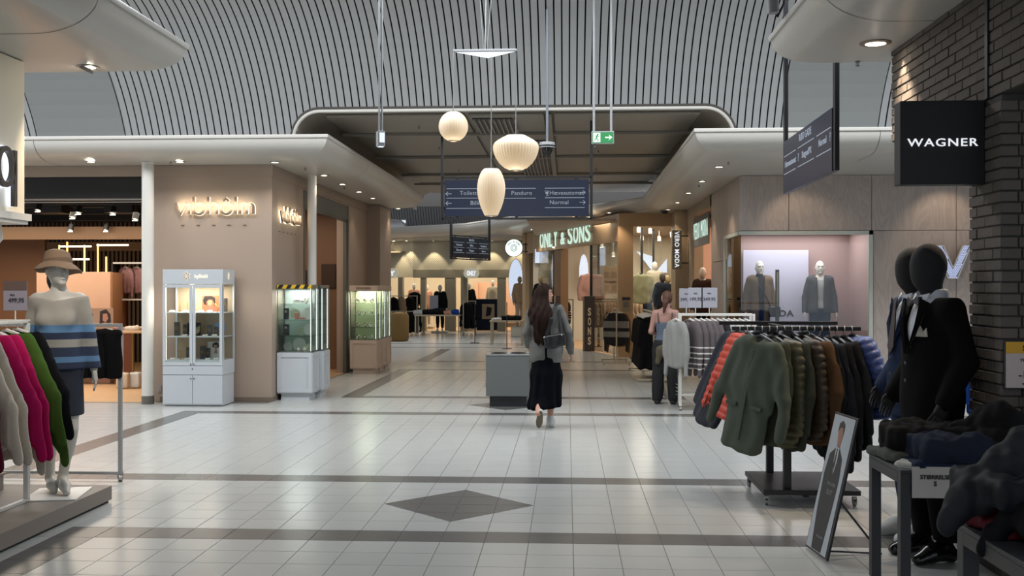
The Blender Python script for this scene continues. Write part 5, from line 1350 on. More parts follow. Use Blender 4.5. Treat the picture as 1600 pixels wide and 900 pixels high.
puffB = make_garment('jacket', 'x', 'jacket', mOl, coat_prims(.20, .72, .56, .055, .055, .05), puffer_disp(.058, .011), k=.02, L=.72, zipc=m_black)
GJ = 'outdoor jackets on the black stand'
for o in (coatA, puffA, slimA, puffB): o['group'] = GJ
# facing of a jacket: rz rotates its front (-Y); negative = turned towards the left
X0 = 1.93
def jk(proto, used, x, y, rz, label, m=None, sc=None, z=zA, tilt=0):
    o = jk0(proto, used, x, y, rz, label, m, sc, z); o.rotation_euler = (Matrix.Rotation(R(tilt), 3, 'Y') @ Matrix.Rotation(R(rz), 3, 'Z')).to_euler(); return o
def jk0(proto, used, x, y, rz, label, m=None, sc=None, z=zA):
    if proto.name in used:
        return dup(proto, (x, y, z), R(rz), label, m=m, scale=sc)
    used.add(proto.name); proto.location = (x, y, z); proto.rotation_euler = (0, 0, R(rz)); proto['label'] = label
    if sc: proto.scale = sc
    if m:
        for c in kids(proto):
            if c.name.startswith('fabric'): c.data.materials[0] = m
    return proto
US = set()
yf, yb = 8.5-.33, 8.5+.36
jk(coatA, US, 1.53, yf-.06, -52, 'large olive green coat foremost on the black stand, left of the khaki quilted jacket', sc=(.98, 1.05, 1.06), tilt=10)
jk(puffA, US, 1.51, yf+.36, -70, 'bright orange quilted puffer jacket peeking out left of the olive green coat', tilt=17)
jk(slimA, US, 1.50, yf+.62, -74, 'dark grey coat hanging leftmost, behind the orange puffer', m=mDk, sc=(1.2, 1.2, 1.05), tilt=22)
jk(slimA, US, 1.62, yf-.02, -66, 'plain dark olive jacket between the large coat and the khaki quilted one', m=mGr, tilt=6, sc=(1, 1.1, 1.05))
jk(puffB, US, 1.685, yf-.05, -52, 'khaki quilted jacket with horizontal seams in the middle of the stand', tilt=3, sc=(.9, .95, 1.08))
jk(slimA, US, 1.765, yf-.02, -68, 'grey-olive parka just right of the khaki quilted jacket', m=fabric('parka_grey', '#34362e', .8), sc=(1, 1, 1.1), tilt=1)
jk(puffB, US, 1.84, yf-.03, -66, 'dark brown quilted jacket right of the grey-olive parka', m=mBr, tilt=-1, sc=(1, .9, 1.02))
jk(slimA, US, 1.91, yf, -70, 'rust brown plain jacket near the middle of the stand', m=mRu, tilt=-3)
jk(slimA, US, 1.98, yf, -74, 'black coat, first right of the rust brown jacket', m=mBl, sc=(1.05, 1.1, 1.16), tilt=-4)
jk(slimA, US, 2.04, yf, -76, 'long black coat hanging lowest on the stand', m=mBk2, sc=(1.05, 1.1, 1.3), tilt=-5)
jk(slimA, US, 2.10, yf, -78, 'black coat just left of the last dark coat', m=mBl, sc=(1, 1.1, 1.2), tilt=-6)
jk(slimA, US, 2.16, yf, -78, 'dark coat hanging next to the blue puffer', m=fabric('charcoal_black', '#17181c', .8), sc=(1, 1, 1.1), tilt=-8)
jk(puffA, US, 2.22, yf-.0, -74, 'shiny blue quilted puffer jacket at the right end of the stand', m=mNb, sc=(.95, 1.15, .92), tilt=-15)
for k in range(5): jk(slimA, US, 1.5+.13*k, yb, -60, 'dark jacket on the rear arm of the stand, %s from the left' % ('first', 'second', 'third', 'fourth', 'last')[k], m=(mGr, mDk, mBl, mBk2, mBl)[k], sc=(1, 1, 1.05))

# ---- sweaters on the white rack on the near left
wr_x = -3.98
t = thing('clothes_rack', 'white rack with knitwear standing on the low plinth at the near left', 'clothes rack', (wr_x, 6.9, 0))
wt = .018; p46 = at(49, 785, 7.42); yR = 7.35-6.9; zt_ = 1.455
for y in (yR, -1.5): m1 = MB(); m1.rbox(-wt, wt, y-wt, y+wt, .14, zt_, .003); m1.build('post', m_white, t)
m1 = MB(); m1.rbox(-wt, wt, -1.5, yR+wt, zt_-.012, zt_+.012, .003); m1.build('rail', m_white, t)
m1 = MB(); m1.rbox(-wt, wt, -1.5, yR+wt, .128, .15, .003); m1.build('base_bar', m_white, t)
m1 = MB(); m1.rbox(-.62, .0, yR-wt, yR+wt, zt_-.012, zt_+.012, .003); m1.rbox(-.62, 0, -1.5-wt, -1.5+wt, zt_-.012, zt_+.012, .003); m1.build('end_bar', m_white, t)
knit = lambda n, c: fabric(n, c, .9, .45, 180, .06, 30)
mCr = knit('cream_knit', '#c2b5a4'); mCr2 = knit('oat_knit', '#b3a899'); mPi = knit('pink_knit', '#a3124f'); mGn = knit('green_knit', '#3f5a22'); mBlk = knit('black_knit', '#0e0e12'); mMa = knit('maroon_knit', '#4c1124')
GS = 'knitwear on the white rack at the near left'
sw0 = make_garment('jumper', 'x', 'jumper', mCr, [q if q[0] != 'c' or abs(q[1][0]) < .2 else ('c', q[1], q[2], q[3]*1.25, q[4]*1.15, np.array((1, .42, 1.)), q[6], q[7]) for q in coat_prims(.20, .66, .66, .026, .046, .30, collar=.022)]+[cap((0, 0, -.3), (0, 0, -.72), .2, .30, s=(1, .09, .15), k=.05)], folds(.0035, 26, 5, .2), hang=m_hangw, group=GS, hw=.16)
US2 = set()
seq = [(mCr, 'cream knitted jumper nearest the photo\'s left edge'), (mCr2, 'oat jumper, second from the camera on the left rack'), (mCr, 'cream jumper, third from the camera on the left rack'), (mMa, 'dark maroon jumper between the cream ones'), (mCr, 'ribbed cream jumper in the middle of the left rack'), (mCr2, 'oat jumper right before the two pink ones'), (mPi, 'short pink jumper showing only a strip, behind the pale ones'), (mPi, 'bright pink jumper with its whole sleeve showing'), (mGn, 'green jumper between the bright pink and the black one'), (mBlk, 'black jumper farthest along the left rack')]
for k, (m, lab) in enumerate(seq):
    y = 5.93+k*.144
    if k == 0: sw0['label'] = lab; sw0.location = (wr_x, y, zt_); sw0.rotation_euler = (0, 0, R(-24)); 
    else: dup(sw0, (wr_x, y, zt_), R(-12+random.uniform(-6, 6)), lab, m=m, scale=(1+random.uniform(-.03, .05), 1, 1+random.uniform(-.06, .08)))
for k, (m, y, lab) in enumerate(((mMa, 6.0, 'long dark maroon knit whose hem shows below the cream jumpers'), (mGrey if 'mGrey' in globals() else mCr2, 6.95, 'long grey knit whose hem shows below the oat jumper'), (mGn, 7.28, 'long green knit whose hem shows below the pink jumper'))):
    o = dup(sw0, (wr_x-.03, y, zt_), R(-12), lab, m=m, scale=(.92, .9, 1.2))
# ---- white rack with black trousers behind the mannequin
pr2 = fl(188, 752); yT = pr2.y
t = thing('clothes_rack', 'white rail on castors with black trousers behind the mannequin', 'clothes rack', (pr2.x, yT, 0))
zt2 = at(188, 507, yT).z
for x in (0, -1.25): m1 = MB(); m1.rbox(x-.016, x+.016, -.016, .016, .06, zt2, .003); m1.build('post', m_hang, t)
m1 = MB(); m1.rbox(-1.25, .0, -.014, .014, zt2-.028, zt2, .003); m1.build('rail', m_hang, t)
m1 = MB(); m1.rbox(-1.25, .0, -.014, .014, .06, .085, .003); m1.build('base_bar', m_hang, t)
c1 = share(c0, 'castor', t, (0, 0, 0), (0, 0, .5), (1.5, 1.4, 1.2)); c2 = share(c0, 'castor', t, (-1.25, 0, 0), (0, 0, .5), (1.5, 1.4, 1.2))
P = [cap((-.06, 0, -.12), (-.06, 0, -.6), .08, .07, s=(1, .4, .3)), cap((.06, 0, -.12), (.06, 0, -.6), .08, .07, s=(1, .4, .3)), cap((-.1, 0, -.09), (.1, 0, -.09), .03, s=(1, .8, 1))]
tr0 = make_garment('trousers', 'x', 'trousers', fabric('black_trouser', '#0c0c0f', .85), P, folds(.004, 30, 5), hang=m_hangw, group='black trousers on the rail behind the mannequin', hw=.09)
for k in range(6):
    lab = 'black trousers on the rail behind the mannequin, %s from its right post' % ('first', 'second', 'third', 'fourth', 'fifth', 'sixth', 'seventh')[k]
    loc = (pr2.x-.1-k*.15, yT, zt2)
    if k == 0: tr0['label'] = lab; tr0.location = loc; tr0.rotation_euler = (0, 0, R(-14)); tr0.scale = (1.0, 1, .78)
    else: dup(tr0, loc, R(-14+random.uniform(-6, 6)), lab)
# ---- low plinth
t = thing('display_plinth', 'low taupe display plinth under the white mannequin', 'plinth', (-3.63, 7.9, 0))
pcn = fl(175, 784); t.location = (pcn.x, pcn.y, 0)
m1 = MB(); m1.rbox(-2.4, 0, -5, 0, .02, .13, .004); m1.build('body', mat('plinth_taupe', '#7b7167', .5), t)
m1 = MB(); m1.box(-2.35, -.02, -4.9, -.02, .0, .02); m1.build('recessed_base', m_black2, t)
t = thing('display_block', 'small taupe step block on the plinth behind the knitwear', 'plinth', (-4.55, 7.45, .13))
m1 = MB(); m1.rbox(-.5, .17, -.1, .3, 0, .12, .004); m1.build('body', mat('plinth_taupe', '#7b7167', .5), t); m1 = MB(); m1.rbox(-.52, .19, -.12, .32, .12, .135, .003); m1.build('top_board', m_skirt, t)
# price sign 499,95 at far left
pp = at(24, 460, 7.6)
t = thing('price_sign', 'lilac price card 499,95 standing above the near left rack', 'price sign', (pp.x, pp.y, 1.46))
m1 = MB(); m1.rbox(-.09, .09, -.004, .004, pp.z-1.46-.12, pp.z-1.46+.10, .002); m1.build('card', mat('card_lilac', '#8d8790', .5), t)
m1 = MB(); m1.box(-.09, .09, -.006, -.004, pp.z-1.46+.03, pp.z-1.46+.10); m1.build('brown_header', mat('card_brown', '#5d4a44', .5), t)
text('499,95', .045, mat('card_ink', '#3c3842', .6), t, (0.01, -.006, pp.z-1.46-.045), bold=.001)
text('FRA', .02, mat('card_ink', '#3c3842', .6), t, (-.02, -.006, pp.z-1.46-.005))
m1 = MB(); m1.cyl((0, 0, 0), (0, 0, pp.z-1.46-.12), .005, 8); m1.build('stem', m_white, t)

# ---- white rack of striped tops, right of the corridor
pw0 = fl(1063, 641); zt3 = at(1063, 490, 14.3).z
t = thing('clothes_rack', 'white double rail on castors with striped tops right of the corridor', 'clothes rack', (pw0.x, pw0.y, 0), R(-4))
for x, y in ((0, 0), (1.0, 0), (0, .42), (1.0, .42)): m1 = MB(); m1.rbox(x-.018, x+.018, y-.018, y+.018, .07, zt3, .003); m1.build('post', m_white, t)
for y in (0, .42):
    m1 = MB(); m1.rbox(0, 1.0, y-.014, y+.014, zt3-.03, zt3, .003); m1.build('rail', m_white, t)
    m1 = MB(); m1.rbox(0, 1.0, y-.014, y+.014, .2, .225, .003); m1.build('low_rail', m_white, t)
for x in (0, 1.0): m1 = MB(); m1.rbox(x-.018, x+.018, -.05, .47, .06, .09, .003); m1.build('foot_bar', m_white, t)
for q in ((0, -.04), (1.0, -.04), (0, .46), (1.0, .46)): share(c0, 'castor', t, (q[0], q[1], 0), scale=(1.3, 1.3, 1))
def stripemat(name, base, st, zs, w_=.018):
    b = [(-.75, 0)]
    for z in zs: b += [(z, st), (z+w_, base)]
    b += [(0.1, base)]; return stripes(name, base, b)
mS1 = stripemat('taupe_striped', '#574f50', '#c9c5c0', [-.66, -.60, -.53, -.47, -.40]); mS2 = stripemat('black_striped', '#15151c', '#c9c5c0', [-.62, -.54, -.47, -.40]); mS3 = stripemat('white_striped', '#a9a6a3', '#18181f', [-.62, -.54, -.47, -.40, -.33])
mGrey = knit('pale_grey_knit', '#8f8f8c'); mWh = knit('white_knit', '#b4b2ae')
st0 = make_garment('top', 'x', 'top', mS1, coat_prims(.19, .52, .56, .03, .04, .05, collar=.02), lambda X, Y, Z: folds(.006, 24, 6, .5)(X, Y, Z)+.004*np.sin(48*X+4*Z), h=.012, hang=m_hangw, group='tops on the white double rail')
st0.location = (0, 0, 0)
lst = [(mGrey, 'pale grey wrap cardigan hanging leftmost on the white double rail')]+[(mS1, 'taupe top with thin white stripes, %s from the left on the double rail' % n) for n in ('first', 'second', 'third', 'fourth', 'fifth')]+[(mS2, 'black top with thin white stripes on the double rail')]+[(mS3, 'white top with thin black stripes on the double rail')]+[(mWh, 'plain white top on the double rail, %s from its right end' % n) for n in ('fourth', 'third', 'second', 'first')]
tops = []
for k, (m, lab) in enumerate(lst):
    loc = (pw0.x+.06+k*.075, pw0.y-.005*k, zt3-.01)
    if k == 0: loc = (pw0.x-.06, pw0.y, zt3-.01)
    if k == 0: o = st0; st0['label'] = lab; st0.location = loc; st0.rotation_euler = (0, 0, R(-60)); kids(st0); [c.data.materials.__setitem__(0, m) for c in kids(st0) if c.name.startswith('fabric')]
    else: o = dup(st0, loc, R(-58+random.uniform(-4, 4)), lab, m=m)
    if k == 0: o.scale = (1, 1.2, 1.15)
# price cards above it
for k, (px, pyy, txt) in enumerate(((1068, 466, '399,95'), (1083, 465, '199,95'), (1104, 465, '349,95'))):
    q = at(px+(5 if k == 0 else 0), pyy, 14.5+(.1 if k == 0 else 0)); z0 = zt3
    t = thing('price_sign', 'pale price card %s above the white double rail, %s of the three' % (txt, ('leftmost', 'middle', 'rightmost')[k]), 'price sign', (q.x, pw0.y+(.42 if k == 0 else .0), zt3))
    w2 = .1 if k < 2 else .11
    m1 = MB(); m1.rbox(-w2, w2, -.004, .004, q.z-zt3-.14, q.z-zt3+.14, .002); m1.build('card', mat('card_pale', '#9d9ca4', .5), t)
    text(txt, .065, mat('card_ink', '#3c3842', .6), t, (0, -.006, q.z-zt3-.02), bold=0); text('FRA', .028, mat('card_ink', '#3c3842', .6), t, (0, -.006, q.z-zt3+.06))
    m1 = MB(); m1.cyl((0, 0, -.005), (0, 0, max(.01, q.z-zt3-.14)), .006, 8); m1.build('stem', m_white, t)

# ---- rack of black dresses and polo shirts farther along
pr4 = fl(1015, 590)
t = thing('clothes_rack', 'cream rack of long black dresses beside the woman with the ponytail', 'clothes rack', (pr4.x, 18.6, 0))
zt4 = 1.27; m_creamp = mat('cream_paint', '#a79b83', .5)
for y in (0, 2.6): m1 = MB(); m1.rbox(-.016, .016, y-.016, y+.016, .05, zt4, .003); m1.build('post', m_creamp, t); m1 = MB(); m1.rbox(-.3, .3, y-.02, y+.02, .03, .06, .004); m1.build('foot_bar', m_creamp, t)
m1 = MB(); m1.rbox(-.016, .016, 0, 2.6, zt4-.03, zt4, .003); m1.build('rail', m_creamp, t)
for q in ((-.28, 0), (.28, 0), (-.28, 2.6), (.28, 2.6)): share(c0, 'castor', t, (q[0], q[1], -.02), scale=(1, 1, .85))
P = [cap((-.13, 0, -.13), (.13, 0, -.13), .04), cap((0, 0, -.2), (0, 0, -1.02), .18, .30, s=(1, .22, .1)), cap((-.2, 0, -.2), (-.25, 0, -.6), .04, .04)]+[cap((.2, 0, -.2), (.25, 0, -.6), .04, .04)]
dr0 = make_garment('dress', 'x', 'dress', fabric('black_dress', '#0b0b0d', .8), P, lambda X, Y, Z: .014*np.sin(34*X+1.5*np.sin(3*Z))*np.clip((-Z-.2)/.8, 0, 1), h=.014, group='black dresses on the cream rack', hang=m_hangw)
for k in range(12):
    lab = 'long black dress on the cream rack, %s from the front' % ('first', 'second', 'third', 'fourth', 'fifth', 'sixth', 'seventh', 'eighth', 'ninth', 'tenth', 'eleventh', 'last')[k]
    loc = (pr4.x, 18.75+k*.17, zt4-.01)
    if k == 0: dr0['label'] = lab; dr0.location = loc; dr0.rotation_euler = (0, 0, R(-6))
    else: dup(dr0, loc, R(random.uniform(-18, 2)), lab)
mS4 = stripes('polo_striped', '#0e0e11', [(-.7, 0), (-.5, '#77756f'), (-.40, '#0e0e11'), (-.34, '#77756f'), (-.22, '#0e0e11'), (.1, '#0e0e11')])
q4 = at(963, 520, 22.6)
t = thing('clothes_rack', 'low cream rack with a striped black polo at its front', 'clothes rack', (q4.x, 22.6, 0))
for y in (0, 1.2): m1 = MB(); m1.rbox(-.016, .016, y-.016, y+.016, .05, 1.25, .003); m1.build('post', m_creamp, t); m1 = MB(); m1.rbox(-.3, .3, y-.02, y+.02, .03, .06, .004); m1.build('foot_bar', m_creamp, t)
m1 = MB(); m1.rbox(-.016, .016, 0, 1.2, 1.22, 1.25, .003); m1.build('rail', m_creamp, t)
for q in ((-.28, 0), (.28, 0), (-.28, 1.2), (.28, 1.2)): share(c0, 'castor', t, (q[0], q[1], -.02), scale=(1, 1, .85))
po = dup(st0, (q4.x, 22.75, 1.24), R(-25), 'black polo shirt with two broad pale stripes at the front of the low cream rack', m=mS4); po['group'] = 'shirts on the low cream rack'; po.scale = (1.1, 1, 1.25)
po2 = dup(st0, (q4.x+.05, 22.95, 1.24), R(-25), 'mustard brown shirt right behind the striped polo', m=knit('mustard_knit', '#5f4a2a')); po2['group'] = 'shirts on the low cream rack'; po2.scale = (1.1, 1, 1.3)
# ---- blue shirts behind the suits
qb = atY(1500, 500, 10.6)
t = thing('clothes_rack', 'white rail with blue polo shirts behind the dark suit', 'clothes rack', (qb.x+.0, 10.6, 0))
zt5 = qb.z+.0
for x in (-.12, .9): m1 = MB(); m1.rbox(x-.016, x+.016, -.016, .016, .0, zt5, .003); m1.build('post', m_white, t)
m1 = MB(); m1.rbox(-.5, .9, -.016, .016, zt5-.032, zt5, .003); m1.build('rail', m_white, t)
mb5 = knit('royal_blue', '#1c3f86')
for k in range(5): 
    o = dup(st0, (qb.x+.08+k*.085, 10.6, zt5-.1), R(-35), 'royal blue polo shirt on the white rail, %s from the left' % ('first', 'second', 'third', 'fourth', 'fifth')[k], m=mb5); o['group'] = 'blue polo shirts on the white rail'
    m1 = MB(); m1.tube([(0, 0, 0), (0, 0, .1)], .002, 6); m1.build('hook_extension', m_hangb, o)
# ================================================================== DARK SUIT MANNEQUINS
def suit(name, label, loc, rz, m_suit, m_tr, shoes, tie, k=1.0):
    J = jstand(); J['head'] = V3(0, -.02, 1.67); J['neck'][2] = 1.47
    for n, s in (('r', -1), ('l', 1)): J['sh'+n] = V3(s*.185, .01, 1.435); J['el'+n] = V3(s*.25, .05, 1.14); J['wr'+n] = V3(s*.255, -.08, .93); J['hip'+n] = V3(s*.09, 0, .92); J['kn'+n] = V3(s*.095, -.02, .5); J['an'+n] = V3(s*.10, .02, .09); J['toe'+n] = V3(s*.12, -.16, .03)
    t = thing(name, label, 'mannequin', loc, rz); t.scale = (k, k, k)
    hd = J['head']
    P = [ell(hd+V3(0, 0, .02), (.088, .108, .128)), ell(hd+V3(0, -.02, -.05), (.066, .075, .085)), cap(J['neck']+V3(0, .01, -.03), hd+V3(0, .01, -.06), .062, .058)]+torso_prims(J, fem=False)+arm_prims(J, fem=False)+leg_prims(J)
    mb = sdf_mb(P, .01, .035); 
    add_hand(mb, J, 'r', 1.05); add_hand(mb, J, 'l', 1.05); mb.build('body', m_mannblack, t)
    P = torso_prims(J, .026, fem=False)+arm_prims(J, .016, fem=False, f2=.022)+[cap((0, 0, 1.15), (0, .005, .80), .165, .195, s=(1, .74, 1), k=.08), cap((-.15, .005, 1.43), (.15, .005, 1.43), .066, s=(1, .95, 1), k=.04)]
    def vee(X, Y, Z):
        r = np.maximum(.765-Z, Z-1.505); hw = np.clip((Z-1.17)*.30, 0, .2); return np.maximum(r, np.minimum(np.minimum(hw-np.abs(X), -Y-.0), Z-1.17))
    mb = sdf_mb(P, .009, .04, disp=folds(.003, 18, 8, .3), clip=vee); mb.build('suit_jacket', m_suit, t)
    P = torso_prims(J, .012, fem=False, low=False)+[cap(J['neck']+V3(0, .005, -.035), J['neck']+V3(0, .012, .055), .078, .074, s=(1, 1, 1), k=.01)]
    mb = sdf_mb(P, .009, .03, clip=zclip(1.1, 1.555)); sh = mb.build('shirt', mat('dress_shirt', '#b9bcc2', .7), t)
    lp = MB()
    for s in (-1, 1):
        a = [(s*.075, -.115, 1.50), (s*.115, -.085, 1.475), (s*.10, -.135, 1.34), (s*.012, -.165, 1.18), (s*.004, -.16, 1.185), (s*.055, -.14, 1.35)]
        lp.poly(a, .006, (0, -1, 0))
    lp.build('lapel', m_suit, t)
    lp = MB()
    for s in (-1, 1): lp.poly([(s*.012, -.085, 1.515), (s*.07, -.055, 1.53), (s*.075, -.08, 1.475), (s*.045, -.115, 1.455)], .005, (0, -1, 0))
    lp.build('shirt_collar', mat('dress_shirt', '#b9bcc2', .7), sh)
    if tie == 'bow':
        b = MB()
        for s in (-1, 1): b.loft([[(s*.008, -.125, 1.475), (s*.008, -.125, 1.49), (s*.008, -.11, 1.49), (s*.008, -.11, 1.475)], [(s*.055, -.12, 1.455), (s*.055, -.12, 1.51), (s*.055, -.095, 1.51), (s*.055, -.095, 1.455)]], smooth=False)
        b.sphere((0, -.12, 1.482), (.012, .01, .013), 8, 6); b.build('bow_tie', mat('bow_grey', '#2b2b31', .5), t)
        b = MB(); b.poly([(.085, -.15, 1.285), (.155, -.125, 1.285), (.145, -.125, 1.335), (.125, -.13, 1.31), (.11, -.14, 1.345), (.095, -.145, 1.315)], .006, (0, -1, 0)); b.build('pocket_square', mat('pocket_silver', '#8d8880', .4), t)
    else:
        b = MB(); b.poly([(-.018, -.125, 1.49), (.018, -.125, 1.49), (.014, -.13, 1.465), (.038, -.16, 1.2), (0, -.165, 1.15), (-.038, -.16, 1.2), (-.014, -.13, 1.465)], .008, (0, -1, 0)); b.build('tie', mat('tie_brown', '#3b3130', .6), t)
    b = MB()
    for z in (1.13, 1.03): b.lathe([(.011, -.175), (.001, -.178)], 10, (.008, .0, z), axis='y')
    b.build('buttons', mat('button_dark', '#222226', .3), t)
    P = [cap(J['hipr'], J['knr'], .10, .082), cap(J['knr'], J['anr']+V3(0, .01, .03), .08, .075, k=.02), cap(J['hipl'], J['knl'], .10, .082), cap(J['knl'], J['anl']+V3(0, .01, .03), .08, .075, k=.02), ell(J['pelvis'], (.17, .125, .12))]
    mb = sdf_mb(P, .01, .03, disp=folds(.003, 22, 10, .9), clip=zclip(.12, .95)); mb.build('suit_trousers', m_tr, t)
    wt_ = MB(); wt_.lathe([(.033, -.012), (.035, 0), (.033, .012)], 14, tuple(J['wrr']+V3(0, -.0, .015))); wt_.build('cuff_ring', m_steel, t)
    if shoes == 'white':
        for n in 'rl':
            mb = sdf_mb(foot_prims(J, n, .018), .009, .025); o = mb.build('sneaker', m_sneak, t)
            la = MB(); a_, b_ = J['an'+n], J['toe'+n]
            for q in range(5): f = .3+.1*q; c = a_*(1-f)+b_*f+V3(0, 0, .062-.008*q); la.tube([(c[0]-.025, c[1]+.004, c[2]-.004), (c[0], c[1], c[2]+.006), (c[0]+.025, c[1]-.004, c[2]-.004)], .0035, 5)
            la.build('laces', mat('lace_white', '#d2d2ce', .7), o)
    else:
        for n in 'rl':
            mb = sdf_mb(foot_prims(J, n, .014), .009, .025); mb.build('leather_shoe', mat('patent_black', '#0b0b0c', .18), t)
    return t
m_suitblue = fabric('blue_suit', '#1a2740', .8, .2, 400); m_suitblk = fabric('black_suit', '#060607', .95, .2, 400)
q = at(1443, 600, 6.45); suit('suit_mannequin', 'black faceless mannequin in black suit with bow tie and pocket square', (q.x+.05, q.y, .0), R(-76), m_suitblk, m_suitblk, 'black', 'bow', 1.09)
q = at(1412, 600, 6.95); suit('suit_mannequin', 'black faceless mannequin in dark blue suit with tie, behind the black-suited one', (q.x+.08, q.y, .0), R(-80), m_suitblue, m_suitblue, 'white', 'tie', 1.09)

# ================================================================== TABLES WITH FOLDED CLOTHES
m_tab = mat('table_dark_metal', '#26272b', .5)
TX, TY0, TY1, TZ = 1.765, 5.50, 6.07, .735
la, lb = at(1342, 891, 6.17), at(1411, 732, 5.47)
t = thing('display_table', 'dark metal table with folded clothes and a size card, farther of the two', 'table', (0, 0, 0))
def table(t, x0, x1, y0, y1, z, lw=.055):
    m1 = MB(); m1.rbox(x0, x1, y0, y1, z-.02, z, .003); m1.build('tabletop', m_tab, t)
    for x in (x0, x1-.012): m1 = MB(); m1.box(x, x+.012, y0+lw, y1-lw, z-.075, z-.02); m1.build('apron', m_tab, t)
    for y in (y0, y1-.012): m1 = MB(); m1.box(x0+lw, x1-lw, y, y+.012, z-.075, z-.02); m1.build('apron', m_tab, t)
    for x in (x0, x1-lw):
        for y in (y0, y1-lw): m1 = MB(); m1.rbox(x, x+lw, y, y+lw, 0.02, z-.02, .003); m1.build('leg', m_tab, t); m1 = MB(); m1.cyl((x+lw/2, y+lw/2, 0), (x+lw/2, y+lw/2, .02), .016, 10); m1.build('foot', m_steel, t)
table(t, TX, TX+1.05, TY0+.03, TY1+.03, TZ)
T2Y = 4.30
t = thing('display_table', 'dark metal table nearest the camera at the lower right, heaped with jackets', 'table', (0, 0, 0))
table(t, 1.60, 2.75, 3.3, T2Y, TZ, .065)
# size card
t = thing('size_card', 'white paper card STØRRELSE S hanging on the front of the farther table', 'sign', (0, 0, 0))
c0_, c1_ = at(1406, 722, 5.52), at(1470, 771, 5.52); yC = TY0+.022
m1 = MB(); m1.box(c0_.x+.03, c0_.x+.28, yC-.002, yC, .59, .755); m1.build('card', mat('paper_card', '#a3a09c', .6), t)
m_ink2 = mat('black_ink', '#1c1a1a', .7)
text('STØRRELSE', .031, m_ink2, t, (c0_.x+.15, yC-.004, .70), bold=.0008); text('S', .034, m_ink2, t, (c0_.x+.15, yC-.004, .665), bold=.0008)
# folded garments
def pile(name, label, cat, m, c, size, rz=0, seed=0, prims=None, group=None, amp=.012, tilt=(0, 0)):
    sx, sy, sz = size; rs = np.random.RandomState(seed); ph = rs.rand(6)*6
    t = thing(name, label, cat, c, R(rz), group)
    P = prims or [rbx((0, 0, sz/2), (sx/2-.02, sy/2-.02, max(.004, sz/2-.02)), r=.02), cap((-sx*.38, -sy*.4, sz*.55), (sx*.36, -sy*.42, sz*.5), sz*.42, sz*.36, k=.02), cap((sx*.3, -sy*.3, sz*.8), (-sx*.2, sy*.3, sz*.9), sz*.3, sz*.24, k=.03)]
    def dsp(X, Y, Z): return amp*(np.sin(17*X+9*Y+ph[0]+2*np.sin(13*Y+ph[1]))*.5+np.sin(31*X-22*Y+30*Z+ph[2])*.32+np.sin(9*X+28*Y-14*Z+ph[3])*.4-.75*np.abs(np.sin(11*X-15*Y+8*Z+ph[4]+1.6*np.sin(9*Y+ph[5])))**.5-.5*np.abs(np.sin(24*X+21*Y+12*Z+ph[5]+2*np.sin(17*X)))**.5+.22*np.sin(70*X-52*Y+ph[1])+.2*np.sin(48*X+66*Y+ph[2])+.5)
    mb = sdf_mb(P, .009, .03, disp=dsp, clip=lambda X, Y, Z: .001-Z); o = mb.build('fabric', m, t)
    hm_ = MB(); hm_.tube([(-sx*.42, -sy*.46-.004, sz*.2), (0, -sy*.5-.006, sz*.16), (sx*.4, -sy*.46-.004, sz*.2)], .004, 5); hm_.build('hem_fold', m, t); return t
fN = fabric('navy_cotton', '#1b2231', .85); fK = fabric('black_cotton', '#0d0d10', .8); fD = fabric('dark_brown_wool', '#151312', .9, .4); fG = fabric('grey_green', '#4a4d48', .9); fO = fabric('olive_black', '#262a22', .85)
fP = fabric('plum', '#2e1530', .85); fM = fabric('mustard', '#8d6514', .8); fB = fabric('dusk_blue', '#17202f', .8); fC = fabric('crimson', '#55141f', .8); fDn = fabric('denim', '#141f33', .8, .4, 300); fS = fabric('slate_black', '#1f2125', .65, .1)
GT = 'folded clothes on the farther dark table'; z0 = TZ
pile('folded_jumper', 'grey folded jumper at the left edge of the farther table', 'jumper', fG, (TX+.15, 5.92, z0), (.30, .34, .05), 8, 1, group=GT)
pile('folded_jumper', 'dark brown crumpled jumper topmost at the left of the farther table', 'jumper', fD, (TX+.26, 5.95, z0+.05), (.44, .32, .13), -8, 2, group=GT, amp=.018)
pile('folded_jumper', 'thick navy folded jumper in the middle of the farther table', 'jumper', fN, (TX+.31, 5.70, z0+.03), (.36, .32, .13), 5, 3, group=GT, amp=.015)
pile('folded_trousers', 'flat navy trousers under the thick navy jumper', 'trousers', fDn, (TX+.28, 5.70, z0), (.42, .34, .03), 2, 4, group=GT, amp=.005)
pile('folded_shirt', 'white folded shirt with only its edge showing between dark clothes', 'shirt', mat('white_cotton', '#a5a6a2', .8), (TX+.62, 5.68, z0+.03), (.30, .3, .03), 5, 5, group=GT, amp=.004)
pile('folded_shirt', 'white shirt corner hanging at the left edge under the navy jumper', 'shirt', mat('white_cotton', '#a5a6a2', .8), (TX+.12, 5.64, z0), (.2, .16, .012), -30, 15, group=GT, amp=.003)
pile('folded_jumper', 'black folded jumper on top of the white folded shirt', 'jumper', fK, (TX+.63, 5.72, z0+.06), (.34, .3, .06), -4, 6, group=GT)
Pb = [cap((-.34, 0, .05), (-.02, .02, .16), .08, .12, s=(1, 1, .9)), cap((-.02, .02, .15), (.22, .0, .07), .12, .09), cap((-.1, -.12, .07), (.2, -.1, .05), .08, .07), rbx((0, 0, .05), (.28, .14, .03), r=.03)]
pile('crumpled_jacket', 'large black jacket heaped highest at the back of the farther table', 'jacket', fK, (TX+.68, 5.90, z0+.04), (.6, .34, .2), 4, 7, prims=Pb, group=GT, amp=.014)
pile('folded_jumper', 'olive folded jumper at the right back of the farther table', 'jumper', fO, (TX+1.0, 5.95, z0+.13), (.34, .26, .07), -6, 8, group=GT)
pile('folded_jumper', 'black jumper beneath the olive one at the right back', 'jumper', fK, (TX+1.0, 5.93, z0), (.36, .28, .10), 0, 18, group=GT)
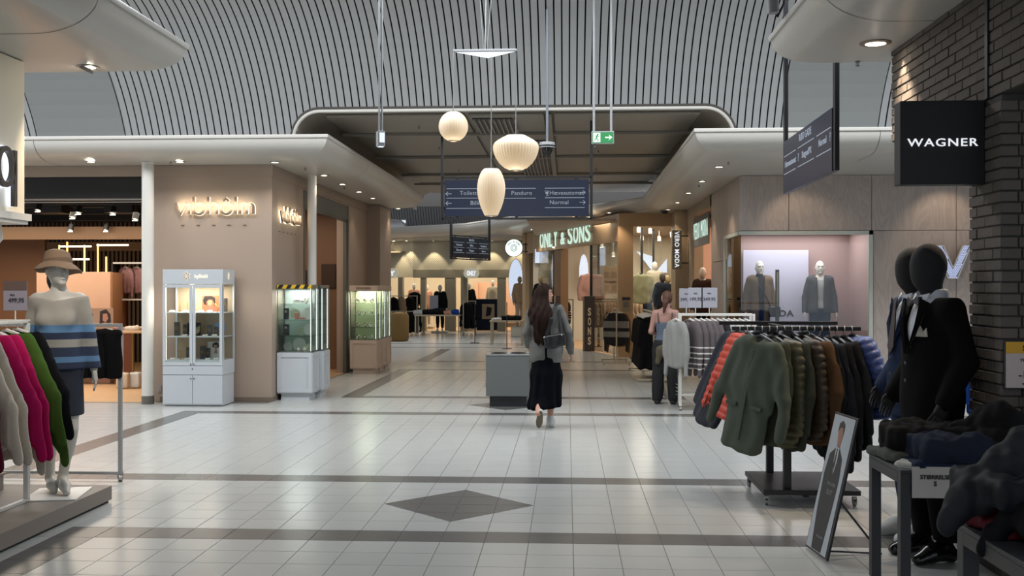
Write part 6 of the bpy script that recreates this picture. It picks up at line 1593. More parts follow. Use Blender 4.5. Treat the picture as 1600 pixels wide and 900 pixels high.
pile('folded_jumper', 'plum purple jumper at the right edge of the farther table', 'jumper', fP, (TX+1.0, 5.76, z0+.06), (.36, .28, .12), 6, 9, group=GT, amp=.015)
pile('crumpled_shirt', 'mustard yellow shirt crumpled in front of the plum jumper', 'shirt', fM, (TX+.98, 5.56, z0+.03), (.40, .2, .09), -18, 10, group=GT, amp=.016)
GT2 = 'clothes heaped on the nearest dark table'
Pc = [cap((-.22, .02, -.0), (.05, .03, .17), .05, .11, s=(1, 1, .9)), cap((.05, .03, .16), (.34, .0, .06), .11, .07), cap((-.24, -.02, .02), (-.33, -.02, -.1), .05, .03), rbx((.08, 0, .04), (.26, .16, .03), r=.03)]
def heap(name, label, cat, m, c, prims, rz, seed, amp=.014, group=GT2):
    rs = np.random.RandomState(seed); ph = rs.rand(6)*6; t = thing(name, label, cat, c, R(rz), group)
    def dsp(X, Y, Z): return amp*(np.sin(17*X+9*Y+ph[0]+2*np.sin(13*Y+ph[1]))*.5+np.sin(31*X-22*Y+30*Z+ph[2])*.32+np.sin(9*X+28*Y-14*Z+ph[3])*.4-.75*np.abs(np.sin(11*X-15*Y+8*Z+ph[4]+1.6*np.sin(9*Y+ph[5])))**.5-.5*np.abs(np.sin(24*X+21*Y+12*Z+ph[5]+2*np.sin(17*X)))**.5+.22*np.sin(70*X-52*Y+ph[1])+.2*np.sin(48*X+66*Y+ph[2])+.5)
    sdf_mb(prims, .009, .03, disp=dsp).build('fabric', m, t)
    z_ = MB(); z_.tube([(-.12, -.13, .10), (.02, -.14, .15), (.2, -.12, .12)], .004, 5); z_.build('zip', m_bmetal, t); return t
heap('crumpled_jacket', 'slate black jacket draped over the left corner of the nearest table', 'jacket', fS, (1.80, 4.16, z0+.13), Pc, 8, 21)
heap('crumpled_jacket', 'black jacket with a folded sleeve in the middle of the nearest heap', 'jacket', fK, (1.93, 3.98, z0+.06), Pc, -14, 22)
heap('crumpled_jacket', 'long grey-black jacket lying across the top of the nearest heap', 'jacket', fabric('grey_black', '#2b2c2f', .75), (2.06, 4.14, z0+.19), Pc, -24, 23)
pile('folded_jumper', 'crimson folded jumper at the left corner of the nearest table', 'jumper', fC, (1.78, 4.14, z0), (.30, .26, .06), 5, 24, group=GT2)
pile('folded_jeans', 'dark washed jeans in the upper right of the nearest heap', 'jeans', fDn, (2.15, 3.86, z0+.12), (.36, .30, .12), 20, 25, group=GT2, amp=.014)
pile('folded_jeans', 'dark jeans lying under the black jacket on the nearest table', 'jeans', fDn, (2.0, 3.80, z0+.02), (.5, .30, .05), -6, 26, group=GT2)
pile('folded_trousers', 'folded dark blue trousers at the front edge of the nearest table', 'trousers', fB, (1.96, 3.60, z0), (.5, .28, .035), -16, 27, group=GT2, amp=.006)
pile('folded_shirt', 'tan folded shirt edge between two dark trousers at the lower right', 'shirt', fabric('tan_cotton', '#8b6b45', .8), (2.02, 3.72, z0+.035), (.46, .26, .014), -14, 28, group=GT2, amp=.003)

# ================================================================== LEANING POSTER
A = fl(1260, 856); B = fl(1293, 880); TLp = at(1319, 652, 6.85)
ex = (B-A).normalized(); Wp = (B-A).length
nrm = Vector((-ex.y, ex.x, 0))
if nrm.x < 0: nrm = -nrm               # leans away, towards +x
t = thing('poster_stand', 'leaning black-framed poster of a man in a dark suit by the jacket stand', 'poster', (A.x, A.y, .0), math.atan2(ex.y, ex.x))
# local: x along base, +y = left of ex ; lean direction sign
sgn = 1 if nrm.dot(Vector((-ex.y, ex.x, 0))) > 0 else -1
Hp, lean = .90, R(13)
Ml = Matrix.Rotation(-lean*sgn, 4, 'X')
Ml.translation = Vector((0, 0, .012))
pb2_ = MB(); pb2_.rbox(0, Wp, -.008, .008, 0, Hp, .002, Ml); pb2_.build('board', m_black, t)
front = -sgn*.0095
def prt(name, x0, x1, z0_, z1, m, off=0, poly=None):
    mm = MB(); y = front-sgn*off
    pts = poly or [(x0, z0_), (x1, z0_), (x1, z1), (x0, z1)]
    mm.poly([Ml @ Vector((a*Wp, y, b*Hp)) for a, b in pts], .0006, Ml.to_3x3() @ Vector((0, -sgn, 0))); return mm.build(name, m, t)
prt('print_ground', .035, .93, .015, .985, mat('poster_grey', '#9fa6ac', .4))
md = mat('poster_suit', '#1a1a1c', .5)
def mir(P): return [((1-a) if sgn > 0 else a, b) for a, b in P]
prt('printed_suit', 0, 0, 0, 0, md, .001, mir([(.30, .02), (.22, .35), (.2, .55), (.26, .69), (.45, .76), (.60, .76), (.82, .70), (.88, .55), (.84, .30), (.72, .02)]))
prt('printed_shirt', 0, 0, 0, 0, mat('poster_white', '#b6b8ba', .4), .002, mir([(.46, .76), (.60, .76), (.58, .66), (.50, .57), (.45, .66)]))
prt('printed_tie', 0, 0, 0, 0, md, .003, mir([(.51, .755), (.55, .755), (.56, .64), (.51, .60), (.49, .64)]))
prt('printed_face', 0, 0, 0, 0, mat('poster_skin', '#8a5f4d', .5), .002, mir([(.47, .76), (.58, .76), (.60, .80), (.64, .85), (.63, .90), (.46, .90), (.43, .85), (.46, .80)]))
prt('printed_hair', 0, 0, 0, 0, mat('poster_hair', '#2b1d16', .5), .003, mir([(.42, .86), (.44, .93), (.54, .955), (.66, .93), (.66, .86), (.62, .90), (.48, .905)]))
for body, sz, zz, xx in (('WAGNER', .030, .50, .46), ('SUIT', .045, .44, .46), ('WAGNER', .022, .12, .46)):
    tm = textmb(body, sz, depth=.0006, sx=1.1)
    fl_ = 1
    tm.v = [tuple(Ml @ Vector((((1-xx) if sgn > 0 else xx)*Wp+v[0]*fl_, front-sgn*.004, zz*Hp+v[2]))) for v in tm.v]; tm.build('lettering', mat('poster_white', '#b6b8ba', .4), t)
sm = MB(); sm.bar(Ml @ Vector((Wp*.5, .008*sgn, Hp*.45)), (Wp*.5, sgn*.42, .0), .012); sm.bar((Wp*.5, sgn*.42, .004), Ml @ Vector((Wp*.5, .008*sgn, .02)), .01); sm.build('strut', m_black, t)

# SALE card on the pier
sc0, sc1 = at(1561, 531, 6.02), at(1600, 606, 6.02)
t = thing('sale_sign', 'white and yellow SALE card in dark frame on the brick pier', 'sign', (sc0.x+.13, 6.105, sc1.z))
hS = sc0.z-sc1.z
m1 = MB(); m1.rbox(-.13, .13, -.012, .0, 0, hS, .003); m1.build('frame', m_bmetal, t)
m1 = MB(); m1.box(-.122, .122, -.014, -.012, .008, hS-.008); m1.build('paper', mat('sale_paper', '#b3a8a6', .5), t)
m1 = MB(); m1.box(-.122, .122, -.016, -.014, hS-.075, hS-.008); m1.build('yellow_header', mat('sale_yellow', '#c49410', .5), t)
text('SALE', .045, m_ink2, t, (.02, -.018, hS-.045), bold=.001); text('TRØJER', .025, m_ink2, t, (.0, -.016, hS-.115)); text('-100,-', .06, m_ink2, t, (.02, -.016, hS-.2), bold=.001); text('WAGNER', .014, m_ink2, t, (.0, -.016, .03))
m1 = MB(); m1.cyl((.0, -.02, -1.16+.0), (.0, -.02, 0), .012, 8) if False else m1.box(-.01, .01, -.012, 0, -.2, 0); m1.build('hanging_strip', m_bmetal, t)
m_cglass = glassmat('case_glass', (.95, .975, .96), .01, refl=.3)
# ================================================================== WHITE DISPLAY CABINET
a, b = fl(254, 634.5), fl(349, 634.8)
CX0, CYF, CW, CDp, CH = a.x, a.y, b.x-a.x, .52, at(254, 420, a.y/CY).z
CH = at(254, 421, (a.y)/(CY+(254-800)/1600*SY)).z
t = thing('display_cabinet', 'white glazed jewellery cabinet with flower emblem on its header, by the taupe wall', 'cabinet', (CX0, CYF, 0))
m_cabw = mat('cabinet_white', '#b7bcc0', .4)
def lz(py): return at(300, py, CYF/(CY+(300-800)/1600*SY)).z
zD, zW0, zW1, zDr0, zDr1, zS1, zS2, zH = .03, lz(563), lz(451), lz(586), lz(571), lz(526), lz(488), lz(444)
m1 = MB()
m1.rbox(.01, CW-.01, .01, CDp, .01, zDr0, .003); m1.rbox(0, CW, .01, CDp, zDr0, zW0-.005, .003); m1.rbox(0, CW, 0, CDp, zH, CH, .004)
for x in (0, CW-.025):
    for y in (.01, CDp-.025): m1.box(x, x+.025, y, y+.025, zW0-.01, zH)
m1.build('carcass', m_cabw, t)
bkp = MB(); bkp.box(.02, CW-.02, CDp-.012, CDp-.004, zW0, zH); bkp.build('back_panel', mat('cabinet_back', '#a08d74', .6), t)
st = MB(); st.box(CW*.24, CW*.31, CDp-.02, CDp-.013, zW0, zH); st.build('lit_strip', emat('case_led', '#fff3d6', 1.0), t)
for x in (.03, CW-.045): st = MB(); st.box(x, x+.012, .03, .042, zW0, zH); st.build('corner_led', emat('case_led', '#fff3d6', 1.0), t)
for z in (zS1, zS2, zW0): m1 = MB(); m1.box(.02, CW-.02, .025, CDp-.02, z-.012, z); m1.build('shelf', m_cabw, t)
for k in (0, 1):
    x0, x1 = (.005, CW/2-.003) if k == 0 else (CW/2+.003, CW-.005)
    m1 = MB(); m1.box(x0, x0+.04, -.012, .008, zDr1, zH-.006); m1.box(x1-.04, x1, -.012, .008, zDr1, zH-.006); m1.box(x0+.04, x1-.04, -.012, .008, zDr1, zDr1+.05); m1.box(x0+.04, x1-.04, -.012, .008, zH-.05, zH-.006)
    d = m1.build('glass_door', m_cabw, t)
    g = MB(); g.box(x0+.04, x1-.04, -.004, .0, zDr1+.05, zH-.05); g.build('pane', m_cglass, d)
    kb = MB(); kb.sphere(((x1-.02) if k == 0 else (x0+.02), -.018, zDr1+.02), .009, 8, 6); kb.build('knob', m_black, d)
    m1 = MB(); m1.rbox(x0, x1, -.008, .012, zD, zDr0-.004, .003); d = m1.build('lower_door', m_cabw, t)
    kb = MB(); kb.sphere(((x1-.02) if k == 0 else (x0+.02), -.014, zDr0-.05), .009, 8, 6); kb.build('knob', m_black, d)
m1 = MB(); m1.rbox(.005, CW-.005, -.008, .012, zDr0+.004, zDr1-.006, .003); d = m1.build('drawer', m_cabw, t)
kb = MB(); kb.sphere((CW/2, -.014, (zDr0+zDr1)/2+.02), .009, 8, 6); kb.build('knob', m_black, d)
g = MB(); g.box(CW-.006, CW-.002, .04, CDp-.03, zW0, zH); g.build('side_pane', m_cglass, t)
m1 = MB(); m1.box(CW-.008, CW+.002, 0.01, .04, zW0, zH); m1.build('side_post', m_cabw, t)
fz = (zH+CH)/2+.01
m_petal = mat('petal_brown', '#5a3f33', .5); m_petale = emat('petal_edge', '#fff0cf', .9)
def flower(cx, y, cz, r, rz=0, side=False):
    fb_, eb = MB(), MB()
    for k in range(6):
        a_ = PI/2+k*PI/3; d = (math.cos(a_), math.sin(a_)); n_ = (-d[1], d[0])
        for mm, wd, l0, l1, yy in ((eb, .3, .12, 1.06, .002), (fb_, .2, .2, .96, 0)):
            pts = [(l0, 0), ((l0+l1)/2, wd*.62), (l1, 0), ((l0+l1)/2, -wd*.62)]
            P_ = [(cx+r*(p*d[0]+q*n_[0]), y+(.0 if yy else -.004), cz+r*(p*d[1]+q*n_[1])) for p, q in pts]
            if side: P_ = [(y+(.0 if yy else .004), cx+(p_[0]-cx), p_[2]) for p_ in P_]
            mm.poly(P_, .003, (1, 0, 0) if side else (0, -1, 0))
    return fb_, eb
f_, e_ = flower(CW*.40, -.002, fz, .062); e_.build('emblem_edge', m_petale, t); f_.build('flower_emblem', m_petal, t)
f_, e_ = flower(CDp*.5, CW+.002, fz, .055, side=True); e_.build('emblem_edge', m_petale, t); f_.build('flower_emblem', m_petal, t)
text('byBiehl', .075, m_petale, t, (CW*.64, -.004, fz-.005), bold=0, sx=.9)
area('cabinet_light', (CX0+CW/2, CYF+.2, zH-.02), CW*.8, .3, 9, (1, .92, .8))
# what stands in the cabinet
m_jb = mat('jewel_box_dark', '#3d3b3a', .5); m_jw = mat('card_white', '#c3c1bb', .5); m_gold = mat('gold', '#b08c4a', .3, metal=1)
def jewel_box(x, y, z, w_, h, d, lab, m=None, tilt=0, grp='display boxes in the white cabinet', nm='display_box'):
    t = thing(nm, lab, 'display box', (CX0+x, CYF+y, z), tilt, grp); m1 = MB(); m1.rbox(-w_/2, w_/2, -d/2, d/2, 0, h, .003); m1.build('block', m or m_jb, t)
    m1 = MB(); m1.tube([(w_*.25*math.cos(a*PI/6), -d/2-.003, h*.55+w_*.25*math.sin(a*PI/6)) for a in range(12)], .003, 5, closed=True); m1.build('ring', m_gold, t); return t
sh = {0: zS2, 1: zS1, 2: zW0}; nmr = {0: 'top', 1: 'middle', 2: 'bottom'}
for row, xs_ in ((0, ((.80, .09, .2),)), (1, ((.10, .08, .2), (.24, .07, .17), (.32, .05, .13), (.60, .07, .16), (.68, .06, .13))), (2, ((.28, .08, .17), (.50, .08, .19), (.56, .06, .16)))):
    for k, (x, w_, h) in enumerate(xs_): jewel_box(x, .30-.04*(k % 2), sh[row], w_, h, .04, 'dark upright jewellery box on the %s shelf, %s from the left' % (nmr[row], ('first', 'second', 'third', 'fourth', 'fifth')[k]))
for row, xs_ in ((0, (.09, .27, .52, .63)), (1, (.28, .36, .58, .70)), (2, (.10, .30, .62, .72))):
    for k, x in enumerate(xs_):
        t = thing('jewellery_card', 'small white jewellery card, %s shelf of the white cabinet, %s from the left' % (nmr[row], ('first', 'second', 'third', 'fourth')[k]), 'card', (CX0+x, CYF+.12+.05*(k % 2), sh[row]), 0, 'jewellery cards in the white cabinet')
        m1 = MB(); m1.rbox(-.035, .035, -.03, .03, 0, .02, .002, Matrix.Rotation(R(18), 4, 'X')); m1.build('card', m_jw, t); m1 = MB(); m1.sphere((0, -.01, .026), .006, 8, 6); m1.build('bead', m_gold, t)
# wiry jewellery trees
for k, (x, row) in enumerate(((.17, 0), (.28, 0), (.72, 0), (.42, 1), (.53, 1), (.18, 2))):
    t = thing('jewellery_tree', 'small gold jewellery tree on the %s shelf, %s' % (nmr[row], ('left of its pair', 'right of its pair', 'behind the right door', 'left of the two in the middle', 'right of the two in the middle', 'behind the left door')[k]), 'jewellery stand', (CX0+x, CYF+.22, sh[row]))
    m1 = MB(); m1.tube([(0, 0, 0), (0, 0, .12)], .0035, 6); m1.lathe([(.02, 0), (.02, .006), (.001, .007)], 10); m1.build('stem', m_gold, t)
    m1 = MB()
    for q in range(7): an = q*.9; m1.tube([(0, 0, .07+.008*q), (.035*math.cos(an), .02*math.sin(an), .085+.009*q), (.05*math.cos(an), .03*math.sin(an), .08+.009*q)], .0022, 5)
    m1.build('branches', m_gold, t)
# picture cards
def picture(name, lab, x, z, w_, h, ground, blobs, y=.36, origin=None, grp=None):
    t = thing(name, lab, 'picture', (CX0+x, CYF+y, z) if origin is None else origin, 0, grp)
    m1 = MB(); m1.rbox(-w_/2, w_/2, -.004, .004, 0, h, .002); m1.build('board', mat(ground[0], ground[1], .5), t)
    for q, (nm_, c, pts) in enumerate(blobs):
        m1 = MB(); m1.poly([(px*w_-w_/2, -.0045-.0006*(q+1), pz*h) for px, pz in pts], .0005, (0, -1, 0)); m1.build(nm_, mat('pic_'+c[1:], c, .5), t)
    return t
hairp = [(.15, .95), (.05, .7), (.12, .45), (.3, .4), (.25, .6), (.4, .75), (.6, .75), (.7, .6), (.72, .3), (.8, .5), (.78, .85), (.55, .98)]
picture('fashion_photo', 'orange toned photo of a dark-haired woman on the top shelf of the white cabinet', .575, zS2, .25, .24, ('photo_orange', '#a35a3a'), [('printed_hair', '#1c1412', hairp), ('printed_face', '#b27a5c', [(.38, .4), (.33, .58), (.42, .72), (.56, .7), (.6, .5), (.5, .36)]), ('printed_body', '#8d5844', [(.4, .36), (.3, .2), (.35, 0), (.8, 0), (.78, .25), (.6, .4)])])
picture('fashion_photo', 'dark photo with pale flowers on the middle shelf behind the left door', .33, zS1, .20, .19, ('photo_dark', '#17181a'), [('printed_flowers', '#8c9a6e', [(.1, .2), (.3, .5), (.6, .6), (.95, .75), (.95, .3), (.6, .1), (.3, .05)]), ('printed_petals', '#c9c1b4', [(.5, .3), (.7, .5), (.9, .45), (.85, .2), (.6, .12)])])
picture('fashion_photo', 'small blue sky photo on the middle shelf behind the right door', .72, zS1+.0, .14, .19, ('photo_sky', '#5f86ad'), [('printed_hill', '#87684f', [(0, 0), (0, .3), (.4, .42), (1, .3), (1, 0)])])
picture('fashion_photo', 'pale photo of a woman in a hat on the bottom shelf of the white cabinet', .66, zW0, .25, .25, ('photo_pale', '#b9b9b4'), [('printed_hair', '#1c1412', [(.3, .9), (.28, .7), (.4, .62), (.38, .8), (.55, .8), (.58, .6), (.68, .7), (.66, .92), (.5, .98)]), ('printed_face', '#8f6551', [(.42, .62), (.41, .78), (.54, .79), (.57, .64), (.5, .55)]), ('printed_neck', '#8f6551', [(.44, .55), (.38, .3), (.6, .3), (.54, .56)])])

# ================================================================== GLASS CASES
m_caseled = emat('case_led_cool', '#f3fbf4', .8)
def glass_case(label, x, y, w_, d_, zb, zt, header=None, tape=False, m_base=None, goods='box', seed=0, lit=True, group=None):
    t = thing('glass_case', label, 'display case', (x, y, 0), 0, group); rs = random.Random(seed); m_base = m_base or m_cabw
    m1 = MB(); m1.rbox(0, w_, 0, d_, .10, zb, .004); m1.build('base_cabinet', m_base, t)
    m1 = MB(); m1.box(.05, w_-.05, .04, d_-.02, .0, .10); m1.build('plinth', m_base, t)
    for nm, M_ in (('front_frame', Matrix.Identity(4)), ('side_frame', Matrix.Translation((w_, 0, 0)) @ Matrix.Rotation(PI/2, 4, 'Z'))):
        m1 = MB(); L_ = w_ if nm == 'front_frame' else d_
        for bx in ((.0, .06, .12, zb-.01), (L_-.06, L_, .12, zb-.01), (.06, L_-.06, .12, .18), (.06, L_-.06, zb-.07, zb-.01)): m1.box(bx[0], bx[1], -.012, 0, bx[2], bx[3], M_)
        m1.build(nm, m_base, t)
    g = MB()
    for bx in ((0, w_, 0, .006), (0, w_, d_-.006, d_), (0, .006, .006, d_-.006), (w_-.006, w_, .006, d_-.006)): g.box(bx[0], bx[1], bx[2], bx[3], zb, zt)
    g.build('glass_walls', m_cglass, t)
    m1 = MB()
    for xx in (0, w_-.012):
        for yy in (0, d_-.012): m1.box(xx, xx+.012, yy, yy+.012, zb, zt)
    m1.box(0, w_, 0, d_, zb, zb+.012); m1.build('metal_edges', m_steel, t)
    if lit:
        for yy in (.03, d_-.04): m1 = MB(); m1.box(w_-.03, w_-.018, yy, yy+.012, zb+.02, zt-.01); m1.build('light_strip', m_caseled, t)
    q = MB(); q.box(.014, w_-.05, d_-.02, d_-.014, zb+.012, zt); q.build('back_panel', mat('case_reflect_tone_%s' % ('olive' if m_base is not m_cabw else 'grey'), '#a3a684' if m_base is not m_cabw else '#7c8680', .5), t)  # added panel; its tone stands for reflections and wall seen through the glass
    n = 4
    for k in range(1, n): m1 = MB(); z = zb+(zt-zb)*k/n; m1.box(.012, w_-.012, .012, d_-.012, z-.004, z+.004); m1.build('glass_shelf', glassmat('shelf_glass', (.88, .94, .91), .02, refl=.4), t)
    hh = .075 if header else .045
    if header:
        m1 = MB(); m1.rbox(-.01, w_+.01, -.01, d_+.01, zt, zt+hh+.03, .003); m1.build('header', m_base, t)
        text(header, .06, mat('header_ink', '#4d3a34', .5), t, (w_/2, -.014, zt+.05), spacing=1.25, bold=.0012, sx=1.1)
    else:
        m1 = MB(); m1.box(0, w_, 0, d_, zt, zt+hh); tp = m1.build('top_frame', m_steel if not tape else m_black, t)
    if tape:
        y_m = mat('tape_yellow', '#c9a21c', .5)
        q = MB(); k = -.06
        while k < w_:
            x0, x1 = max(0, k), min(w_, k+.065)
            a0, a1 = min(w_, max(0, k+.035)), min(w_, max(0, k+.10))
            q.poly([(x0, -.003, zt-.01), (x1, -.003, zt-.01), (a1, -.003, zt+.05), (a0, -.003, zt+.05)], .002, (0, -1, 0)); k += .13
        q.build('yellow_tape', y_m, t)['kind'] = 'stuff'
        q = MB(); q.box(0, w_, -.002, 0, zt-.01, zt+.05); q.build('black_tape', m_black, t)
        q = MB(); k = .02
        while k < d_-.06: q.box(w_+.002, w_+.004, k, k+.06, zt-.01, zt+.05); k += .13
        q.build('yellow_tape', mat('tape_pale', '#9d946e', .5), t)['kind'] = 'stuff'
        q = MB(); q.box(w_, w_+.002, 0, d_, zt-.01, zt+.05); q.build('black_tape', m_black, t)
    return t
def cz(case_x, case_y, w_, d_, zb, zt, k): return zb+(zt-zb)*k/4+.012
e0, e1 = fl(433, 625.5), fl(488, 625.5)
x0, y0 = e0.x, e0.y; w_ = e1.x-e0.x; zb = at(460, 552, y0+.05).z; zt = at(460, 450, y0+.05).z
glass_case('glass case with black and yellow tape around its top', x0, y0, w_, .42, zb, zt, tape=True, seed=1)
glass_case('glass case standing right behind the taped one', x0+.06, y0+.46, w_, .42, zb, zt, seed=2)
f0, f1 = fl(547, 584.5), fl(589, 584.5)
x1, y1 = f0.x, f0.y; w1 = f1.x-f0.x; zb1 = at(568, 532, y1+.05).z; zt1 = at(568, 453, y1+.05).z
m_caseb = mat('case_beige', '#b3a090', .45)
for k, lab in enumerate(('beige glass case headed SKAGEN, front one of three', 'beige glass watch case, middle one of three', 'beige glass watch case, last of three')):
    glass_case(lab, x1+.0*k, y1+k*.56, w1, .50, zb1, zt1-.02, header='SKAGEN' if k == 0 else ' ', m_base=m_caseb, seed=5+k, group='beige watch cases')
area('case_light', (x0+w_/2, y0+.2, zt-.02), .4, .3, 4.5, (1, 1, .97)); area('case_light', (x1+w1/2, y1+.8, zt1-.03), .4, 1.2, 16, (1, 1, .9))
# discs, boxes and watches inside
m_disc = mat('disc_grey', '#8e928c', .5); m_disc2 = mat('disc_sage', '#7f8570', .5)
dk = 0
for cx_, row, r_, mm in ((.30, 2, .07, m_disc), (.45, 2, .09, m_disc), (.30, 1, .06, m_disc2), (.42, 1, .085, m_disc), (.10, 0, .07, m_disc), (.28, 0, .10, m_disc), (.38, 3, .07, m_disc), (.22, 2, .08, m_disc2), (.44, 0, .06, m_disc2)):
    dk += 1; z = cz(0, 0, 0, 0, zb, zt, row)
    t = thing('display_disc', '%s round backing disc in the taped glass case, %s shelf from the bottom, %s' % ('sage' if mm is m_disc2 else 'grey', ('lowest', 'second', 'third', 'top')[row], ('left', 'middle', 'right')[min(2, int(cx_/.18))]), 'display disc', (x0+min(cx_, w_-r_-.02), y0+.30-.012*dk, z), 0, 'round discs in the taped case')
    m1 = MB(); m1.lathe([(.001, -.004), (r_, -.004), (r_, .004), (.001, .004)], 24, (0, 0, r_), axis='y'); m1.build('disc', mm, t)
    m1 = MB(); m1.box(-.02, .02, -.01, .03, -.004, .0); m1.build('foot', m_steel, t)
for k, (cx_, row, w2, h2, m) in enumerate(((.11, 2, .07, .17, m_black2), (.11, 1, .08, .17, m_black2), (.27, 2, .05, .1, mat('coral_box', '#9c5a48', .5)), (.36, 2, .09, .03, mat('coral_box', '#9c5a48', .5)), (.28, 3, .12, .06, m_jw), (.37, 3, .08, .05, m_jw))):
    t = thing('watch_box', ('tall black watch box on the third shelf of the taped case', 'tall black watch box on the second shelf of the taped case', 'coral upright box in the taped case', 'flat coral box in the taped case', 'wide white box on the top shelf of the taped case', 'smaller white box on the top shelf of the taped case')[k], 'box', (x0+cx_, y0+.12, cz(0, 0, 0, 0, zb, zt, row)), R(-8))
    m1 = MB(); m1.rbox(-w2/2, w2/2, -.025, .025, 0, h2, .004); m1.build('box_body', m, t); m1 = MB(); m1.box(-w2*.25, w2*.25, -.028, -.025, h2*.6, h2*.8); m1.build('box_label', m_steel, t)
m_wsil = mat('watch_silver', '#b5b2a0', .25, metal=1)
def watch_stand(lab, x, y, z, grp):
    t = thing('wrist_watch', lab, 'watch', (x, y, z), R(random.uniform(-20, 20)), grp)
    m1 = MB(); m1.tube([(.032*math.cos(a*PI/8), .02*math.sin(a*PI/8)*.3, .04+.036*math.sin(a*PI/8)) for a in range(16)], .009, 6, closed=True); m1.build('strap', m_wsil, t)
    m1 = MB(); m1.lathe([(.001, -.02), (.02, -.018), (.021, -.006)], 14, (0, 0, .04), axis='y'); m1.build('dial', m_jw, t)
for c in range(3):
    for row in range(4):
        for k in range(3):
            watch_stand('silver watch on the %s shelf of the %s beige case, %s' % (('lowest', 'second', 'third', 'top')[row], ('front', 'middle', 'last')[c], ('left', 'centre', 'right')[k]), x1+.12+.13*k, y1+c*.56+.14+.08*((k+row) % 3), zb1+(zt1-.02-zb1)*row/4+.012, 'watches in the beige cases')
for k, row in enumerate((3, 0, 0)): watch_stand(('silver watch on the top shelf of the taped case', 'silver watch lying low in the taped case, right', 'silver watch lying low in the taped case, centre')[k], x0+(.42, .40, .3)[k], y0+.1, cz(0, 0, 0, 0, zb, zt, row), 'watches in the taped case')
# ================================================================== GREY BIN / COUNTER
c0b, c1b = fl(764, 635), fl(818, 635)
t = thing('waste_bin', 'grey recycling bin box with dark base in the middle of the corridor', 'bin', (c0b.x-.04, c0b.y-.06, 0))
wb_ = .62; zt_b = at(790, 556, c0b.y).z
m1 = MB(); m1.rbox(0, wb_, 0, .62, .15, zt_b, .006); m1.build('body', mat('bin_grey', '#5c605e', .5), t)
m1 = MB(); m1.box(.05, wb_-.04, .05, .57, 0, .15); m1.build('dark_base', m_black, t)
m1 = MB(); m1.rbox(-.005, wb_+.005, -.005, .625, zt_b, zt_b+.02, .004); m1.build('steel_top', mat('brushed_top', '#8c9193', .25, metal=.9), t)
m1 = MB(); m1.lathe([(.11, 0), (.12, .004), (.1, .012), (.1, .0)], 20, (.17, .3, zt_b+.02)); m1.lathe([(.11, 0), (.12, .004), (.1, .012), (.1, .0)], 20, (.45, .3, zt_b+.02)); m1.build('opening_rings', m_black, t)
m1 = MB()
for z in (.28, .32, .36, .6, .64, .68): m1.rbox(-.02, 0, .1, .5, z, z+.02, .003)
m1.build('side_rails', m_steel, t)['kind'] = 'stuff'

# ================================================================== DRESSED SHOP MANNEQUINS
def dressed(label, loc, rz, m_body, m_top, m_leg, inner=None, h=.014, k=1.0, fem=True, coat_len=.80, opened=True, group=None, bag=False, face=True):
    J = jstand(); t = thing('mannequin', label, 'mannequin', loc, rz, group); t.scale = (k,)*3
    P = (head_prims(J, False) if not face else [])+neck_prims(J)+torso_prims(J, fem=fem, bust=False)+arm_prims(J)+leg_prims(J)+foot_prims(J)
    mb = sdf_mb(P, min(h, .011), .03); (add_head(mb, J, 0, 1.0, .006) if face else None); add_hand(mb, J, 'r', h=.007); add_hand(mb, J, 'l', h=.007); mb.build('body', m_body, t)
    if inner:
        zt_n = 1.53 if inner[1] else 1.44
        P = torso_prims(J, .012, fem=fem, bust=False)+([cap(J['neck'], J['neck']+V3(0, .01, .07), .064, .062)] if inner[1] else [])
        mb = sdf_mb(P, h, .03, clip=zclip(.93, zt_n)); mb.build('inner_top', inner[0], t)
    P = torso_prims(J, .04, fem=fem, bust=False)+arm_prims(J, .022, f2=.02)+[cap((0, 0, 1.1), (0, 0, coat_len+.02), .15, .175, s=(1, .75, 1), k=.07)]
    def cc_(X, Y, Z):
        r = np.maximum(coat_len-Z, np.where(np.abs(X) < .085, Z-1.475, -9.0))
        return np.maximum(r, np.minimum(.045+.03*np.clip(Z-1.1, 0, 1)-np.abs(X), -Y)) if opened else r
    mb = sdf_mb(P, h, .04, disp=folds(.005, 20, 9, .7), clip=cc_); mb.build('coat' if opened else 'shirt', m_top, t)
    P = leg_prims(J, .014, f2=.02)+[ell(J['pelvis'], (.17, .12, .13))]
    mb = sdf_mb(P, h, .04, disp=folds(.003, 24, 12), clip=zclip(.12, 1.0)); mb.build('trousers', m_leg, t)
    if bag:
        s_ = MB(); s_.tube([(-.11, -.06, 1.46), (-.02, -.15, 1.28), (.10, -.15, 1.08), (.17, -.1, .95)], .012, 6); b_ = s_.build('cross_strap', m_leather, t)
        mb = sdf_mb([rbx((.22, -.12, .88), (.08, .03, .07), r=.02)], .01, .02); mb.build('bag', m_leather, t)
    return t
m_jean = fabric('blue_jeans', '#24354f', .85); m_tan = fabric('tan_trench', '#6e5c49', .85)
qy = 17.75
v1 = atY(1187, 500, qy); v2 = atY(1281, 500, qy)
for (v, lab) in ((v1, 'white low stand under the mannequin in the tan coat'), (v2, 'white low stand under the mannequin in the grey jacket')):
    t = thing('mannequin_stand', lab, 'stand', (v.x, qy, .39)); m1 = MB(); m1.rbox(-.2, .2, -.2, .2, 0, .03, .006); m1.build('plate', m_white, t); m1 = MB(); m1.cyl((0, .1, .03), (0, .1, .3), .01, 8); m1.build('rod', m_steel, t)
kq = (at(1187, 408, qy).z-.42)/1.755
dressed('white mannequin in open tan coat, dark turtleneck and jeans in the pink window', (v1.x, qy, .42), R(4), m_mannshop, m_tan, m_jean, (fabric('charcoal_top', '#2c2c2f', .85), True), .012, kq, bag=True, coat_len=.62)
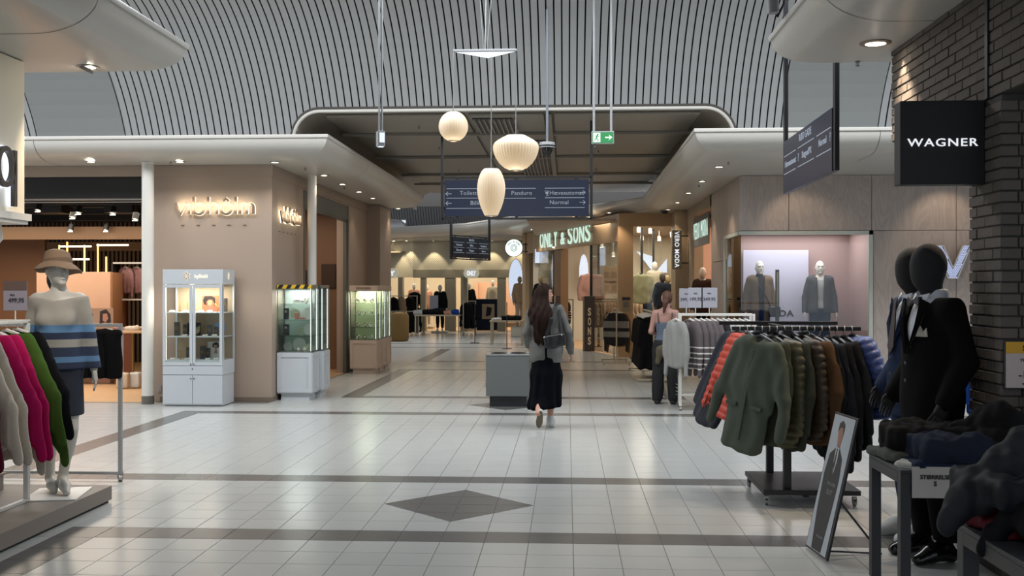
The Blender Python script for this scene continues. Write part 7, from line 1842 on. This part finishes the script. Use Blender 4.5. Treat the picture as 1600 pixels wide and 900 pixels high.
dressed('white mannequin in grey bomber jacket and white tee in the pink window', (v2.x, qy, .42), R(-6), m_mannshop, fabric('bomber_grey', '#4b4b4e', .8), m_jean, (mat('white_cotton', '#a5a6a2', .8), False), .012, kq, coat_len=.86)
# window poster with the shop name
pa_, pb3 = atY(1161, 391, 18.15), atY(1263, 500, 18.15)
t = thing('window_poster', 'large pale lilac poster board behind the two window mannequins', 'poster', ((pa_.x+pb3.x)/2, 18.15, .39))
wv, hv = pb3.x-pa_.x, pa_.z-.39
m1 = MB(); m1.rbox(-wv/2, wv/2, -.015, .015, 0, hv, .004); m1.build('board', mat('poster_lilac', '#c3c1d6', .5), t)
zt_p = at(1225, 489, 18.15).z-.39
fit(textmb('VERO MODA', .15, depth=.004, bold=.003, sx=1.2), 1.05).build('lettering', m_ink2, t, (wv/2-.78, -.02, zt_p))
t = thing('window_light_box', 'narrow yellowish light strip beside the tan coat in the pink window', 'lamp', (v1.x+.24, qy-.28, .39))
m1 = MB(); m1.rbox(-.03, .03, -.02, .02, 0, 1.62, .004); m1.build('case', m_black, t); m1 = MB(); m1.box(-.014, .014, -.024, -.02, 1.0, 1.58); m1.build('glow', mat('strip_olive', '#8a835a', .4), t)
# ================================================================== OPEN SHOP ON THE LEFT
pa_, pb_l = at(57, 425, 18.3), at(175, 425, 18.3); pc3 = at(197, 425, 20.2)
t = thing('partition', 'tall peach partition in the open shop on the left', 'partition', (pa_.x, pa_.y, 0))
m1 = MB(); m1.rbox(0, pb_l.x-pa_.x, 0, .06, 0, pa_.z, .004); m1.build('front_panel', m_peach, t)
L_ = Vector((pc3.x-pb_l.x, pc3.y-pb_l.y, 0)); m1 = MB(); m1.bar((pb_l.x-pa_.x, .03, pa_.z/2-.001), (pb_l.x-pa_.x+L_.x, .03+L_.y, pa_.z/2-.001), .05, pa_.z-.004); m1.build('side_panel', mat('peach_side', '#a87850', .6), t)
qa, qb2 = at(5, 361, 20.5), at(72, 361, 20.5)
t = thing('partition', 'taller brown panel behind the hatted mannequin', 'partition', (qa.x-.4, qa.y, 0)); m1 = MB(); m1.rbox(0, qb2.x-qa.x+.4, 0, .08, 0, qa.z, .004); m1.build('panel', mat('brown_panel', '#6d4724', .6), t)
m_led = emat('led_yellow', '#ffc860', 2.2)
for k, (px, y0_, y1_) in enumerate(((92.5, 383, 428), (105, 378, 428), (132, 383, 428), (153, 381, 428), (166, 401, 428))):
    a_ = at(px, y0_, 22.3); b_ = at(px, y1_+120, 22.3)
    t = thing('light_tube', 'thin vertical glowing light tube in the left shop, %s from the left' % ('first', 'second', 'third', 'fourth', 'fifth')[k], 'lamp', (a_.x, a_.y, max(.05, b_.z)))
    m1 = MB(); m1.cyl((0, 0, 0), (0, 0, a_.z-max(.05, b_.z)), .016, 8); m1.build('tube', m_led, t); m1 = MB(); m1.cyl((0, 0, -.05), (0, 0, 0), .022, 8); m1.cyl((0, 0, a_.z-max(.05, b_.z)), (0, 0, a_.z-max(.05, b_.z)+.03), .02, 8); m1.build('socket', m_black, t)
for k, (px, py, w2) in enumerate(((118, 385, .35), (176, 383, .35), (122, 405, .25))):
    a_ = at(px, py, 22.2); t = thing('light_tube', ('short horizontal white tube between two vertical ones, left shop', 'short horizontal white tube at the right of the left shop', 'lower short horizontal tube in the left shop')[k], 'lamp', tuple(a_))
    m1 = MB(); m1.cyl((-w2, 0, 0), (w2, 0, 0), .018, 8); m1.build('tube', emat('tube_white', '#fff1d8', 1.6), t); m1 = MB(); m1.cyl((0, 0, 0), (0, 0, 3.3-a_.z), .006, 6); m1.build('wire', m_black, t)
# clothes hanging against the back wall of that shop
m_trk = mat('track_black', '#101011', .5)
t = thing('light_track', 'black ceiling track in the open shop on the left', 'ceiling light', (-9.6, 16.8, 3.1)); m1 = MB(); m1.box(-3, 3, -.02, .02, 0, .03); m1.build('rail', m_trk, t)
for x in (-2.8, 2.8): m1 = MB(); m1.cyl((x, 0, .03), (x, 0, .2), .008, 6); m1.build('rod', m_trk, t)
for k, (px, py) in enumerate(((59, 331), (113, 342), (122, 335), (176, 336), (211, 345), (165, 362), (110, 362))):
    a_ = at(px, py, 16.8 if k < 5 else 19.2)
    t = thing('track_spotlight', 'black track spotlight in the left shop, %s from the left' % ('first', 'third', 'fourth', 'fifth', 'last', 'small one far behind, second', 'small one far behind, first')[k], 'ceiling light', tuple(a_))
    m1 = MB(); m1.tube([(0, .05, .13), (0, 0, .02)], .05, 12); m1.cyl((0, .04, .1), (0, .04, 3.3-a_.z-.02), .01, 6); m1.build('head', m_trk, t); m1 = MB(); m1.lathe([(.001, 0), (.045, .0)], 14, (0, -.005, .0)); m1.build('lens', emat('lamp_lens', '#fff4dc', 9), t)
for k, (px, w2) in enumerate(((83, .42), (192, .42))):
    a_ = at(px, 322, 18.0); t = thing('ceiling_box', 'black box hanging under the left shop ceiling, %s' % ('left one', 'right one')[k], 'ceiling unit', (a_.x, a_.y, a_.z-.13)); m1 = MB(); m1.rbox(-w2/2*1.2, w2/2*1.2, -.2, .2, 0, .27, .005); m1.build('box', m_trk, t); m1 = MB(); m1.cyl((0, 0, .27), (0, 0, .27+.12), .01, 6); m1.build('rod', m_trk, t)
# table with bags, picture, side shelves near the column
q = at(208, 516, 17.6)
t = thing('display_table', 'orange lit wooden table top beside the white column in the left shop', 'table', (q.x+.1, q.y, 0)); m1 = MB(); m1.rbox(-.25, .4, -.3, .3, q.z-.04, q.z, .004); m1.build('tabletop', m_woodfloor, t)
for x in (-.22, .36):
    for y in (-.27, .27): m1 = MB(); m1.box(x-.015, x+.015, y-.015, y+.015, 0, q.z-.04); m1.build('leg', m_gold if False else mat('brass_leg', '#8f6f3a', .3, metal=.8), t)
for k, (dx, dy, m, s_) in enumerate(((.0, 0, mat('cream_bag', '#c0ad92', .7), .2), (.16, .12, mat('white_bag', '#c8c2b8', .7), .17))):
    pile('tote_bag', ('cream bag on the floor under the lit table', 'white bag on the floor under the lit table')[k], 'bag', m, (q.x-.02+dx, q.y-.35+dy, .01), (s_, .12, .3), 0, 40+k, prims=[rbx((0, 0, .13), (s_/2-.03, .03, .10), r=.03)], amp=.006)
pile('folded_jumper', 'cream jumper folded on the lit table by the column', 'jumper', mCr, (q.x+.02, q.y, q.z), (.24, .22, .06), 0, 44)
q = at(214, 440, 19.5)
t = thing('wall_shelf', 'shelf of pink-patterned clothes behind the white column', 'shelf', (q.x, q.y, 0)); m1 = MB(); m1.rbox(-.5, .7, 0, .35, q.z-.36, q.z-.33, .003); m1.rbox(-.5, .7, 0, .35, q.z+.34, q.z+.37, .003); m1.build('boards', m_jw, t); m1 = MB(); m1.box(-.5, -.47, 0, .35, 0, q.z+.37); m1.box(.67, .7, 0, .35, 0, q.z+.37); m1.build('sides', m_trk, t)
mpat = mat('pink_pattern', '#7f5a58', .8, var=.6, vscale=30)
for k in range(4):
    o = dup(st0, (q.x-.3+k*.22, q.y+.17, q.z+.33), R(-25), 'pink patterned top on the shelf behind the column, %s from the left' % ('first', 'second', 'third', 'fourth')[k], m=mpat); o['group'] = 'pink patterned tops'; o.scale = (.8, 1, .85)
picture('model_photo', 'counter card photo of two women in front of the peach partition', 0, 0, .62, .36, ('photo_beige', '#9b7c66'), [('printed_hair', '#2a1a14', [(.08, .2), (.1, .8), (.3, .95), (.42, .7), (.38, .3), (.3, .6), (.18, .3)]), ('printed_face', '#b98467', [(.2, .3), (.2, .65), (.32, .7), (.36, .4), (.28, .2)]), ('printed_hair_second', '#2a1a14', [(.6, .1), (.62, .85), (.8, .95), (.92, .7), (.95, .1), (.85, .3), (.7, .3)]), ('printed_face_second', '#a97460', [(.7, .4), (.7, .72), (.82, .75), (.86, .5), (.78, .3)])], origin=tuple(at(150, 503, 17.9)-Vector((0, 0, .12))))
t = thing('sales_counter', 'low pinkish counter with knitwear under the picture of two women', 'counter', tuple(at(150, 512, 17.9)*1)); t.location.z = 0; cnt_h = at(150, 507, 17.9).z-.0
m1 = MB(); m1.rbox(-.6, .5, .03, .5, cnt_h-.10, cnt_h-.06, .003); m1.build('top_board', mat('counter_pink', '#a5766c', .5), t)
for x in (-.55, .42): m1 = MB(); m1.rbox(x, x+.05, .05, .45, 0, cnt_h-.10, .003); m1.build('leg_panel', mat('counter_pink', '#a5766c', .5), t)
m1 = MB(); m1.rbox(-.5, .42, .1, .45, .16, .19, .003); m1.build('low_shelf', mat('counter_pink', '#a5766c', .5), t)
# ---- jeweller's doorway: counter with framed card, wall pictures
q = at(520, 500, 18.6)
t = thing('jewellery_counter', 'dark counter with cream top inside the jeweller doorway', 'counter', (-5.15, 18.9, 0)); m1 = MB(); m1.rbox(-.7, .42, 0, .7, .06, .98, .004); m1.build('body', m_black2, t); m1 = MB(); m1.rbox(-.74, .46, -.04, .74, .98, 1.12, .006); m1.build('top', mat('counter_cream', '#b79a7d', .5), t)
m1 = MB(); m1.box(-.6, -.55, .05, .1, 0, .06); m1.box(.3, .35, .05, .1, 0, .06); m1.build('feet', m_gold, t)
picture('framed_card', 'white framed card standing on the dark jeweller counter', 0, 0, .18, .38, ('photo_cream', '#c9b9a2'), [('printed_frame', '#6b5a4c', [(.1, .06), (.1, .1), (.9, .1), (.9, .06)])], origin=(-4.92, 19.15, 1.12))
for k, (dy, zz, w2, h2) in enumerate(((.0, 1.65, .5, .42), (.0, 1.22, .42, .3), (.62, 1.7, .3, .5))):
    t = thing('wall_picture', 'dark square picture on the orange wall in the jeweller doorway, %s' % ('upper', 'lower', 'right')[k], 'picture', (-5.6+dy, 21.18, zz)); m1 = MB(); m1.rbox(-w2/2, w2/2, -.02, .0, 0, h2, .004); m1.build('canvas', mat('dark_canvas', '#3c2619', .6), t)
t = thing('table_lamp', 'small cone lamp inside the jeweller doorway', 'lamp', (-4.95, 18.95, 1.12)); m1 = MB(); m1.lathe([(.07, .28), (.11, .14)], 18); m1.build('lamp_shade', mat('lampshade_tan', '#a5805c', .6, emit='#a5805c', estr=.3), t); m1 = MB(); m1.lathe([(.05, 0), (.05, .015), (.008, .02), (.008, .26)], 14); m1.build('base', m_gold, t)
# ---- poufs in the far corridor
q = fl(621, 533); t = thing('pouf', 'mustard round pouf beside the last beige glass case', 'seat', (q.x+.05, q.y, 0)); 
m1 = MB(); m1.lathe([(.001, .02), (.3, .02), (.32, .1), (.32, .8), (.28, .9), (.001, .93)], 24); m1.build('cushion', mat('mustard_velvet', '#6e5427', .8), t); m1 = MB(); m1.lathe([(.25, 0), (.25, .02)], 20); m1.build('base_ring', m_black, t)

# ================================================================== ANGLED SHOP INTERIOR
def px_at(px, py, t_): return at(px, py, t_)
# columns/screens of light dots
m_dotled = bpy.data.materials.new('dot_led'); m_dotled.use_nodes = True
def dots():
    nt = m_dotled.node_tree; b = nt.nodes['Principled BSDF']; L = nt.links.new
    tc = nt.nodes.new('ShaderNodeTexCoord'); mp = nt.nodes.new('ShaderNodeMapping'); mp.inputs['Scale'].default_value = (22, 0, 22); mp.inputs['Rotation'].default_value = (0, R(30), 0)
    v = nt.nodes.new('ShaderNodeTexVoronoi'); v.inputs['Randomness'].default_value = 0; v.inputs['Scale'].default_value = 1
    cr = nt.nodes.new('ShaderNodeValToRGB'); cr.color_ramp.elements[0].color = (1, 1, 1, 1); cr.color_ramp.elements[1].color = (.3, .3, .3, 1); cr.color_ramp.elements[0].position = .34; cr.color_ramp.elements[1].position = .42
    L(tc.outputs['Object'], mp.inputs[0]); L(mp.outputs[0], v.inputs['Vector']); L(v.outputs['Distance'], cr.inputs[0]); L(cr.outputs[0], b.inputs['Emission Strength'])
    mu = nt.nodes.new('ShaderNodeMath'); mu.operation = 'MULTIPLY'; mu.inputs[1].default_value = .75; L(cr.outputs[0], mu.inputs[0]); L(mu.outputs[0], b.inputs['Emission Strength'])
    b.inputs['Emission Color'].default_value = hexc('#cfdcf5'); b.inputs['Base Color'].default_value = hexc('#8d8f90')
dots()
for k, (px, py, w2, h2, shp, tt) in enumerate(((846, 400, 20, 22, 'r', 33.1), (871, 425, 20, 78, 'e', 33.0), (806, 440, 22, 70, 'e', 36.2), (912, 425, 14, 55, 'e', 32.6), (941, 400, 9, 30, 'r', 32.4), (1013, 410, 36, 34, 't', 32.6), (1033, 415, 18, 22, 't2', 32.6))):
    a_ = at(px, py, tt); W2, H2 = w2*tt/1600, h2*tt/1600
    t = thing('light_dot_screen', ('small square screen of light dots left of the brown column', 'oval screen of light dots left of the brown column', 'oval screen of light dots behind the glass left of the pier', 'oval screen of light dots right of the brown column', 'narrow screen of light dots behind the pink shirt', 'triangular screen of light dots in the corner window', 'smaller triangular light screen at the right of the corner window')[k], 'light screen', tuple(a_))
    if shp == 'r': pts = [(-W2/2, -H2/2), (W2/2, -H2/2), (W2/2, H2/2), (-W2/2, H2/2)]
    elif shp == 'e': pts = [(W2/2*math.cos(q_*PI/12), H2/2*math.sin(q_*PI/12)) for q_ in range(24)]
    elif shp == 't': pts = [(-W2/2, H2/2), (W2/4, -H2/2), (W2/4, H2/4)]
    else: pts = [(-W2/2, -H2/2), (W2/2, -H2/2), (W2/2, H2/2)]
    m1 = MB(); m1.poly([(x, -.02, z) for x, z in pts], .02, (0, 1, 0)); m1.build('dot_face', m_dotled, t); m1 = MB(); m1.poly([(x*1.04, .0, z*1.03) for x, z in pts], .04, (0, 1, 0)); m1.build('housing', m_iwall, t)
    m1 = MB(); m1.cyl((0, .02, H2*.3), (0, .02, 3.37-a_.z), .008, 6); m1.build('hanging_wire', m_steel, t)
# thin white framed panel wall pieces
for k, (px, tt) in enumerate(((935, 29.5), (1003, 28.5), (1021, 29.5), (972, 29.5))):
    a_ = at(px, 400, tt); t = thing('display_post', 'slim black ceiling-high post inside the angled shop, %s' % ('behind the pink shirt', 'beside the pale green shirt', 'beside the white-shirted mannequin', 'behind the front pier')[k], 'post', (a_.x, a_.y, .01))
    m1 = MB(); m1.rbox(-.03, .03, -.03, .03, 0, 3.36, .004); m1.build('post', m_black, t); m1 = MB(); m1.rbox(-.1, .1, -.1, .1, 0, .012, .003); m1.build('foot_plate', m_black, t)
# hanging shirts shown frontally, rails with shirts
shirt0 = make_garment('shirt', 'pale pink shirt hanging frontally inside the angled shop', 'shirt', fabric('pale_pink_cotton', '#b88d80', .85), coat_prims(.25, .72, .6, .04, .05, .07), folds(.006, 20, 9), h=.015)
a_ = at(924, 424, 28.6); shirt0.location = (a_.x, a_.y, a_.z); shirt0.scale = (1.15, 1.1, 1.0)
m1 = MB(); m1.tube([(0, 0, 0), (0, 0, 3.36-a_.z)], .006, 6); m1.build('hanging_wire', m_steel, shirt0)
o = dup(shirt0, tuple(at(1001, 424, 27.2)), 0, 'pale green shirt hanging frontally in the corner window', m=fabric('pale_green_cotton', '#a3a383', .85)); 
for nm, px, py, tt, w2, lab in (('poster', 953, 438, 27.6, 1, 'cream paper poster with four printed shirts and the words ÉN KØB'),):
    p0_, p1_ = at(940, 417, tt), at(966, 459, tt); W2, H2 = p1_.x-p0_.x, p0_.z-p1_.z
    t = thing('paper_poster', lab, 'poster', ((p0_.x+p1_.x)/2, (p0_.y+p1_.y)/2, p1_.z)); m1 = MB(); m1.rbox(-W2/2, W2/2, -.008, .008, 0, H2, .002); m1.build('paper', mat('paper_cream', '#c6ab8e', .6), t)
    for i in (-1, 1):
        for j, zz in ((0, .72), (1, .22)): m1 = MB(); m1.poly([(i*W2*.22+x*W2*.14, -.012, H2*(zz+y*.1)) for x, y in ((-1, -1), (1, -1), (1, .6), (.5, 1), (-.5, 1), (-1, .6))], .003, (0, -1, 0)); m1.build('printed_shirt', mat('print_beige', '#a58d72', .6), t)
    text('ÉN KØB', .085, m_ink2, t, (0, -.012, H2*.44), bold=.001); m1 = MB(); m1.cyl((0, 0, H2), (0, 0, 3.36-p1_.z), .005, 6); m1.build('hanging_wire', m_steel, t)
def rail(label, x, y, L_, z, items, rz=0, group=None, proto=None, sp=.09, base='shirt', m_r=None, names='shirt', sc=(1, 1, 1), ang=-62):
    t = thing('clothes_rail', label, 'clothes rack', (x, y, .005), rz); mr_ = m_r or m_black
    for q_ in (0, L_): m1 = MB(); m1.box(q_-.015, q_+.015, -.015, .015, 0, z); m1.box(q_-.015, q_+.015, -.2, .2, 0, .03); m1.build('post', mr_, t)
    m1 = MB(); m1.box(0, L_, -.012, .012, z-.025, z); m1.build('rail', mr_, t)
    n = int((L_-.15)/sp)
    for k in range(n):
        m = items[k*len(items)//n]; d_ = .1+k*sp
        o = dup(proto, (x+d_*math.cos(rz), y+d_*math.sin(rz), z+.01), rz+R(ang), '%s %s' % (names, NTH[k]), m=m); o['group'] = group; o.scale = sc
NTH = ['first from the left', 'second from the left', 'third from the left', 'fourth from the left', 'fifth from the left', 'sixth from the left', 'seventh from the left', 'eighth from the left', 'ninth from the left', 'tenth from the left', 'eleventh from the left', 'twelfth from the left', 'thirteenth from the left', 'fourteenth from the left']
sh_s = make_garment('shirt', 'beige shirt on the floor rail of the angled shop, first from the left', 'shirt', fabric('beige_cotton', '#a18568', .85), coat_prims(.2, .66, .56, .035, .042, .05), folds(.006, 20, 9), h=.018, group='shirts on the floor rail of the angled shop')
qa = at(930, 470, 28.2); sh_s.location = (qa.x-.1, qa.y, 1.38); sh_s.rotation_euler[2] = R(-50)
mBe = fabric('beige_cotton', '#a18568', .85); mBe2 = fabric('sand_cotton', '#b39c82', .85); mPk = fabric('salmon_cotton', '#b8886f', .85)
rail('black floor rail with beige shirts inside the angled shop', qa.x-.15, qa.y, 1.15, 1.40, [mBe2, mBe, mBe, mPk], 0, 'shirts on the floor rail of the angled shop', sh_s, .1, names='shirt on the floor rail of the angled shop,')
qa = at(880, 500, 31.5); rail('black rail with dark striped clothes behind the walking woman', qa.x-.6, qa.y, .9, 1.35, [mBlk, mS2], 0, 'dark tops behind the walking woman', sh_s, .1, names='dark top on the rail behind the walking woman,')
qa = at(1030, 480, 28); rail('black rail with mixed clothes behind the corner window', qa.x-.9, qa.y+.4, 1.4, 1.4, [mBe2, fN, mBe, fN], 0, 'clothes behind the corner window', sh_s, .12, names='garment on the rail behind the corner window,')
# SONS pedestals
for k, (px0, px1, py0, tt, txt, lab) in enumerate(((913, 929, 463, 27.5, 'SONS', 'brown pedestal with vertical lettering SONS at the shop entrance'), (868, 876, 462, 29.8, '', 'plain dark pedestal partly behind the walking woman'))):
    a_ = at(px0, py0, tt); b_ = at(px1, py0, tt); W2 = b_.x-a_.x
    t = thing('security_pedestal', lab, 'pedestal', ((a_.x+b_.x)/2, a_.y, .005)); hh = a_.z
    m1 = MB(); m1.rbox(-W2/2, W2/2, -.0, .25, 0, hh, .01); m1.build('body', mat('pedestal_brown', '#3d3027', .45), t)
    m1 = MB(); m1.box(-W2/2-.04, -W2/2, 0, .25, 0, hh-.01); m1.build('light_edge', m_greige, t)
    if txt:
        for q_, ch in enumerate(txt): fit(textmb(ch, .2, depth=.004, bold=.006, sx=.5), .085, .21).build('lettering', mat('letter_sand', '#b09b7b', .5, emit='#b09b7b', estr=.15), t, (0, -.006, hh-.42-q_*.26))
# notice board on the pier
p0_ = at(978.5, 467, 25.1); t = thing('notice_board', 'small notice with dark header and square print on the shop pier', 'sign', (p0_.x, 25.24, p0_.z-.3)); m1 = MB(); m1.rbox(-.1, .1, -.01, 0, 0, .34, .003); m1.build('board', m_greige, t); m1 = MB(); m1.box(-.1, .1, -.014, -.01, .27, .34); m1.build('dark_header', m_black, t); m1 = MB(); m1.box(-.06, .06, -.013, -.01, .09, .22); m1.build('print_block', mat('print_grey', '#6e675c', .6), t)
# mannequins of the angled shop
mB_cream = fabric('cream_cotton', '#b5ab97', .85)
z_st = .35
def stand(lab, x, y, z, s_=.3):
    t = thing('mannequin_stand', lab, 'stand', (x, y, .005)); m1 = MB(); m1.rbox(-s_, s_, -s_, s_, 0, z, .01); m1.build('block', m_iwall, t); m1 = MB(); m1.rbox(-s_-.01, s_+.01, -s_-.01, s_+.01, z, z+.015, .004); m1.build('top_plate', m_greige, t)
protoM = dressed('cream mannequin in white short coat behind the corner window', tuple(at(1021, 500, 27.5)*1), 0, m_mannshop, mB_cream, fN, None, .018, 1.0, fem=False, opened=False, face=False)
def place_m(o, px, py_top, tt, label, rz, head=None, top=None, leg=None, first=False, zmin=.0):
    a_ = at(px, py_top, tt); k = 1.0; base = a_.z-1.75
    if base < 0: k = a_.z/1.75; base = .005
    if not first: o = clone(o, None, None, label)
    o.location = (a_.x, a_.y, base); o.rotation_euler = (0, 0, R(rz)); o.scale = (k,)*3; o['label'] = label
    for c in kids(o):
        m = head if c.name.startswith('body') else top if c.name.startswith('shirt') else leg if c.name.startswith('trousers') else None
        if m and not first: c.data = c.data.copy(); c.data.materials[0] = m
    if base > .05: stand('plain block under the ' + label.split(' in ')[0] + ' ' + label.split(' in ')[-1][:30].rsplit(' ', 1)[0], a_.x, a_.y, base-.02)
    return o
place_m(protoM, 1023, 409, 28.4, 'cream mannequin in white short coat, corner window', 20, first=True)
m_hd = mat('mannequin_dark', '#3a332c', .6); m_hg = mat('mannequin_gold', '#8d7a56', .4)
place_m(protoM, 845, 431, 32.0, 'dark-headed mannequin in black shirt, above the walking woman', 30, m_hg, mBlk, fN)
place_m(protoM, 1035, 427, 27.2, 'brown-headed mannequin in dark jacket, corner window', 30, m_hd, fN, fK)
place_m(protoM, 1043, 430, 28.8, 'gold-headed mannequin in dark jacket, corner window', 40, m_hg, fD, fK)
place_m(protoM, 812, 432, 36.0, 'beige-shirted mannequin in the glass left of the pier', 30, m_hg, mBe, mBe2)
place_m(protoM, 1098, 418, 21.9, 'small white mannequin in brown top, side shop window', -30, m_mannshop, fabric('brown_top', '#3b2821', .8), fK)

# ================================================================== FAR SHOP
place_m(protoM, 687.5, 445, 38.8, 'white-headed mannequin in dark suit, middle of the far shop front', 0, m_mannshop, fK, fK)
place_m(protoM, 733, 442, 41, 'white-headed mannequin in black jacket, right part of the far shop', -10, m_mannshop, fK, fN)
place_m(protoM, 770, 438, 41.5, 'cream mannequin in cream top, right part of the far shop', 0, m_mannshop, mB_cream, mBe2)
place_m(protoM, 647, 443, 41.5, 'cream mannequin in blouse, left part of the far shop', 0, m_mannshop, mPk, fK)
place_m(protoM, 667, 445, 42.5, 'pale mannequin in pink top, left part of the far shop', 10, m_mannshop, mPk, mB_cream)
sh_f = make_garment('top', 'x', 'top', mBlk, coat_prims(.2, .66, .56, .035, .045, .05), folds(.006, 20, 9), h=.022, group='clothes hanging high in the far shop')
q = at(641, 455, 42); 
def frail(label, px, py_rail, tt, L_px, mats_, grp, sc=(1, 1, 1), sp=.22, ang=-40, nm='garment'):
    a_ = at(px, py_rail, tt); L_ = L_px*tt/1600; t = thing('clothes_rail', label, 'clothes rack', (a_.x, a_.y, .005))
    for q_ in (0, L_): m1 = MB(); m1.box(q_-.02, q_+.02, -.02, .02, 0.06, a_.z); m1.box(q_-.02, q_+.02, -.22, .22, .06, .1); m1.build('post', m_creamp, t)
    m1 = MB(); m1.box(0, L_, -.015, .015, a_.z-.03, a_.z); m1.build('rail', m_creamp, t)
    for q_ in (0, L_):
        for yy in (-.2, .2): share(c0, 'castor', t, (q_, yy, -.01), scale=(1, 1, .9))
    n = max(1, int(L_/sp)); global _ff
    for k in range(n):
        o = clone(sh_f, (a_.x+.12+k*sp, a_.y, a_.z), R(ang), '%s %s on it' % (nm, NTH[k % 14])); o['group'] = grp; o.scale = sc; o['label'] = '%s, %s' % (nm, NTH[k % 14])
        for c in kids(o):
            if c.name.startswith('fabric'): c.data = c.data.copy(); c.data.materials[0] = mats_[k % len(mats_)]
frail('cream castor rail of black and grey trousers at the left of the far shop', 612, 486, 37.2, 50, [fK, mat('pale_grey_cloth', '#8f8c88', .8), fK, fK, mat('pale_grey_cloth', '#8f8c88', .8)], 'garments on the left far rail', sp=.26, nm='garment on the left castor rail of the far shop')
frail('taller cream rail with dark and beige tops at the left of the far shop', 610, 462, 39.0, 42, [fK, mBe, fK, mBe2], 'tops on the tall far rail', sp=.3, nm='top on the taller left rail of the far shop')
frail('cream rail of long black jackets right of the far shop middle', 724, 470, 36.6, 19, [fK, fK], 'black jackets on the far rail', sc=(1.3, 1, 1.25), sp=.18, nm='black jacket on the middle rail of the far shop')
sh_f.location = at(648, 470, 41); sh_f.location.z = 1.6; sh_f['label'] = 'black top hanging singly deep in the left of the far shop'
m1 = MB(); m1.tube([(0, 0, 0), (0, 0, 1.5)], .005, 5); m1.build('hanging_wire', m_steel, sh_f)
def ftable(label, px0, px1, py, tt, items):
    a_, b_ = at(px0, py, tt), at(px1, py, tt); L_ = b_.x-a_.x; t = thing('display_table', label, 'table', (a_.x, a_.y, .005)); z = a_.z
    m1 = MB(); m1.rbox(0, L_, 0, .8, z-.05, z, .005); m1.build('tabletop', m_creamp, t)
    for x in (.02, L_-.07):
        for y in (.02, .73): m1 = MB(); m1.box(x, x+.05, y, y+.05, .08, z-.05); m1.build('leg', m_creamp, t); share(c0, 'castor', t, (x+.02, y+.02, .0), scale=(1, 1, 1))
    for k, (fx, w2, h2, m, lab) in enumerate(items): pile('folded_clothes', lab, 'clothes', m, (a_.x+fx*L_, a_.y+.35, z+.005), (w2, .45, h2), 0, 60+k, group='clothes piled on the far tables')
ftable('cream castor table piled with dark clothes before the far shop', 647, 719, 492, 36.2, [(.08, .35, .14, mat('white_cotton', '#a5a6a2', .8), 'white garment draped at the left end of the far table'), (.3, .42, .16, fK, 'black folded pile, left of the far table'), (.52, .42, .2, fK, 'black folded pile, middle of the far table'), (.72, .3, .12, mPk, 'pale pink folded pile on the far table'), (.88, .22, .16, mat('royal_blue', '#1c3f86', .85), 'royal blue folded garment on the far table')])
ftable('cream castor table with black clothes beside the tall glass, far right', 765, 818, 501, 30.3, [(.2, .3, .05, mWh, 'thin pale garment on the right far table'), (.62, .55, .12, fK, 'black folded pile on the right far table')])
t = thing('display_table', 'blue draped display table with a framed picture in the far shop', 'table', (at(745, 470, 41).x, 41, .005)); m1 = MB(); m1.rbox(-.1, 1.1, 0, .6, 0, 1.25, .02); m1.build('body', fDn, t); m1 = MB(); m1.rbox(.2, .7, -.03, 0, .45, 1.05, .004); m1.build('picture_frame', m_greige, t); m1 = MB(); m1.poly([(.35, -.035, .55), (.55, -.035, .6), (.6, -.035, .9), (.4, -.035, .95)], .003, (0, -1, 0)); m1.build('printed_figure', fN, t)
for k, px in enumerate((742, 792)):
    q = fl(px, 536 if k == 0 else 545); t = thing('sign_stand', 'thin black sign stand on the far corridor floor, %s' % ('left one', 'right one')[k], 'sign', (q.x, q.y, 0)); m1 = MB(); m1.lathe([(.15, 0), (.15, .012), (.012, .02)], 16); m1.build('foot', m_black, t); m1 = MB(); m1.cyl((0, 0, .01), (0, 0, 1.3), .012, 8); m1.build('pole', m_black, t)
q = at(678, 473, 38.2); t = thing('price_sign', 'pale lilac price card standing on the far table', 'price sign', tuple(q-Vector((0, 0, .35)))); m1 = MB(); m1.rbox(-.16, .16, -.006, .006, .1, .62, .004); m1.build('card', mat('card_pale', '#9d9ca4', .5), t); m1 = MB(); m1.cyl((0, 0, -.3), (0, 0, .1), .01, 6); m1.build('stem', m_white, t)
for k, (px, py) in enumerate(((603, 402), (610, 401), (637, 411), (640, 406), (641, 414), (672, 399), (681, 399), (697, 402), (770, 405), (771, 424), (755, 424))):
    a_ = at(px, py, 42.5); t = thing('track_spotlight', 'tiny bright spotlight under the far shop ceiling, %s' % NTH[k].replace('from the left', 'counted from the left'), 'ceiling light', tuple(a_)); m1 = MB(); m1.tube([(0, .1, .16), (0, 0, 0)], .07, 8); m1.cyl((0, .08, .1), (0, .08, 3.08-a_.z), .012, 5); m1.build('head', m_white, t); m1 = MB(); m1.lathe([(.001, 0), (.065, 0)], 10, (0, -.005, 0)); m1.build('lens', emat('lamp_lens', '#fff4dc', 9), t)
for k, (px, py, tt) in enumerate(((998, 360, 27.5), (1016, 358, 28), (1003, 375, 30), (1030, 376, 29.5), (1050, 370, 27), (940, 387, 29), (958, 401, 31), (865, 387, 31), (975, 388, 30))):
    a_ = at(px, py, tt); t = thing('track_spotlight', 'bright ceiling spotlight inside the angled shop, %s' % NTH[k].replace('from the left', 'of nine'), 'ceiling light', (a_.x, a_.y, min(a_.z, 3.2))); m1 = MB(); m1.tube([(0, .06, .12), (0, 0, 0)], .05, 10); m1.cyl((0, .04, .1), (0, .04, 3.38-t.location.z), .01, 5); m1.build('head', m_white, t); m1 = MB(); m1.lathe([(.001, 0), (.045, 0)], 12, (0, -.005, 0)); m1.build('lens', emat('lamp_lens', '#fff4dc', 9), t)
